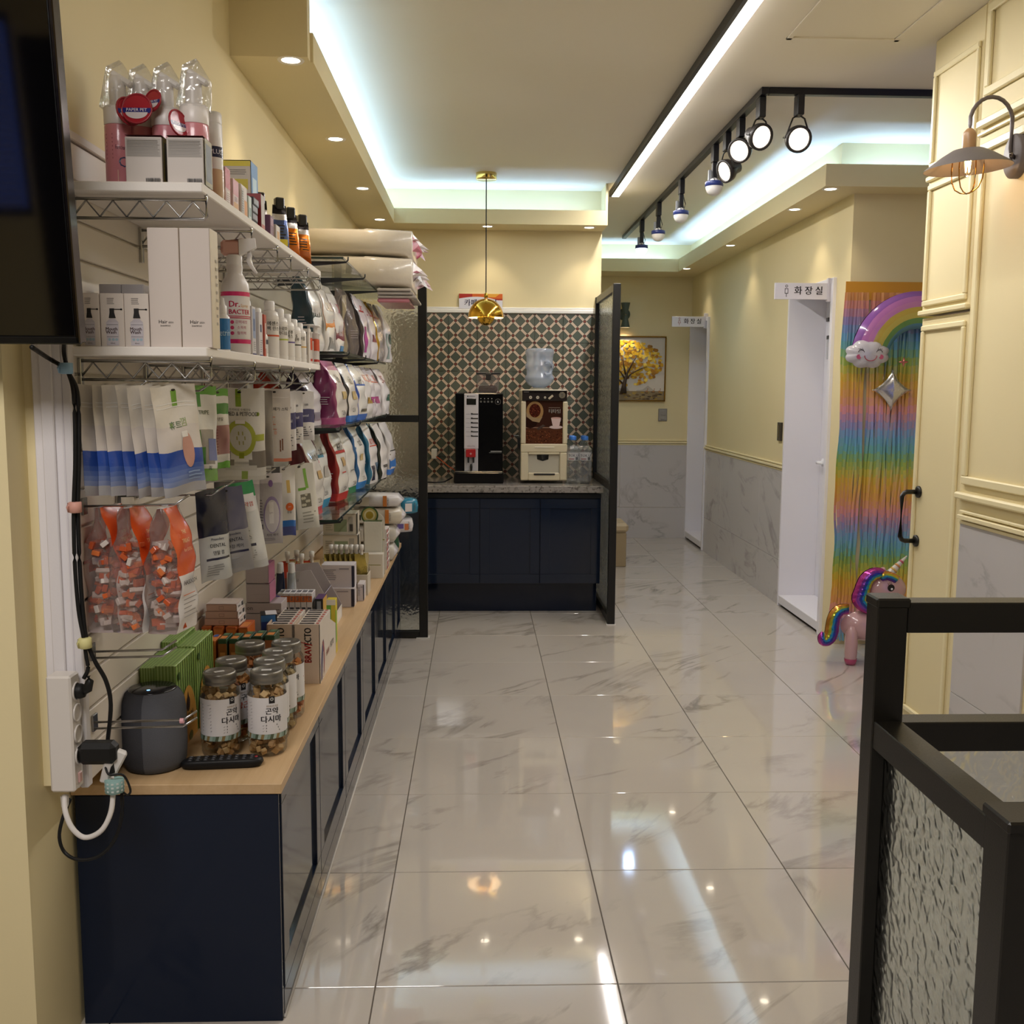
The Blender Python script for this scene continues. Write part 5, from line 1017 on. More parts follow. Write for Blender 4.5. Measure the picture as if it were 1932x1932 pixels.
def dc(m, sf):
    W_, H = .124, .232
    spatch(m, sf, .42, .53, .80, .99, '7f9a2e'); spatch(m, sf, .42, .53, .885, .92, 'c2b02c'); spatch(m, sf, .5, .62, .01, .10, '8aa034')
    stxt(m, sf, W_, H, 'LAMED & PETFOOD', .5, .72, .062, '3c3b34', .72); stxt(m, sf, W_, H, '프리미엄 수제간식', .5, .765, .03, '77756a', .5)
    for u in (.14, .86): sell(m, sf, u, .72, .03, .022, '8a9a3a')
    n = 24
    for a, b_, ru, rv, c, e in ((.5, .46, .31, .20, 'aab044', .0012), (.5, .46, .22, .145, 'c9c6ba', .0016)): sell(m, sf, a, b_, ru, rv, c, eps=e)
    spatch(m, sf, .02, .22, .43, .50, 'aab044', eps=.0013); spatch(m, sf, .78, .98, .43, .50, 'aab044', eps=.0013); spatch(m, sf, .45, .55, .24, .30, '8a9228', eps=.0013)
    for k in range(6):
        q = k*PI/3; spatch(m, sf, .5+.08*math.cos(q)-.012, .5+.08*math.cos(q)+.012, .46+.06*math.sin(q)-.02, .46+.06*math.sin(q)+.02, 'a09a5a', eps=.002, n=2)
    spatch(m, sf, .40, .60, .615, .66, 'e9e2da', eps=.002); stxt(m, sf, W_, H, '7,500', .5, .638, .03, 'b8503c', .16)
    spatch(m, sf, .2, .8, .115, .165, 'c9c4b8', eps=.0013); stxt(m, sf, W_, H, '● 닭가슴살 ●', .5, .14, .035, '55524a', .4); slines(m, sf, .2, .8, .18, .21, 2, '8a867c')
hang('snack_pouch', 'wide white pouch with olive oval medallion and snowflake, facing the aisle', (-.600, 2.60, 1.452), .30, .124, .232, .026, pt, dc, seed=35, wr=.0035)
def pt(u, v, b): return ('d98a6a' if u < .12 and v > .5 else ('d9876a' if v < .06 else 'd6cdc4'))
def dc(m, sf):
    W_, H = .09, .205
    stxt(m, sf, W_, H, '관절 오메가 스틱', .5, .72, .052, '4a4440', .86); slines(m, sf, .14, .55, .44, .64, 6, 'd0907a'); sell(m, sf, .3, .40, .07, .03, 'd9b0a0'); sell(m, sf, .5, .40, .05, .03, 'd9b0a0'); spatch(m, sf, .08, .2, .655, .69, '4a4a4a')
    for k in range(2): spatch(m, sf, .62+.07*k, .66+.07*k, .14+.02*k, .30+.02*k, '7a4a34', n=2)
    spatch(m, sf, .2, .32, .10, .18, '8a5a44', n=2); spatch(m, sf, .05, .95, .88, .888, 'efe9e2')
hang('snack_pouch', 'white and peach omega stick pouch with Korean lettering', (-.572, 2.90, 1.452), .35, .09, .205, .016, pt, dc, seed=37, wr=.003)
for i, (y, x, w_, h, lb) in enumerate(((2.79, -.585, .062, .205, 'brown grey pouch edge showing behind the peach omega pouch'), (3.02, -.562, .06, .175, 'white and navy pouch with red dots hanging after peach one'), (3.13, -.560, .06, .16, 'black sided white pouch with navy band hanging in upper row'), (3.22, -.545, .07, .152, 'last white pouch with dark navy band before magenta food bag'))):
    def pt(u, v, b, i=i): 
        if i == 0: return '77706a'
        if i == 2: return '2a2a2e' if u < .6 else ('d6d2d0' if v > .6 or v < .3 else '34346a')
        return 'd6d2d2' if (v > .62 or v < .38) else '37386c'
    def dc(m, sf, i=i, w_=w_, h=h):
        if i: slines(m, sf, .2, .85, .08, .3, 5, '55555f'); stxt(m, sf, w_, h, 'dental', .5, .5, .07, 'c9c9dc', .7); stxt(m, sf, w_, h, '100', .6, .72, .06, '44444a', .3)
    hang('snack_pouch', lb, (x, y, 1.447), .55, w_, h, .02, pt, dc, seed=40+i, wr=.003)
# clear gusseted bags with orange wrapped treats
for i, (x, y, lb) in enumerate(((-.772, 2.165, 'leftmost, nearest the wall'), (-.716, 2.155, 'middle one'), (-.640, 2.145, 'rightmost, front label in full view'))):
    r = empty('treat_bag', 'clear bag of orange wrapped treats with orange label, ' + lb, 'pouch', (x-.008, y, .953), -.14, 'clear treat bags with orange labels')
    m = foodbag('bag', '', None, .105, .080, .262, 'e0d6d4', 'dcd7d4', None, None, [], [], fcol=lambda v: 'cf5220' if v > .48 else 'dcd7d4', seed=3+i, sidemat='smoke_film', topw=.12)
    sfc = lambda yy, z: (.036*min(1, (1 if z < .55 else max(.12, 1-((z-.55)/.45)**1.5*.88)))*(1-.3*abs(yy)**2)+.0085, yy*.095, z*.262)
    for t, z, s_, c in (('THE', .80, .011, 'e9c68a'), ('TREAT', .73, .012, 'e9c68a'), ('for DOG', .66, .010, 'e9b27a'), ('HASOODA', .40, .0135, '33302e')): m.text(t, None, None, None, 0, z, s_, c, 'film', wmax=.062, bold=.012, fn=lambda a, b, z=z: tuple(Vector(sfc(a/.095, z+(b-z)/.262))))
    for k in range(6): m.add([sfc(-.38, .30-.035*k), sfc(.2+.1*(k % 2), .30-.035*k), sfc(.2+.1*(k % 2), .308-.035*k), sfc(-.38, .308-.035*k)], [(0, 1, 2, 3)], 'c9764a' if k == 0 else '9a948f', 'film')
    m.build('bag', r)
    t = MB(); R = random.Random(5+i)
    for k in range(170):
        z = .012+.175*R.random(); q = .030*(1 if z < .13 else .8)
        t.M = TR((R.random()-.5)*1.45*q, (R.random()-.5)*.07, z, R.random()*6, R.random()*3); c = R.choice(['c2552c', 'cc6436', 'd8cfc9', 'b8542e', 'd2733f', 'cfc4bd'])
        t.box(-.016, .016, -.008, .008, -.005, .005, c, 'film', .001)
    t.M = Matrix(); o = t.build('wrapped_treats', r); o['kind'] = 'stuff'
# navy, grey and green dental pouches
def mkd(cols, txt):
    def pt(u, v, b): return cols[0] if v > .50 else cols[1]
    def dc(m, sf):
        W_, H = .085, .21
        stxt(m, sf, W_, H, 'Prevodent', .5, .46, .04, '4a4a58', .8); stxt(m, sf, W_, H, 'DENTAL', .5, .39, .055, '2e2e36', .8); stxt(m, sf, W_, H, txt, .5, .31, .05, '3c3c44', .8)
        spatch(m, sf, .12, .88, .235, .26, '2c2c40'); slines(m, sf, .14, .7, .06, .2, 5, '8a8a8c')
    return pt, dc
pt, dc = mkd(('20243c', 'b9bab8'), '덴탈 껌'); hang('dental_pouch', 'navy topped white dental chew pouch right of orange treat bags', (-.612, 2.345, 1.222), .9, .085, .212, .024, pt, dc, tilt=-.06, seed=51, wr=.004)
pt, dc = mkd(('5a5868', '8a8786'), '구강 케어'); hang('dental_pouch', 'grey dental chew pouch with dog silhouette, tilted outwards', (-.592, 2.40, 1.222), .55, .082, .205, .024, pt, dc, tilt=-.13, seed=53, wr=.004)
def pt(u, v, b): return '2f8a52' if v > .80 else ('c9c8c4' if v > .1 else 'bdbcb8')
def dc(m, sf):
    W_, H = .09, .215
    m2 = (.3, .95)
    spatch(m, sf, .45, .95, .66, .86, 'd9d4cf'); stxt(m, sf, W_, H, '치약껌', .7, .74, .06, 'b8402c', .4); spatch(m, sf, .10, .40, .62, .66, '3f8a56'); spatch(m, sf, .3, .55, .50, .58, '8a8f88'); stxt(m, sf, W_, H, 'DENTAL', .42, .46, .05, '2e2e36', .7); stxt(m, sf, W_, H, '글러시스', .45, .37, .05, '3c3c44', .7); spatch(m, sf, .12, .75, .27, .30, '34344a'); slines(m, sf, .12, .8, .08, .24, 6, '9a9a98')
hang('dental_pouch', 'white dental pouch with green top and red lettering, in middle row', (-.588, 2.475, 1.224), .42, .09, .215, .026, pt, dc, tilt=-.17, seed=55, wr=.004)
# grey pouches with a toothbrush picture
for i, (x, y, lb) in enumerate(((-.655, 2.70, 'dark back one of the toothbrush pouches'), (-.628, 2.76, 'left toothbrush pouch of the pair in middle row'), (-.575, 2.80, 'right toothbrush pouch of the pair in middle row'))):
    def pt(u, v, b, i=i): return '6a6466' if i == 0 else ('c9c2c4' if v > .86 else 'aaa4a6')
    def dc(m, sf, i=i):
        W_, H = .078, .195
        if i == 0: stxt(m, sf, W_, H, 'NEW', .5, .86, .04, 'd9d4d4', .4); return
        sell(m, sf, .60, .42, .30, .26, '8a7aa0', eps=.0012); sell(m, sf, .60, .40, .26, .23, 'c2bbbd', eps=.0016); spatch(m, sf, .50, .66, .30, .60, 'd9d4d2', eps=.002, n=3)
        sell(m, sf, .60, .86, .08, .05, '7a5a94'); slines(m, sf, .06, .3, .3, .66, 9, '77727a'); spatch(m, sf, .04, .28, .22, .29, '4f4a52'); stxt(m, sf, W_, H, '치아 케어', .6, .13, .045, '66616a', .6); slines(m, sf, .06, .9, .05, .1, 2, '8a8488')
    hang('dental_pouch', lb, (x, y, 1.222), .42, .078, .195, .022, pt, dc, 'grey toothbrush pouches in middle row', seed=60+i, wr=.003)
def pt(u, v, b): return '4a494c' if u < .35 else ('d3cfca' if v > .24 else ('2f6ab8' if v > .12 else '2a3a86'))
def dc(m, sf): sell(m, sf, .68, .42, .18, .06, 'd8652c'); stxt(m, sf, .07, .205, '2+1', .68, .42, .03, 'efe6e0', .2); spatch(m, sf, .6, .75, .62, .80, 'c2a25a'); stxt(m, sf, .07, .205, '우유', .66, .34, .04, '4a4a50', .3)
hang('dental_pouch', 'white and blue pouch with orange round badge, dark grey left side', (-.570, 3.00, 1.226), .5, .07, .205, .03, pt, dc, seed=65, wr=.003)
def pt(u, v, b): return '9aa09a' if u < .25 else ('d3d0c6' if v > .2 else 'c9c8c0')
def dc(m, sf): 
    spatch(m, sf, .35, .62, .60, .64, '6aa03c'); spatch(m, sf, .40, .75, .34, .54, '6a675c')
    for k in range(7): sell(m, sf, .45+.04*(k % 4)*1.8, .38+.05*(k//2), .05, .022, 'b9b4a0', eps=.0016, n=10)
    spatch(m, sf, .62, .72, .62, .92, '7fae4c'); slines(m, sf, .4, .9, .1, .3, 4, '9a988e')
hang('dental_pouch', 'white pouch with green leaf line and window of round treats, far end of middle row', (-.542, 3.10, 1.226), .45, .088, .20, .03, pt, dc, tilt=-.1, seed=66, wr=.003)
# ================================================================== ON THE WOOD COUNTER
def pbox(name, lb, x0, x1, yt, yb, Y, d, col, dec=(), group=None, cat='box', zb=None, mat='card', w=None):
    """carton whose near face, at depth Y on the counter, spans the given outline"""
    a, b = ony(x0, yt, Y), ony(x1, yb, Y); z0 = b.z if zb is None else zb
    return carton(name, lb, cat, ((a.x+b.x)/2, Y+d/2, z0), b.x-a.x, d, a.z-z0, col, dec, 0, group, mat)
# smart speaker
r = empty('smart_speaker', 'rounded dark grey fabric smart speaker at near end of wood counter', 'speaker', (-.760, 2.345, CT))
pr = [(.058, 0), (.066, .004), (.072, .02), (.0745, .06), (.0745, .135), (.070, .165), (.062, .180), (.054, .187)]
MB().lathe(pr, '3f4046', 'fabric', 40).build('body', r); MB().lathe([(.054, .187), (.053, .190), (.02, .1915), (0, .1915)], '17181c', 'gloss', 36).build('top_panel', r)
MB().lathe([(.004, .192), (0, .1928)], 'ffffff', 'glow_led', 10, 0, -.03).build('status_light', r)
m = MB()
for a in range(-10, 9): 
    q0, q1 = (-.2+a*.11-.8, -.2+(a+1)*.11-.8)
m.add([((R+.0006)*math.sin(q), -(R+.0006)*math.cos(q), z) for R, z in pr for q in [-.05+.12*k for k in range(16)]], [(j*16+k, j*16+k+1, (j+1)*16+k+1, (j+1)*16+k) for j in range(len(pr)-1) for k in range(15)], '5a5c63', 'fabric', True); m.build('front_grille', r)
# glass treat jars
JL = [(.0, .002), (.040, .002), (.0455, .010), (.0465, .03), (.0465, .155), (.045, .168), (.038, .180), (.036, .186)]
LID = [(.0385, .180), (.0395, .183), (.0395, .187), (.0385, .189), (.0395, .191), (.0395, .204), (.0375, .208), (.033, .2085), (.032, .2065), (0, .2065)]
def jar(lb, px, py, tcol, title, tit2, tcol2, rz, first=None):
    p = onz(px, py, CT+.2065); r = empty('treat_jar', lb, 'jar', (p.x, p.y, CT), rz, 'glass treat jars with grey lids')
    MB().lathe(JL, 'ffffff', 'clear', 32, cap=False).build('glass', r)
    l = MB().lathe(LID, '86827a', 'tin', 32).build('lid', r); MB().rect(-.012, .012, -.006, .006, (0, 0, .2070), EX, EY, 'd9d6d2').rect(-.009, .009, -.002, 0, (0, 0, .2072), EX, EY, '8a8a8a').build('price_sticker', l)
    m = MB(); R = .0470
    def fn(x, y, e=.0006): q = x/R; return ((R+e)*math.sin(q), -(R+e)*math.cos(q), y)
    m.lathe([(R, .060), (R, .150)], 'dedbdc', 'paper', 40, cap=False)
    for k in range(40): m.add([fn(-.147+.0074*k, .048), fn(-.147+.0074*(k+1), .048), fn(-.147+.0074*(k+1)+.003, .060), fn(-.147+.0074*k+.003, .060)], [(0, 1, 2, 3)], ('7f9486', '4f5a44', 'a9b8ac', '8a7448', '9aaea4')[k % 5], 'paper')
    m.add([fn(.008, .136, .0008), fn(.022, .136, .0008), fn(.022, .154, .0008), fn(.008, .154, .0008)], [(0, 1, 2, 3)], '1c1a1c', 'paper')
    m.text('◎', None, None, None, .015, .146, .010, 'd9d6d2', 'paper', fn=lambda a, b: fn(a, b, .0011)).text('우프레시민 트릿', None, None, None, .016, .129, .006, '8a6a3a', 'paper', fn=fn, wmax=.028)
    m.text(title, None, None, None, .015, .116, .0175, tcol, 'paper', bold=.03, fn=fn).text(tit2, None, None, None, .013, .096, .0185, tcol2, 'paper', bold=.03, fn=fn)
    for k in range(3): m.text('✓', None, None, None, -.006, .082-.007*k, .006, '4a4a4a', 'paper', fn=fn).add([fn(.0, .0805-.007*k), fn(.028+.003*k, .0805-.007*k), fn(.028+.003*k, .084-.007*k), fn(.0, .084-.007*k)], [(0, 1, 2, 3)], '8a8788', 'paper')
    for k in range(9): m.add([fn(-.062, .135-.008*k), fn(-.035-.01*rnd.random(), .135-.008*k), fn(-.035, .138-.008*k), fn(-.062, .138-.008*k)], [(0, 1, 2, 3)], 'a9a6a8', 'paper')
    m.build('label', r)
    t = MB(); R_ = random.Random(int(px))
    for k in range(120):
        q, d = R_.random()*6.283, .036*R_.random()**.5
        if R_.random() < .6: d = .030+.006*R_.random()
        t.M = TR(d*math.cos(q), d*math.sin(q), .012+.150*(k/120), R_.random()*6, R_.random()*3, R_.random()*3); s_ = .0062+.002*R_.random()
        t.box(-s_, s_, -s_, s_, -s_*.75, s_*.75, R_.choice(tcols[tcol_i]), 'treat', .001)
    t.M = Matrix(); t.build('treats', r)['kind'] = 'stuff'
    return r
tcols = (['c9a470', 'bb9460', 'd2b07e', 'ad8656'], ['d08a4a', 'c2763a', 'd99a5a', 'b86a34'], ['c9b484', 'b89c6c', '7a6a4a', 'd0ba8c'])
for px, py, ci, a, b, c2, lb in ((413.6, 1267, 0, '곤약', '다시마', '26242a', 'front left, label turned away'), (502.7, 1264, 0, '곤약', '다시마', '26242a', 'front right, konjac kelp label in full view'), (436, 1244, 1, '고구마', '당근', 'c2553c', 'behind the front left jar'), (508, 1245, 2, '고구마', '연어', 'c2553c', 'directly behind the front right jar'), (523.7, 1228, 2, '곤약', '가지', '5a5a9a', 'third in the right hand line of jars'), (539.7, 1210.4, 1, '고구마', '당근', 'c2402c', 'last in the right hand line, red and black lettering'), (471.6, 1213, 1, '고구마', '황태', 'c2553c', 'rearmost of the left hand line, in shade')):
    tcol_i = ci; jar('glass treat jar with grey lid, ' + lb, px, py, '2a282c', a, b, c2, .55 if px < 450 else .12)
# remote control
r = empty('remote_control', 'black television remote lying on wood counter in front of the jars', 'remote', (-.600, 2.335, CT), .10)
m = MB(); n = 20
prof = []
for z, sc_ in ((.0, .80), (.003, .95), (.010, 1), (.017, .97), (.021, .88)):
    prof.append([((.095*sc_ if True else 0)*math.copysign(abs(math.cos(2*PI*k/n))**.35, math.cos(2*PI*k/n)), .022*sc_*math.copysign(abs(math.sin(2*PI*k/n))**.6, math.sin(2*PI*k/n)), z) for k in range(n)])
m.add([v for R in prof for v in R], [(j*n+k, j*n+(k+1) % n, (j+1)*n+(k+1) % n, (j+1)*n+k) for j in range(4) for k in range(n)]+[tuple(reversed(range(n))), tuple(range(4*n, 5*n))], '141416', 'rubber', True); m.build('shell', r)
bt_ = None
for i in range(9):
    for j in range(3):
        if bt_ is None: bt_ = MB().box(-.005, .005, -.0035, .0035, 0, .0022, '2a2a2e', 'rubber', .001).rect(-.0025, .0025, -.0006, .0006, (0, 0, .0024), EX, EY, 'b9b9bd').build('button', r); 
        else: bt_ = dup(bt_, r)
        bt_.location = (-.072+.0175*i, -.012+.012*j, .0205)
MB().lathe([(.004, 0), (.0035, .002), (0, .002)], '9a2c34', 'rubber', 12).build('power_button', r, loc=(.078, .0, .0205))
# striped green biscuit cartons
def stripes(nf, c, n=12): return [(nf, (k+.0)/n, (k+.5)/n, 0, 1, c) for k in range(n)]
G_ = 'b2cc84'; g2 = '7c9e4c'
for i, (x0, x1, y0, y1, h, lb) in enumerate(((-.817, -.779, 2.43, 2.60, .212, 'front left one, half behind the speaker'), (-.778, -.730, 2.425, 2.597, .218, 'front right one with cookie picture'), (-.817, -.779, 2.603, 2.78, .232, 'back left one, tallest'), (-.778, -.730, 2.60, 2.775, .222, 'back right one with cookie picture'))):
    w_, d = x1-x0, y1-y0
    dec = stripes('f', g2, 6)+stripes('r', g2, 9)+stripes('t', g2, 5)
    m = carton_mb(w_, d, h, G_, dec)
    O = (w_/2+.0035, -d/2, 0)
    if x1 > -.74:
        m.disc(d*.5, 0, d*.46, h*.66, O, EY, EZ, 'd9a04a', 'card', 20, 0, PI).disc(d*.5, h*.45, d*.09, h*.09, (O[0]+.0004, O[1], 0), EY, EZ, '3a2420').poly([(d*.5-.014, h*.45), (d*.5+.014, h*.45), (d*.5, h*.60)], (O[0]+.0006, O[1], 0), EY, EZ, '3a2420')
        m.text('복쿠키', (O[0]+.0006, O[1], 0), EY, EZ, d*.5, h*.27, .030, '4a3020', bold=.02, wmax=d*.7).disc(d*.6, h*.05, .018, .012, (O[0]+.0006, O[1], 0), EY, EZ, '6a6a3a').disc(d*.12, h*.86, .010, .010, (O[0]+.0004, O[1], 0), EY, EZ, '3f5a2a')
    m.build('biscuit_carton', None, ((x0+x1)/2, (y0+y1)/2, CT), 0, 'green striped biscuit carton by the slatwall, ' + lb, 'box', 'green striped biscuit cartons')
# slim orange and green cartons behind the jars
for i, (x0, x1) in enumerate(((391, 408), (411, 430), (432, 451), (455, 474), (476, 496), (499, 520))):
    c = ('c9702c', '35523a', '35523a', '2f4a38', '2f4a38', '35523a')[i]
    pbox('supplement_carton', 'slim %s standing carton behind the jars, %s from the left' % (('orange' if i == 0 else 'orange and dark green'), ('first', 'second', 'third', 'fourth', 'fifth', 'sixth')[i]), x0, x1, (1209, 1206, 1206, 1203, 1201, 1199)[i], 1300, 2.80+.006*i, .075, c, [('f', 0, 1, 0, .93, 'b8672c' if i == 0 else '9a5a2c'), ('t', .15, .85, .08, .5, 'd98a4a'), ('t', .2, .8, .6, .95, '5a7a5a' if i else '3a62a8'), ('f', 'AD', .5, .35, .06, 'd9b08a', .7, 1), ('f', .2, .8, .72, .80, 'c98a4c')], 'slim orange and green cartons behind the jars', zb=CT)
# open orange cartons under a stack of pink flat cartons
for i, (x0, x1) in enumerate(((380, 400), (402, 424), (426, 448), (450, 470))):
    pbox('orange_carton', 'orange carton with open flap under the pink flat cartons, %s' % ('leftmost', 'second from left', 'third from left', 'rightmost')[i], x0, x1, 1184, 1300, 2.945, .10, 'c9682c', [('t', 0, 1, 0, 1, 'b8562a'), ('f', .1, .9, .8, .97, 'd9803c'), ('t', .1, .9, .1, .7, 'd9843a')], 'orange cartons under the pink stack', zb=CT)
zp = ony(0, 1184, 2.945).z+.0005
for k in range(3):
    a, b = ony(384-2*k, 1150, 2.955), ony(449+2*k, 1150, 2.955)
    carton('flat_pink_carton', 'flat pale pink carton in stack of three, %s' % ('bottom', 'middle', 'top')[k], 'box', ((a.x+b.x)/2, 2.965+.04, zp+.0215*k), b.x-a.x-.012*k, .085, .021, 'c9a296', [('f', .03, .97, .1, .9, 'cfaa9e'), ('f', .42, .58, .25, .7, '8a6a62'), ('f', .43, .57, .3, .65, 'cfaa9e'), ('r', 0, 1, 0, 1, 'd6d0d0'), ('r', .7, .95, .2, .8, '2c2c34'), ('r', 'Dental', .35, .5, .5, '44444c', .6), ('t', 0, 1, 0, 1, 'd3c6c0')], 0, 'flat pink cartons in a stack')
# grey drawer style cartons
for k, (yt, yb, x0, x1, pk, lb) in enumerate(((1066, 1101, 463, 507, 1, 'topmost, magenta side'), (1102, 1137, 464, 509, 1, 'second from top, magenta side'), (1138, 1157, 463, 531, 0, 'third, wide with faint lettering'), (1158, 1192, 463, 531, 0, 'fourth, wide grey'), (1193, 1227, 463, 531, 0, 'bottom of the stack'))):
    dec = [('f', .02, .98, .03, .97, 'bbb2b4')]+([('r', 0, 1, 0, 1, 'b0688a'), ('t', 0, 1, 0, 1, 'c9c1c2'), ('t', .25, .7, .3, .7, '5a5052'), ('t', .8, 1, 0, 1, 'a85a86'), ('f', .3, .86, .45, .46, '9a9092')] if pk else [('f', 'on', .12, .5, .6, '6a6468', .2), ('f', .84, .95, .3, .36, '55505a')])
    a, b = ony(x0, yt, 3.30), ony(x1, yb, 3.30); z0 = b.z if k < 4 else CT
    if k == 4: a = Vector((a.x, 0, ony(0, 1192.6, 3.30).z))
    carton('drawer_carton', 'grey white flat carton stack behind hanging pouches, ' + lb, 'box', ((a.x+b.x)/2, 3.30+.05, z0+.0004), b.x-a.x, .10, a.z-z0-.0006, 'b4abad', dec, 0, 'grey cartons with magenta sides')
# blue box on a dark one
a = ony(470, 1205, 3.06); carton('dark_carton', 'dark navy carton under the tilted blue box', 'box', (-.645, 3.115, CT), .055, .07, .122, '26283a', [('f', .1, .9, .7, .9, '3a3d5a')])
carton('blue_carton', 'blue and black carton with white label on its slanted top', 'box', (-.645, 3.11, CT+.1224), .048, .06, .075, '1f2226', [('f', 0, 1, 0, .72, '2c4a9a'), ('f', .0, .9, .72, .98, '3f7ac0'), ('r', 0, 1, .0, .6, '23262c'), ('r', 'CAT KIT', .5, .3, .22, 'c9c9d2', .8), ('t', .3, 1, 0, 1, 'd6d3d6')], .25)
# display trays of slim cartons
for t, (xa, xb, lb) in enumerate(((505.5, 554.5, 'left'), (556, 605, 'right'))):
    a, b = ony(xa, 1289, 3.013), ony(xb, 1289, 3.013); w_ = b.x-a.x; h = .183; x = (a.x+b.x)/2; c = 'cdb9a6'
    r = empty('display_tray', '%s cream display tray of slim cartons, red and black name on it' % lb, 'display tray', (x, 3.013, CT), 0, 'cream display trays on the wood counter')
    m = MB().box(-w_/2, w_/2, 0, .003, 0, h, c, 'card', .0006)
    m.text('BRAV', (0, -.0006, 0), EZ, (-1, 0, 0), h*.50, -.004, .030, 'a8241f', 'card', bold=.03, wmax=.052).text('ECTO', (0, -.0006, 0), EZ, (-1, 0, 0), h*.795, -.004, .030, '231f20', 'card', bold=.03, wmax=.052)
    m.poly([(h*.64, -.016), (h*.66, -.016), (h*.72, .026), (h*.71, .026)], (0, -.0007, 0), EZ, (-1, 0, 0), 'a8241f', 'card').rect(-w_*.42, -w_*.30, .012, .018, (0, -.0006, 0), EX, EZ, '3a3432').rect(-w_*.45, -w_*.1, .006, .008, (0, -.0006, 0), EX, EZ, '6a625c'); m.build('front_panel', r)
    P = [(0, 0), (.335, 0), (.335, h*.60), (.12, h), (0, h)]
    s_ = MB().poly(P, (w_/2-.0025, 0, 0), EY, EZ, 'd9cec2', 'card', .0025)
    O = (w_/2+.0006, 0, 0)
    s_.poly([(.012, .004)]+[(.012+.055*(1-math.cos(q*PI/10)), .004+.118*math.sin(q*PI/10/1.0)**.7 if q else .004) for q in range(1, 6)]+[(.075, .11), (.085, .07), (.075, .03), (.055, .008)], O, EY, EZ, '4a4470', 'card').poly([(.04, .118), (.062, .118), (.082, .09), (.084, .055), (.07, .012), (.062, .03), (.066, .07), (.055, .10)], (O[0]+.0003, 0, 0), EY, EZ, '9a4a50', 'card').poly([(.03, .006), (.04, .05), (.052, .085), (.06, .085), (.056, .05), (.052, .01), (.045, .012), (.042, .006)], (O[0]+.0006, 0, 0), EY, EZ, 'e3d9d0', 'card')
    s_.text('BRAV', (O[0]+.0006, 0, 0), EY, EZ, .150, .062, .026, 'b04a44', 'card', wmax=.075, bold=.02).text('ECTO', (O[0]+.0006, 0, 0), EY, EZ, .245, .066, .026, '3a3436', 'card', wmax=.085, bold=.02); s_.build('side_panel', r)
    MB().poly(P, (-w_/2, 0, 0), EY, EZ, c, 'card', .0025).build('side_panel', r)
    q = None
    for k in range(8):
        if q is None: q = carton_mb(w_-.008, .029, h-.010, 'd6ccc2', [('t', .08, .72, .2, .8, '2a2526'), ('t', .12, .45, .42, .58, '6a6264'), ('t', .8, .92, .2, .8, 'b8564a')]).build('slim_carton', r)
        else: q = dup(q, r)
        q.location = (0, .019+.0305*k, .002)
carton('yellow_carton', 'thin green and yellow carton sticking out behind the right display tray', 'box', (-.490, 3.385, CT), .03, .04, .185, 'd6c23a', [('f', 0, .5, 0, 1, '6aa83c'), ('r', 0, .5, .2, .8, '7ab84a'), ('f', 0, 1, .9, 1, 'e0d8c8')])
# rank of white and orange cartons on a grey box
Yr = 3.50; zr = ony(0, 1154, Yr).z
a, b = ony(515, 1154, Yr), ony(592, 1154, Yr)
carton('grey_carton', 'grey carton carrying the rank of white and orange medicine cartons', 'box', ((a.x+b.x)/2, Yr+.07, CT), b.x-a.x, .13, zr-CT-.0005, 'a49c9e', [('f', .05, .95, .1, .9, 'aaa2a4')])
for k in range(6):
    w_ = (b.x-a.x)/7; carton('medicine_carton', 'white medicine carton with orange band in a rank of six, %s from left' % ('first', 'second', 'third', 'fourth', 'fifth', 'sixth')[k], 'box', (a.x+w_*(k+1.2), Yr+.045, zr), w_*.94, .075, .062, 'd6d2d4', [('f', 0, 1, .5, .85, 'c9682c'), ('f', .15, .85, .08, .2, '3a3a44'), ('f', 'E', .5, .68, .3, 'e6d9cf'), ('t', .1, .9, .3, .7, '6a6a74'), ('r', 'EZIDE', .5, .5, .3, '44444c', .8)], 0, 'white and orange medicine cartons in a rank')
m = MB(); m.lathe([(.020, 0), (.020, .05), (.016, .054), (0, .055)], '7a68b0', 'film', 24); m.build('purple_tub', None, (a.x+.012, Yr+.02, zr), 0, 'small purple rounded tub left of the orange banded cartons', 'tub')
carton('black_carton', 'small black carton with gold side right of the orange banded rank', 'box', (-.552, Yr+.05, CT), .028, .09, .158, '1b1f26', [('r', 0, 1, 0, 1, 'c9a04a'), ('t', 0, 1, 0, 1, '5a3a6a'), ('f', .25, .75, .75, .95, '8a9098')])
# slanted white leaflet dispenser
r = empty('leaflet_dispenser', 'white card dispenser with slanted side panels in middle of wood counter', 'dispenser', (0, 0, CT))
a = ony(541, 1076, 3.75); b = ony(633, 1160, 3.75); L = b.x-a.x; hz = a.z-CT
P = [(0, 0), (L, 0), (L, .05), (L*.50, hz), (0, hz-.008)]
MB().poly(P, (a.x, 3.752, 0), EX, EZ, 'c9c3c6', 'card', .002).text('Bio 유산균', (a.x, 3.7494, 0), EX, EZ, .026, hz*.82, .012, '3a3a44', 'card', wmax=.035).build('near_side', r)
MB().poly(P, (a.x, 3.93, 0), EX, EZ, 'bfb8bd', 'card', .002).build('far_side', r)
MB().box(b.x-.002, b.x, 3.752, 3.93, 0, .05, 'd6d2cf', 'card', .0005).rect(.2*.178, .8*.178, .012, .04, (b.x+.0005, 3.752, 0), EY, EZ, 'e3e0da').build('front_lip', r)
MB().poly([(3.754, 0), (3.928, 0), (3.928, .28), (3.754, .28)], (a.x+L*.22, 0, 0), EY, (0.35, 0, .45), 'a59db4', 'card', .002).build('slanted_shelf', r)
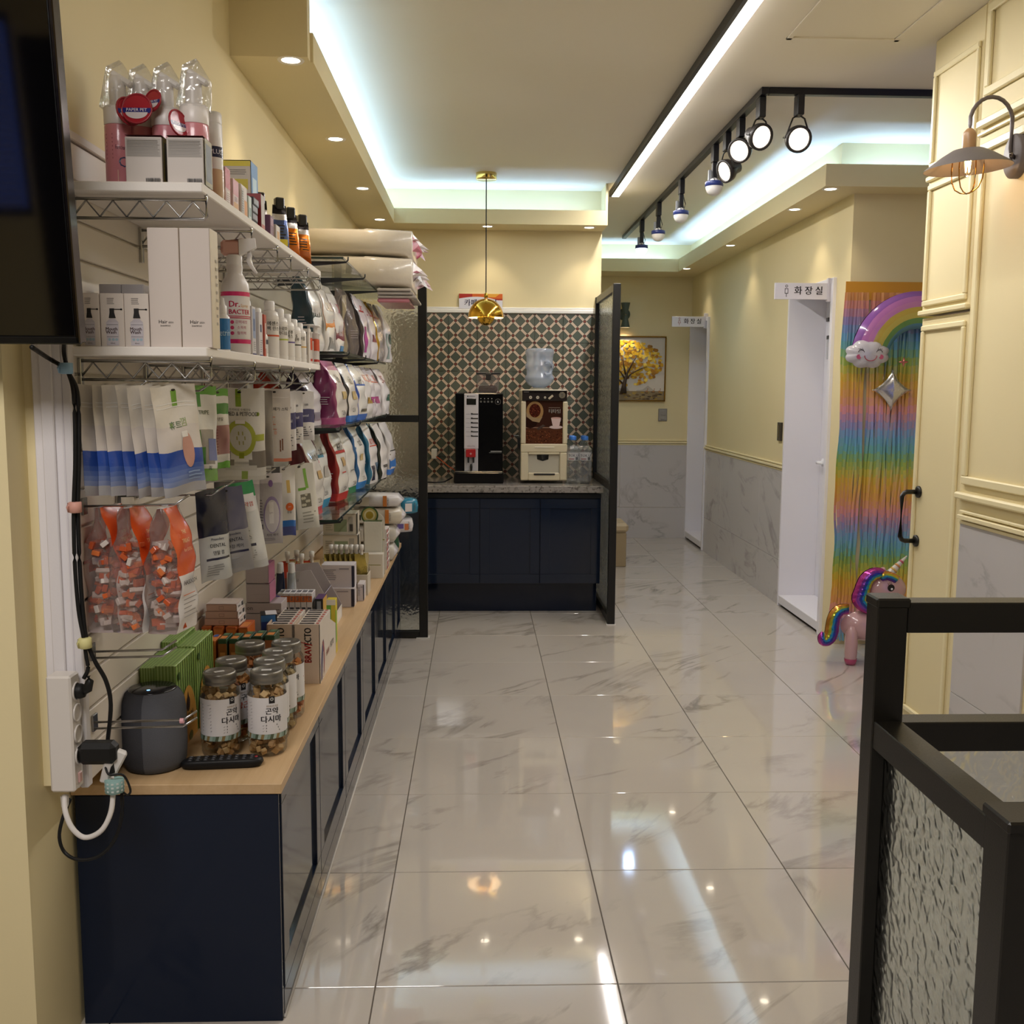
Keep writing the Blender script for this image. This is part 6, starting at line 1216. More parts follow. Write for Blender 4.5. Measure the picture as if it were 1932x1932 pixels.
# dental gel tubes leaning together
for k, (x, y, ti, c, lb) in enumerate(((-.722, 3.62, .06, '1d2540', 'leftmost dark navy'), (-.700, 3.64, -.03, '26345a', 'second, navy'), (-.678, 3.615, .05, '8f949c', 'third, grey white'), (-.656, 3.645, -.06, 'a9aeb4', 'rightmost, pale'))):
    r = empty('gel_tube', 'upright dental gel tube with white cap, ' + lb, 'tube', (x, y, CT), .3*k, 'dental gel tubes standing on the counter'); r.rotation_euler = (0, ti, .3*k)
    MB().lathe([(.010, .0), (.010, .02), (.012, .05), (.011, .225), (.009, .232)], c, 'film', 16, sx=1, sy=.7).build('body', r); MB().lathe([(.010, .230), (.010, .262), (.008, .265)], 'd9d6d6', 'plastic', 14).build('cap', r)
# boxes with a navy edge
for k, (x0, x1, yt, yb, Y, lb) in enumerate(((596, 668, 1110, 1144, 4.10, 'lower left one of three'), (606, 668, 1066, 1109, 4.12, 'upper one of three'), (674, 686, 1102, 1136, 4.22, 'lower right one, mostly hidden'))):
    pbox('white_carton', 'white carton with navy edge and fine print on wood counter, ' + lb, x0, x1, yt, yb, Y, .09, 'cfc8cc', lines('f', .06, .5, .35, .85, 6, '8f8a94')+[('f', .93, 1, .04, .96, '22243c'), ('f', .55, .85, .8, .86, '9a949c'), ('r', 0, .15, .05, .95, '22243c')], 'white cartons with navy edges', zb=CT if k != 1 else ony(0, 1109.6, 4.12).z)
# tray of olive spout pouches
a, b = ony(608, 1100, 4.34), ony(694, 1100, 4.34); r = empty('pouch_tray', 'cream tray holding a row of olive spout pouches with white caps', 'tray', (0, 0, CT))
MB().box(a.x, b.x, 4.34, 4.345, 0, .09, 'cfc5b4', 'card', .001).box(a.x, b.x, 4.45, 4.455, 0, .11, 'c5baa8', 'card', .001).box(a.x, a.x+.004, 4.345, 4.45, 0, .09, 'cfc5b4', 'card', .001).box(b.x-.004, b.x, 4.345, 4.45, 0, .09, 'cfc5b4', 'card', .001).box(a.x+.004, b.x-.004, 4.345, 4.45, 0, .004, 'b8ad9c', 'card', .001).rect(a.x+.12, a.x+.15, .03, .06, (0, 4.3395, 0), EX, EZ, '5a4a2a').build('tray', r)
for k in range(7):
    x = a.x+.032+(b.x-a.x-.064)*k/6; rr = empty('spout_pouch', 'olive gold spout pouch in cream tray, %s from left' % ('first', 'second', 'third', 'fourth', 'fifth', 'sixth', 'seventh')[k], 'pouch', (x, 4.395, CT+.0045), .75, 'olive spout pouches in the tray')
    m, sf = sheet(.075, .17, .03, lambda u, v, b_: '9a8a4c' if u < .8 else 'c9bfa0', 8, 12, seed=k, wr=.002, bulge=.6, mat='foil'); m.build('bag', rr); MB().lathe([(.007, .165), (.007, .185), (.010, .186), (.010, .208), (0, .21)], 'e3dfda', 'plastic', 14).build('cap', rr)
for k, (x, y) in enumerate(((-.76, 4.05), (-.73, 4.09), (-.695, 4.0), (-.665, 4.06))):
    rr = empty('spout_pouch', 'red brown spout pouch with white cap behind leaflet dispenser, %s' % ('leftmost', 'second', 'third', 'rightmost')[k], 'pouch', (x, y, CT), .5, 'red spout pouches behind the dispenser')
    m, sf = sheet(.07, .20, .03, lambda u, v, b_: '7a4a34' if v < .7 else ('b8402c' if u < .5 else 'c9b48a'), 8, 12, seed=k+9, wr=.002, bulge=.6); m.build('bag', rr); MB().lathe([(.007, .193), (.007, .213), (.010, .214), (.010, .237), (0, .239)], 'e3dfda', 'plastic', 14).build('cap', rr)
# white cartons with green panel
for k, (x0, x1, yt, yb, Y, lb) in enumerate(((609, 672, 969, 1008, 4.70, 'topmost of the stack'), (609, 675, 1009, 1052, 4.69, 'middle of the stack'), (609, 675, 1053, 1090, 4.69, 'bottom of the stack'))):
    pbox('green_panel_carton', 'cream carton with pale green panel and barcode, ' + lb, x0, x1, yt, yb, Y, .14, 'cfc6b8', [('f', .33, .72, .12, .72, '8f9c7c'), ('f', .76, .9, .1, .85, 'aaa49a')]+barcode('f', .80, .9, .15, .5)+lines('f', .08, .3, .2, .8, 6, 'a9a294')+[('r', 0, .3, 0, 1, '2a2724'), ('f', 0, 1, .96, 1, 'a29887')], 'cream cartons with green panels', zb=CT if k == 2 else None)
# white counter display with a round green top
r = empty('counter_display', 'cream card counter display with green round emblem and Korean print', 'display', (0, 0, CT))
a, b = ony(681, 1085, 4.74), ony(731, 1085, 4.74); x0, x1 = a.x, min(b.x, -.4445)
MB().box(x0, x1, 4.74, 4.80, 0, .115, 'd9d2c6', 'card', .001).rect(x0+.01, x1-.01, .062, .065, (0, 4.7395, 0), EX, EZ, '8a8a3a').build('lower_box', r)
w_ = x1-x0; P = [(0, 0), (w_, 0), (w_, .25)]+[(w_*.5+w_*.5*math.cos(q*PI/12), .25+.05*math.sin(q*PI/12)) for q in range(13)]+[(0, .25)]
m = MB().poly(P, (x0, 4.86, 0), EX, EZ, 'd6cfc2', 'card', .003); O = (x0, 4.8562, 0)
m.disc(w_*.30, .285, .042, .042, O, EX, EZ, '3f5a34', 'card', 26).disc(w_*.30, .285, .034, .034, (x0, 4.8558, 0), EX, EZ, 'b9a860', 'card', 26).disc(w_*.30, .285, .026, .026, (x0, 4.8554, 0), EX, EZ, 'd9cfa0', 'card', 26).disc(w_*.30, .285, .018, .018, (x0, 4.855, 0), EX, EZ, 'a88f2c', 'card', 26)
for k, t in enumerate(('닥터독 멍멍츄', '곤충단백질', '신규간식')): m.text(t, O, EX, EZ, w_*.32, .225-.017*k, .013, '2a2824', 'card', wmax=w_*.55, bold=.02)
m.rect(w_*.05, w_*.68, .165, .168, O, EX, EZ, 'a83a2c').rect(w_*.72, w_*.98, .164, .169, O, EX, EZ, '8a8a2c').text('소화 & 건강 케어', O, EX, EZ, w_*.42, .148, .010, '3a4434', 'card', wmax=w_*.7).build('header_card', r)
m = MB()
for k in range(7): m.box(x0+.01, x1-.01, 4.805+.007*k, 4.810+.007*k, .002, .26+.004*(k % 2), ('d6d2c6', '5a6440')[k % 2], 'film', .001)
o = m.build('sachets', r); o['kind'] = 'stuff'
o = MB()
for k in range(9): 
    carton('red_stick_box', 'slim red and white stick box stacked at counter edge, %s from bottom' % ('first', 'second', 'third', 'fourth', 'fifth', 'sixth', 'seventh', 'eighth', 'ninth')[k], 'box', (-.458+.002*(k % 2), 5.03, CT+.0225*k), .026, .13, .022, 'd9d2cc', [('f', .05, .5, .1, .9, 'a83034'), ('r', 0, .3, .1, .9, 'b03a3c'), ('r', .5, .7, .2, .8, '6a2428')], 0, 'red and white stick boxes')
# wet wipe packs
def softpack(lb, x0, x1, y0, y1, z0, z1, c, marks, rz=0, group='soft wet wipe packs at far end'):
    cx, cy_ = (x0+x1)/2, (y0+y1)/2; m = MB(); n = 20; vs = []; L, D, H = (x1-x0)/2, (y1-y0)/2, z1-z0
    for i, (t, s_) in enumerate(((-1.12, .08), (-1.0, .55), (-.9, .95), (-.3, 1), (.3, 1), (.9, .95), (1.0, .55), (1.12, .08))):
        for k in range(n):
            a = 2*PI*k/n; ca, sa = math.cos(a), math.sin(a); vs.append((L*t, D*math.copysign(abs(ca)**.5, ca)*min(1, .55+.45*s_)+.003*math.sin(9*a+i*3), H/2+H/2*math.copysign(abs(sa)**.6, sa)*s_))
    fs = [(i*n+k, (i+1)*n+k, (i+1)*n+(k+1) % n, i*n+(k+1) % n) for i in range(7) for k in range(n)]+[tuple(range(n)), tuple(reversed(range(7*n, 8*n)))]
    cs = [c if i in (1, 2, 3, 4, 5) else 'd3ced2' for i in range(7) for k in range(n)]+[c, c]
    m.add(vs, fs, cs, 'film', True)
    for u0, u1, v0, v1, c2 in marks: m.rect(L*u0, L*u1, H*v0, H*v1, (0, -D-.002, 0), EX, EZ, c2, 'film')
    m.text('MOIST', (0, -D-.0025, 0), EZ, (-1, 0, 0), H*.5, -L*.55, .014, '5a5450', 'film'); return m.build('wipes_pack', None, (cx, cy_, z0), rz, lb, 'wipes pack', group)
for k, (z0, z1, lb, c, sh) in enumerate(((CT, .67, 'bottom pack of the pile, mostly hidden', 'c9c4bc', -.03), (.671, .765, 'third pack of the pile, grey', 'c5c0b8', -.02), (.766, .855, 'second pack, beige with brown print', 'cfc6b6', .01), (.856, .925, 'top pack, white with barcode and orange corner', 'd3cfd0', 0))):
    softpack('wet wipe pack at far counter end, ' + lb, -.66+sh, -.40+sh, 5.20, 5.36, z0, z1, c, [(-.9, -.2, .15, .8, 'd9d4ca'), (.35, .5, .1, .9, 'c97a34'), (-.85, -.6, .3, .6, '5a5458')])
softpack('teal ended wipe pack poking out beside the top of the pile', -.43, -.335, 5.37, 5.50, .80, .885, '1f7a9a', [(-.6, .2, .2, .7, 'd9d4d4')], .4, None)
softpack('white folded wipe pack with blue print leaning below the teal one', -.47, -.36, 5.37, 5.52, .70, .785, 'd6d2d6', [(-.6, 0, .3, .6, '6a5a9a'), (.1, .5, .2, .6, 'c9784a')], .3, None)
softpack('dark green soft pouch at the counter edge below the wipe packs', -.52, -.43, 5.40, 5.52, .577, .695, '1f5a40', [(-.3, .3, .5, .8, '2f6a50')], .2, None)
# ================================================================== FOREGROUND LEFT: television, power strip, cables
r = empty('television', 'large black wall television at the left edge, tilted down towards the room', 'television', (0, 0, 0))
tv = Matrix.Translation((ony(150, 648, 1.90).x, 1.90, ony(150, 648, 1.90).z)) @ Matrix.Rotation(.10, 4, 'X')
m = MB(); m.M = tv; m.box(-1.22, 0, 0, .035, 0, .70, '0b0b0c', 'plastic', .006).box(-1.1, -.12, .035, .06, .08, .5, '0e0e0f', 'plastic', .01); m.build('housing', r)
m = MB(); m.M = tv; m.box(-1.212, -.008, -.002, .0, .014, .692, '030305', 'screen', 0); m.build('screen', r)
m = MB(); m.M = tv; m.box(-1.222, .002, -.003, .01, -.002, .012, '131314', 'gloss', .002).box(-.006, .0025, -.003, .03, .0, .70, '4a4440', 'chrome', .002); m.build('bezel', r)
MB().box(-1.3, -1.05, 1.955, 2.009, 1.70, 1.95, '1a1a1b', 'black_metal', .005).build('wall_mount', r)
r = empty('power_strip', 'white four way power strip screwed upright beside the slatwall edge', 'power strip', (0, 0, 0))
MB().box(-.872, -.822, 2.03, 2.077, .638, .882, 'd9d3cd', 'plastic', .004).build('body', r)
for k, z in enumerate((.845, .80, .755, .71)):
    m = MB(); m.M = TR(-.8205, 2.054, z) @ Matrix.Rotation(PI/2, 4, 'Y'); m.lathe([(.0195, -.001), (.0195, .002), (.0165, .0025), (.0160, -.010), (0, -.010)], 'c9c3be', 'plastic', 20); m.lathe([(.0165, -.0095), (0, -.0095)], '8a8580', 'plastic', 20, cap=False)
    m.build('socket', r)
MB().box(-.823, -.818, 2.047, 2.061, .652, .674, 'c9a09a', 'plastic', .002).build('switch', r)
def cable(name, pts, rad, col, lb, r0=None):
    P = [Vector(p) for p in pts]; Q = []
    for i in range(len(P)-1):
        p0, p1, p2, p3 = P[max(0, i-1)], P[i], P[i+1], P[min(len(P)-1, i+2)]
        for k in range(6):
            t = k/6; Q.append(.5*((2*p1)+(p2-p0)*t+(2*p0-5*p1+4*p2-p3)*t*t+(3*p1-p0-3*p2+p3)*t**3))
    Q.append(P[-1]); m = MB().tube(Q, rad, col, 'rubber', 8)
    return m.build(name, r0, label=lb, cat=None if r0 else 'cable')
cy0 = 2.05
def cpt(x, y, Y=cy0): return ony(x, y, Y)
cb = empty('cable_bundle', 'pair of black television cables running down the slatwall edge with coloured clips', 'cable', (0, 0, 0))
cable('cable', [cpt(121, 640, 2.0), cpt(121, 668), cpt(128, 700), cpt(139, 745), cpt(142, 860), cpt(139, 960), cpt(141, 1060), cpt(148, 1150), cpt(158, 1205), cpt(163, 1240), cpt(166, 1262), cpt(158, 1280)], .0042, '161617', None, cb)
cable('cable', [cpt(60, 655, 1.9), cpt(90, 675), cpt(118, 692), cpt(134, 712), cpt(147, 750, 2.055), cpt(149, 860, 2.055), cpt(147, 960, 2.055), cpt(150, 1060, 2.055), cpt(156, 1150, 2.055), cpt(163, 1205, 2.055), cpt(178, 1245, 2.06), cpt(200, 1285, 2.09), cpt(209, 1330, 2.10), cpt(203, 1400, 2.10), cpt(201, 1425, 2.08)], .0045, '131314', None, cb)
for (x, y, c, nm_) in ((125, 695, '8fb2cc', 'pale blue cable clip'), (142, 957, 'cf9a8c', 'pink cable clip'), (161, 1213, 'd6cf92', 'pale yellow cable clip')):
    p = cpt(x, y); MB().lathe([(.010, -.011), (.0125, -.010), (.0125, .010), (.010, .011)], c, 'rubber', 18).tube([(-.010, -.006, -.009), (-.012, -.008, 0), (-.010, -.006, .009)], .003, c, 'rubber').build('clip', cb, loc=p, label=nm_)
m = MB(); p = cpt(146, 1284, 2.054); m.M = TR(-.815, 2.054, .845) @ Matrix.Rotation(PI/2, 4, 'Y'); m.lathe([(.015, -.006), (.016, .004), (.013, .012), (0, .013)], '131313', 'rubber', 16); m.M = Matrix(); m.tube([(-.81, 2.054, .845), (-.795, 2.05, .852), (-.790, 2.048, .868), (-.792, 2.048, .878)], [.011, .010, .008, .005], '131313', 'rubber', 10); m.build('plug', cb)
r = empty('power_adapter', 'bulky black power adapter plugged into the white power strip', 'adapter', (0, 0, 0))
MB().box(-.820, -.742, 2.035, 2.075, .692, .738, '161616', 'rubber', .010).build('body', r); MB().lathe([(.008, -.02), (.006, .0)], '161616', 'rubber', 10, -.755, 2.05).build('strain_relief', r).location = (0, 0, .693)
r = empty('charger_cluster', 'white charger plugs tied with a teal checked strap below the black adapter', 'charger', (0, 0, 0))
a = cpt(218, 1440, 2.06)
m = MB(); m.M = TR(a.x, a.y, a.z, .3, 0, .5); m.box(-.012, .012, -.010, .010, -.024, .030, 'd6d2ce', 'plastic', .004); m.build('charger_block', r)
a = cpt(203, 1450, 2.05); m = MB(); m.M = TR(a.x, a.y, a.z, .1, 0, .25); m.box(-.009, .009, -.008, .008, -.030, .022, 'c9c4c0', 'plastic', .003); m.build('charger_block', r)
a = cpt(216, 1482, 2.045); m = MB().lathe([(.017, -.014), (.019, -.013), (.019, .013), (.017, .014)], '8fb0ac', 'fabric', 20)
for k in range(12):
    for j in range(3): q = k*PI/6; m.add([(.0194*math.cos(q+b_*.26), .0194*math.sin(q+b_*.26), -.009+.008*j+c_*.004) for b_, c_ in ((0, 0), (1, 0), (1, 1), (0, 1))], [(0, 1, 2, 3)], 'cfd9d6', 'fabric')
m.build('tie_strap', r, loc=a)
cable('white_cable', [cpt(122, 1500, 2.05), cpt(123, 1530, 2.03), cpt(136, 1562, 2.02), cpt(160, 1580, 2.02), cpt(190, 1568, 2.02), cpt(208, 1536, 2.03), cpt(213, 1500, 2.04), cpt(210, 1465, 2.05)], .0055, 'd9d4d0', 'thick white cable looping from power strip to the tied chargers')
MB().lathe([(.0075, -.022), (.0085, .0)], 'd9d4d0', 'plastic', 12).build('cable_boot', r, loc=cpt(122, 1502, 2.052))
cable('black_cable', [cpt(133, 1506, 2.06), cpt(118, 1545, 2.04), cpt(112, 1580, 2.03), cpt(122, 1608, 2.03), cpt(148, 1622, 2.02), cpt(185, 1616, 2.02), cpt(214, 1588, 2.03), cpt(229, 1545, 2.04), cpt(230, 1500, 2.05), cpt(222, 1475, 2.05)], .0036, '121213', 'thin black cable hanging in a wide loop over the navy cabinet end')
cable('black_cable', [cpt(196, 1425, 2.06), cpt(204, 1460, 2.035), cpt(232, 1462, 2.04), cpt(246, 1490, 2.05), cpt(240, 1500, 2.05), cpt(228, 1490, 2.045)], .0024, '121213', 'thin black cable coiled beside the teal strap')
# ================================================================== RIGHT: wall lamp, gate
LX, LY = 1.604, 3.40
r = empty('wall_lamp', 'grey metal shade wall lamp with glowing bulb and gold cage on cream wall', 'lamp', (0, 0, 0))
m = MB(); m.M = TR(1.779, 3.41, 2.235) @ Matrix.Rotation(-PI/2, 4, 'Y'); m.lathe([(.062, 0), (.062, .022), (.058, .026), (0, .026)], '6c6462', 'paint', 28, sx=1.15, sy=.95); m.build('back_plate', r)
arc = [(1.755, 3.41, 2.22), (1.748, 3.41, 2.26), (1.748, 3.41, 2.33)]+[(LX+.072+.072*math.cos(q*PI/12), 3.405, 2.335+.085*math.sin(q*PI/12)) for q in range(1, 12)]+[(LX, LY, 2.33), (LX, LY, 2.30)]
MB().tube(arc, .0065, '6a615e', 'paint', 10).tube([(1.755, 3.39, 2.225), (1.74, 3.385, 2.235), (1.735, 3.38, 2.237)], .006, '8a8280', 'chrome', 8).build('arm', r)
MB().lathe([(.020, 2.245), (.021, 2.25), (.021, 2.300), (.018, 2.308), (.009, 2.318)], 'b08a62', 'plastic', 22, LX, LY).build('socket', r)
m = MB(); m.M = TR(LX, LY, 2.21, 0, .0, -.05)
m.lathe([(.018, .046), (.05, .040), (.082, .022), (.134, -.014), (.137, -.018)], '6c6664', 'paint', 48, cap=False).lathe([(.136, -.018), (.081, .019), (.049, .037), (.018, .043)], '8f8078', 'paint', 48, cap=False); m.build('shade', r)
MB().lathe([(.012, 2.245), (.014, 2.225), (.019, 2.205), (.020, 2.19), (.014, 2.172), (0, 2.165)], 'ffe0b0', 'clear', 20, LX, LY).build('bulb', r)
m = MB()
for k in range(4): q = k*PI/2+.4; m.tube([(LX+.007*math.cos(q), LY+.007*math.sin(q), 2.18), (LX+.009*math.cos(q+.6), LY+.009*math.sin(q+.6), 2.225)], .0022, 'ffffff', 'glow_bulb', 6)
m.build('filament', r)
m = MB()
for k in range(4): q = k*PI/2+.65; m.tube([(LX+R*math.cos(q), LY+R*math.sin(q), z) for R, z in ((.052, 2.235), (.055, 2.19), (.052, 2.155), (.040, 2.128), (.020, 2.115), (0, 2.111))], .0022, 'c09048', 'gold', 6)
m.build('cage', r)
l = bpy.data.lights.new('wall_lamp_bulb', 'POINT'); l.energy = .55; l.color = (1, .62, .28); l.shadow_soft_size = .012; o = bpy.data.objects.new('wall_lamp_bulb', l); C.objects.link(o); o.location = (LX, LY, 2.158)
# gate
GB = '14120f'
r = empty('entrance_gate', 'black steel gate with hammered glass panels at the right foreground', 'gate', (0, 0, 0))
MB().box(.698, .752, 1.72, 1.772, 0, 1.092, GB, 'black_metal', .002).box(.696, .756, 1.718, 1.774, 1.088, 1.106, GB, 'black_metal', .003).build('post', r)
MB().box(.698, .752, 1.255, 1.318, 0, .892, GB, 'black_metal', .002).box(.695, .755, 1.25, 1.322, .888, .905, GB, 'black_metal', .003).build('post', r)
for z0, z1 in ((1.044, 1.098), (.828, .882), (.06, .11)): MB().box(.752, 1.775, 1.722, 1.770, z0, z1, GB, 'black_metal', .002).build('rail', r)
for z0, z1 in ((.836, .886), (.06, .11)): MB().box(.70, .75, 1.318, 1.72, z0, z1, GB, 'black_metal', .002).build('rail', r)
for z0, z1 in ((.836, .890), (.06, .11)): MB().box(.752, 1.775, 1.262, 1.312, z0, z1, GB, 'black_metal', .002).build('rail', r)
MB().box(.722, .728, 1.318, 1.72, .11, .836, mat='hammered_glass', ch=0).build('pane', r)
MB().box(.752, 1.775, 1.743, 1.749, .11, .828, mat='hammered_glass', ch=0).build('pane', r)
# ================================================================== CORRIDOR
r = empty('tree_painting', 'framed painting of a golden yellow tree with small deer on corridor wall', 'painting', (1.45, 9.985, 1.668))
hw, hh = .37, .303
MB().box(-hw, hw, 0, .012, -hh, hh, 'cfc8be', 'paper', 0).build('canvas', r)
f = MB()
for a in ((-hw-.012, hw+.012, hh, hh+.012), (-hw-.012, hw+.012, -hh-.012, -hh), (-hw-.012, -hw, -hh, hh), (hw, hw+.012, -hh, hh)): f.box(a[0], a[1], -.02, .013, a[2], a[3], '8a6a2c', 'gold', .003)
f.build('frame', r)
m = MB(); O = (0, -.0006, 0)
m.rect(-hw, hw, -hh, -.215, O, EX, EZ, '8a7a5c').poly([(-hw, -.20)]+[(-hw+2*hw*k/14, -.20+.03*math.sin(k*1.3)+.02*math.sin(k*2.9)) for k in range(15)]+[(hw, -.225), (-hw, -.225)], (0, -.0004, 0), EX, EZ, 'b0a89e')
R = random.Random(3); e = .0008
for k in range(60): m.disc(-hw+2*hw*R.random(), -hh+.01+.07*R.random(), .02, .008, (0, -e-.00002*k, 0), EX, EZ, R.choice(['6a5434', '4a3a26', '9a8450', 'a88a3c']), n=7)
for k in range(520):
    q, d = R.random()*6.283, R.random()**.5; x, z = .005+.345*d*math.cos(q), .055+.215*d*math.sin(q)
    if z < -.08 and R.random() < .5: continue
    sh = .35+.65*R.random(); m.disc(x, z, .012+.012*R.random(), .010+.010*R.random(), (0, -.002-.000012*k, 0), EX, EZ, R.choice(['d9ad1e', 'c99a16', 'e0bc3a', 'b8860f', 'a8720e', 'e8cc5a', 'cda51c', '9a6a14']), n=7)
m.build('painted_scene', r)
m = MB(); m.tube([(-.03, -.010, -.235), (-.025, -.010, -.16), (-.01, -.010, -.09), (.01, -.010, -.02), (.06, -.010, .06)], [.036, .022, .015, .009, .003], '3a2e24', 'paper', 6)
for P in (((-.015, -.11), (.05, -.04), (.13, .0), (.20, .02)), ((-.015, -.1), (-.06, -.03), (-.13, .03), (-.18, .08)), ((-.005, -.07), (-.03, .03), (-.04, .12)), ((.0, -.05), (.05, .05), (.10, .13)), ((-.03, -.15), (-.10, -.08), (-.2, -.04))): m.tube([(x, -.010, z) for x, z in P], [.010]+[.006]*(len(P)-2)+[.002], '453424', 'paper', 5)
m.build('painted_trunk', r)
m = MB()
for x in (.20, .265, .325): m.disc(x, -.218, .013, .008, (0, -.004, 0), EX, EZ, 'a8784a', n=10).rect(x+.006, x+.010, -.215, -.195, (0, -.0042, 0), EX, EZ, 'a8784a').disc(x+.010, -.193, .005, .004, (0, -.0044, 0), EX, EZ, '9a6a40', n=8).rect(x-.009, x-.006, -.24, -.22, (0, -.004, 0), EX, EZ, '7a5a3a').rect(x+.006, x+.009, -.24, -.22, (0, -.004, 0), EX, EZ, '7a5a3a')
m.build('painted_deer', r)
r = empty('light_switch', 'grey two button light switch on yellow wall below the tree painting', 'switch', (1.815, 9.998, 1.222))
MB().box(-.043, .043, -.010, 0, -.061, .061, '8a8680', 'plastic', .003).box(-.036, .036, -.012, -.009, -.054, .054, 'a09c96', 'plastic', .002).build('plate', r)
for z in (.012, -.028): MB().box(-.024, .024, -.018, -.011, z-.014, z+.018, '9a968f', 'plastic', .003).build('button', r)
r = empty('double_cone_lamp', 'dark green hourglass wall lamp above the tree painting', 'lamp', (1.415, 9.90, 0))
MB().lathe([(.045, 2.06), (.044, 2.064), (.020, 2.172), (.020, 2.182), (.044, 2.29), (.045, 2.294)], '4f5a50', 'paint', 28, cap=False).lathe([(.0435, 2.0605), (.019, 2.17)], 'e0d8c0', 'paint', 28, cap=False).build('shade', r)
MB().lathe([(.012, 2.08), (.015, 2.10), (.012, 2.12)], 'ffffff', 'glow_down', 14).build('bulb', r)
m = MB(); m.M = TR(0, .098, 2.19) @ Matrix.Rotation(PI/2, 4, 'X'); m.lathe([(.058, 0), (.058, .02), (.05, .028), (0, .028)], '4f5a50', 'paint', 24); m.M = Matrix(); m.box(-.012, .012, .01, .08, 2.17, 2.185, '4f5a50', 'paint'); m.build('back_plate', r)
MB().lathe([(.0, -.003), (.008, 0), (0, .003)], 'd9a860', 'gold', 10).build('knob', r, loc=(0, -.035, 2.178))
spot('cone_lamp_light', (1.415, 9.90, 2.075), 7, WARM, 110, .5, r=.02)
r = empty('storage_stool', 'beige leatherette storage stool half hidden behind glass screen', 'stool', (0, 0, 0))
MB().box(.88, 1.236, 8.33, 8.68, 0, .285, '9c8a6a', 'leather', .006).build('body', r); MB().box(.865, 1.252, 8.315, 8.695, .287, .365, 'b5a383', 'leather', .022).build('lid', r)
MB().box(1.02, 1.15, 8.40, 8.60, .366, .372, '2a2826', 'fabric', .002).build('dark_cloth', label='dark folded cloth lying on the beige storage stool', cat='cloth')
def toilet_sign(Y, x0, x1, z0, z1, lb, col):
    r = empty('toilet_sign', lb, 'sign', (0, 0, 0)); h = z1-z0
    m = MB().box(x0, x1, Y-.008, Y+.008, z0, z1, 'e2dfe6', 'plastic', .001); O = (0, Y-.0086, 0); cx = x0+h*.72; cz = (z0+z1)/2
    m.disc(cx, cz+h*.30, h*.085, h*.085, O, EX, EZ, col).disc(cx, cz+h*.30, h*.05, h*.05, (0, Y-.009, 0), EX, EZ, 'e2dfe6')
    if col == '1c1a1c': m.rect(cx-h*.11, cx+h*.11, cz-h*.16, cz+h*.16, O, EX, EZ, col).rect(cx-h*.075, cx+h*.075, cz-h*.12, cz+h*.12, (0, Y-.009, 0), EX, EZ, 'e2dfe6')
    else: m.poly([(cx-h*.14, cz-h*.16), (cx+h*.14, cz-h*.16), (cx+h*.06, cz+h*.17), (cx-h*.06, cz+h*.17)], O, EX, EZ, col).poly([(cx-h*.09, cz-h*.13), (cx+h*.09, cz-h*.13), (cx+h*.03, cz+h*.13), (cx-h*.03, cz+h*.13)], (0, Y-.009, 0), EX, EZ, 'e2dfe6')
    m.rect(cx-h*.018, cx+h*.018, cz-h*.36, cz-h*.12, O, EX, EZ, col)
    for k, t in enumerate('화장실'): m.text(t, O, EX, EZ, x0+(x1-x0)*(.44+.20*k), cz, h*.56, '1c1a1c', bold=.02)
    m.build('plate', r); MB().box(x1, 2.079, Y-.014, Y+.014, z0-.012, z1+.03, 'd9d5dc', 'plastic', .002).build('bracket', r)
toilet_sign(9.30, 1.753, 2.045, 2.034, 2.126, 'far white projecting toilet sign with red figure and Korean lettering', '9a3a34')
toilet_sign(6.02, 1.735, 2.045, 1.997, 2.091, 'near white projecting toilet sign with black figure and Korean lettering', '1c1a1c')
MB().box(2.066, 2.0795, 6.90, 6.985, 1.123, 1.249, '3a342c', 'black_metal', .002).box(2.0645, 2.067, 6.935, 6.955, 1.145, 1.23, '7a746a', 'chrome', .001).build('card_reader', None, None, 0, 'small dark bronze wall plate beside the near toilet door', 'wall plate')
# ================================================================== ALCOVE: fringe curtain and foil balloons
cols = [(0, 'e3b440'), (.17, 'e6a65c'), (.30, 'e39a9c'), (.42, 'a898bc'), (.55, '78acd0'), (.68, '72b4b0'), (.78, '92b65e'), (.90, 'c9c04c'), (1.0, 'e3b440')]
def ramp(t):
    t %= 1.0
    for (a, ca), (b, cb_) in zip(cols[:-1], cols[1:]):
        if t <= b:
            q = (t-a)/(b-a); A = [int(ca[i:i+2], 16) for i in (0, 2, 4)]; B_ = [int(cb_[i:i+2], 16) for i in (0, 2, 4)]; return '%02x%02x%02x' % tuple(int(A[i]+(B_[i]-A[i])*q) for i in range(3))
cur = empty('fringe_curtain', 'rainbow foil fringe curtain hanging on alcove wall behind the balloons', 'curtain', (0, 0, 0))
R = random.Random(9); st = MB(); ZT = 2.072
x = 2.05
m = MB().rect(2.05, 2.74, ZT-.10, ZT, (0, 5.726, 0), EX, EZ, 'd99a2a', 'balloon'); m.build('header', cur)
while x < 2.74:
    if abs(x-2.185) < .012 and R.random() < .8: x += .012; continue
    w_ = .010+.008*R.random(); ph = R.random()*6; yb = 5.728-.016*R.random(); vs = []; fs = []; cs = []; n = 44; zb = .02+.05*R.random()
    for k in range(n+1):
        z = ZT-.06-(ZT-.06-zb)*k/n; d = .006*math.sin(ph+k*.35)+.004*math.sin(ph*2+k*.9)*k/n; tw = .22*math.sin(ph+k*.2)
        vs += [(x+d-w_/2*math.cos(tw), yb-w_/2*math.sin(tw), z), (x+d+w_/2*math.cos(tw), yb+w_/2*math.sin(tw), z)]
        if k: fs.append((2*k-2, 2*k, 2*k+1, 2*k-1)); cs.append(ramp((ZT-z)/.575+.02*math.sin(ph)))
    st.add(vs, fs, cs, 'balloon', True); x += w_*.42
st.build('fringe_strips', cur)['kind'] = 'stuff'
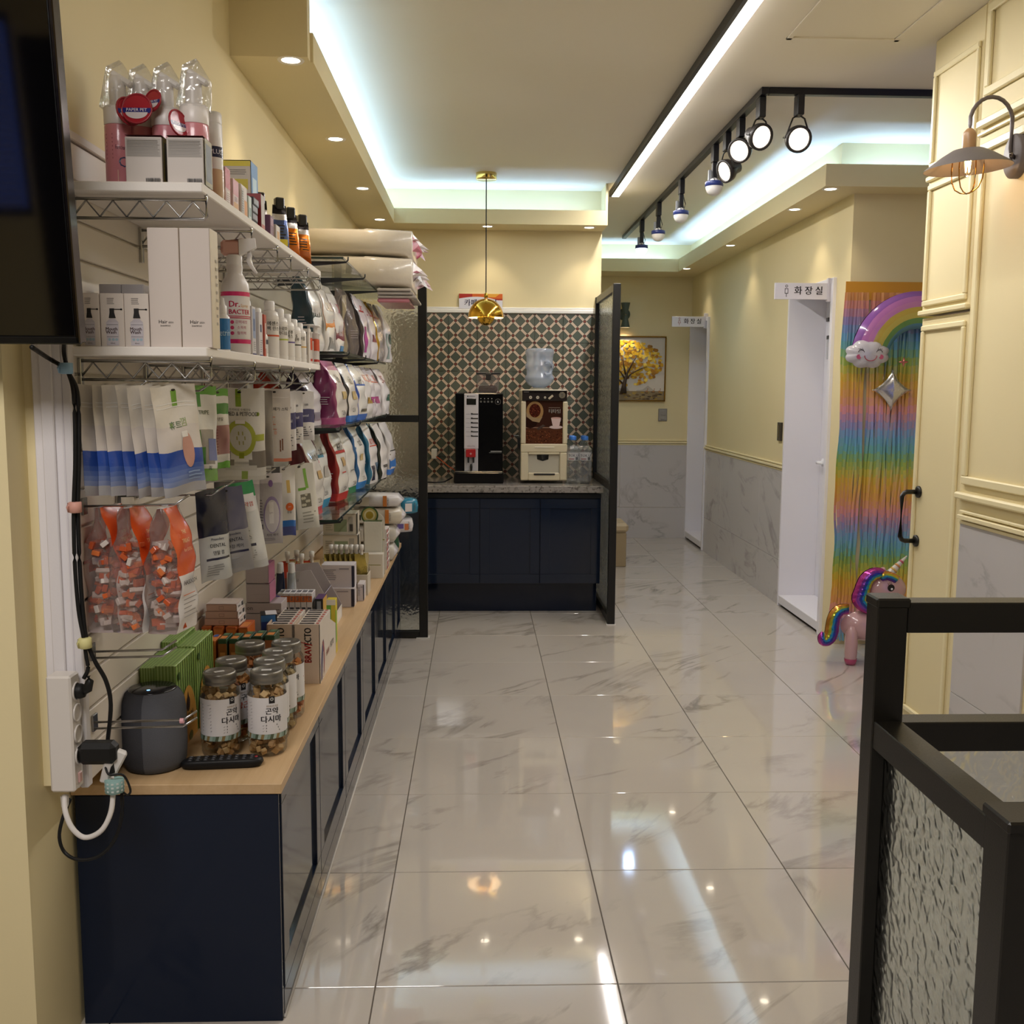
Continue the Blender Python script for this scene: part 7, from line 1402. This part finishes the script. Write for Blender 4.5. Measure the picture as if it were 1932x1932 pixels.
def foil(pts, T, col, mat='balloon', n_in=5, wr=.004, seed=0, cx=None, cz=None, colfn=None):
    """inflated balloon from an outline (x, z): rings shrink to the middle while the skin bulges in y"""
    N = len(pts); cx = sum(p[0] for p in pts)/N if cx is None else cx; cz = sum(p[1] for p in pts)/N if cz is None else cz
    m = MB(); R_ = random.Random(seed); k_ = [R_.random()*6 for _ in range(4)]
    for s_ in (-1, 1):
        vs = []; fs = []; cs = []
        for j in range(n_in+1):
            t = 1-j/n_in*.999; dpt = math.sqrt(max(0, 1-t*t))*T/2
            for i, (x_, z_) in enumerate(pts):
                cr_ = wr*math.sin(i*2.6+k_[0])*(1 if j < 2 else .2)
                vs.append((cx+(x_-cx)*t, s_*(dpt+cr_*.5), cz+(z_-cz)*t))
        for j in range(n_in):
            for i in range(N):
                a, b, c_, d = j*N+i, j*N+(i+1) % N, (j+1)*N+(i+1) % N, (j+1)*N+i; fs.append((a, b, c_, d) if s_ > 0 else (d, c_, b, a))
                cs.append(colfn(i/N, j/n_in) if colfn else col)
        m.add(vs, fs, cs, mat, True)
    return m
def ribbon(path, widths, T, cols_, mat='balloon', wr=.0, nb=None):
    """inflated band that follows a path in the x-z plane, coloured in stripes across its width"""
    P = [Vector((p[0], 0, p[1])) for p in path]; N = len(P); nb = nb or len(cols_)*2; m = MB()
    for s_ in (-1, 1):
        vs = []; fs = []; cs = []
        for i in range(N):
            t = (P[min(N-1, i+1)]-P[max(0, i-1)]).normalized(); nrm = Vector((-t.z, 0, t.x)); w_ = widths[i] if isinstance(widths, list) else widths
            for j in range(nb+1):
                u = j/nb*2-1; dp = T/2*math.sqrt(max(0, 1-u*u*.985))*min(1, 8*min(i, N-1-i)/N+.12)*(1+wr*math.sin(i*1.9+j)); q = P[i]+nrm*(w_/2*u); vs.append((q.x, s_*dp, q.z))
        for i in range(N-1):
            for j in range(nb):
                a = i*(nb+1)+j; q = (a, a+1, a+nb+2, a+nb+1); fs.append(q if s_ < 0 else q[::-1]); cs.append(cols_[int(j/nb*len(cols_))])
        m.add(vs, fs, cs, mat, True)
    return m
def cloud_pts(rx, rz, n=8, per=7): 
    out = []
    for k in range(n):
        a0 = 2*PI*k/n
        for i in range(per): 
            a = a0+2*PI/n*i/per; b = 1+.13*math.sin(PI*i/per); out.append((rx*b*math.cos(a), rz*b*math.sin(a)))
    return out
AY = 5.62
rb = empty('rainbow_balloon', 'foil rainbow arch balloon with smiling cloud ends before fringe curtain', 'balloon', (2.42, AY, 1.672))
path = [(-.262*math.cos(PI*k/28), -.03+.268*math.sin(PI*k/28)) for k in range(29)]
ribbon(path, .205, .11, ['4a86a4', '5f9450', 'cdbb58', 'cdb24e', 'c983b4', 'c27ab8', '8f5aa8'], wr=.08).build('arch', rb)
for sx_, nm_ in ((-1, 'cloud'), (1, 'cloud')):
    cl = foil(cloud_pts(.112, .070), .10, 'cfcbd0', 'balloon', 6, .004).build('cloud', rb, loc=(-.285 if sx_ < 0 else .285, -.035, -.005))
    f = MB(); O = (0, -.0545, -.005)
    for s_ in (-1, 1):
        f.tube([(s_*.050+.016*math.cos(q*PI/8), -.047, .008+.014*math.sin(q*PI/8)) for q in range(9)], .002, '2a2226', 'rubber', 5)
        for k in range(3): f.tube([(s_*(.052+.008*k)-.012*s_, -.046, .020+.002*k), (s_*(.058+.010*k)-.012*s_, -.046, .032-.002*k)], .0012, '2a2226', 'rubber', 4)
        f.disc(s_*.062, -.016, .013, .013, (0, -.044, 0), EX, EZ, 'c95a7a', 'balloon', 16)
    f.tube([(.034*math.cos(PI+q*PI/10), -.053, -.010+.028*math.sin(PI+q*PI/10)) for q in range(11)], .0022, 'b03a50', 'rubber', 5); f.build('face', cl)
    for k in range(1): MB().box(-.006, .006, -.006, .006, -.006, .006, 'c9c9cc', 'balloon', .002).build('tail', cl, loc=(.12, .02, -.02))
for i, (x_, z_) in enumerate(((ony(1705, 683, 5.6).x, ony(1705, 683, 5.6).z), (2.50, 1.64))):
    P = []
    for k in range(16): a = 2*PI*k/16; rr = .030 if k % 4 == 0 else (.011 if k % 4 == 2 else .015); P.append((rr*math.sin(a), rr*math.cos(a)))
    foil(P, .018, 'c9786a', 'balloon_foil', 4, .0).build('small_star', rb, loc=(x_-2.42, -.02, z_-1.672))
P = []
for k in range(48):
    a = 2*PI*k/48; t = (k % 12)/12; P.append((.116*math.copysign(abs(math.sin(a))**2.8, math.sin(a)), .118*math.copysign(abs(math.cos(a))**2.8, math.cos(a))))
foil(P, .06, 'd6d3d0', 'foil', 6, .003).build('star_balloon', None, (ony(1683, 736, 5.67).x, 5.675, ony(1683, 736, 5.67).z), 0, 'silver four pointed foil star balloon on the fringe curtain', 'balloon')
# unicorn balloon standing on the floor
UY = 5.34
u = empty('unicorn_balloon', 'standing pink foil unicorn balloon with rainbow mane behind gate post', 'balloon', (2.13, UY, 0))
PK = 'c9a09c'
bp = [(.0+.165*math.copysign(abs(math.cos(2*PI*k/32))**.8, math.cos(2*PI*k/32)), .205+.085*math.sin(2*PI*k/32)) for k in range(32)]
foil(bp, .15, PK, 'balloon', 6, .004).build('torso', u)
for x_, y_ in ((-.118, -.045), (-.085, .045), (.105, -.045), (.13, .045)):
    lg = MB().lathe([(.0, .0), (.026, .004), (.031, .02), (.033, .06), (.034, .12), (.030, .18), (.015, .21), (0, .213)], PK, 'balloon', 18, x_, y_).build('leg', u)
    MB().lathe([(0, .0005), (.027, .003), (.0325, .02), (.0335, .035)], 'b8406a', 'balloon', 18, x_, y_, cap=False).build('hoof', lg)
hp = [(.060+.115*math.cos(2*PI*k/30)*(1.05 if math.cos(2*PI*k/30) > 0 else .85), .405+.088*math.sin(2*PI*k/30)) for k in range(30)]
hd = foil(hp, .12, PK, 'balloon', 6, .003).build('head', u, loc=(0, -.01, 0))
f = MB(); f.M = TR(-.045, 0, 0); f.disc(.118, .425, .019, .019, (0, -.0615, 0), EX, EZ, '17130f', 'balloon', 20).disc(.122, .419, .006, .006, (0, -.0622, 0), EX, EZ, 'efe9e6', 'balloon', 12).disc(.085, .375, .022, .020, (0, -.056, 0), EX, EZ, 'c0608a', 'balloon', 18)
for k in range(3): f.tube([(.106+.008*k, -.0618, .440+.002*k), (.099+.008*k, -.0618, .452+.003*k)], .0012, '17130f', 'rubber', 4)
f.build('face', hd)
MB().tube([(.075+.02*k, -.012, .478+.022*k) for k in range(6)], [.026, .022, .018, .014, .009, .003], ['d6cfc0'][0], 'balloon', 12).build('horn', u)
hb_ = MB()
for k, c in enumerate(('7a9a8a', 'd9b25a', 'c98a4a', 'b84a5a')): hb_.tube([(.083+.02*k, -.013, .487+.022*k), (.090+.02*k, -.013, .495+.022*k)], [.0255-.004*k, .0245-.004*k], c, 'balloon', 12)
hb_.build('horn_band', u)
for x_ in (.0, .045):
    ep = [(x_+.024*math.sin(2*PI*k/16)*(1-.25*math.cos(2*PI*k/16)), .500+.030*math.cos(2*PI*k/16)) for k in range(16)]; foil(ep, .03, PK, 'balloon', 4).build('ear', u, loc=(0, -.02, 0))
RB = ['b03a8a', '7a3a9a', '3a4a9a', '3a9ab0', 'b8b83a', 'c9883a']
path = [(.05, .485), (.02, .497), (-.015, .49), (-.045, .465), (-.06, .43), (-.07, .395), (-.08, .36), (-.06, .33), (-.02, .305), (.03, .295), (.07, .31)]
def smooth(p, k=4):
    P = [Vector((a, b)) for a, b in p]; Q = []
    for i in range(len(P)-1):
        p0, p1, p2, p3 = P[max(0, i-1)], P[i], P[i+1], P[min(len(P)-1, i+2)]
        for j in range(k): t = j/k; q = .5*((2*p1)+(p2-p0)*t+(2*p0-5*p1+4*p2-p3)*t*t+(3*p1-p0-3*p2+p3)*t**3); Q.append((q.x, q.y))
    return Q+[p[-1]]
sp_ = smooth(path); n = len(sp_)
ribbon(sp_, [.05+.035*math.sin(PI*i/(n-1)) for i in range(n)], .085, RB, 'balloon_foil', .12, 12).build('mane', u, loc=(0, -.03, 0))
ribbon(smooth([(.02, .475), (.05, .487), (.085, .478), (.115, .46)]), [.05]*13, .05, RB[1:], 'balloon_foil', .1, 10).build('forelock', u, loc=(0, -.045, 0))
path = smooth([(-.13, .30), (-.175, .295), (-.205, .265), (-.215, .22), (-.22, .17), (-.235, .135), (-.26, .125), (-.272, .145), (-.262, .172)])
n = len(path); ribbon(path, [.055+.02*math.sin(PI*i/(n-1))-.03*max(0, i/(n-1)-.6)/.4 for i in range(n)], .06, RB[::-1], 'balloon_foil', .12, 12).build('tail', u, loc=(0, -.02, 0))
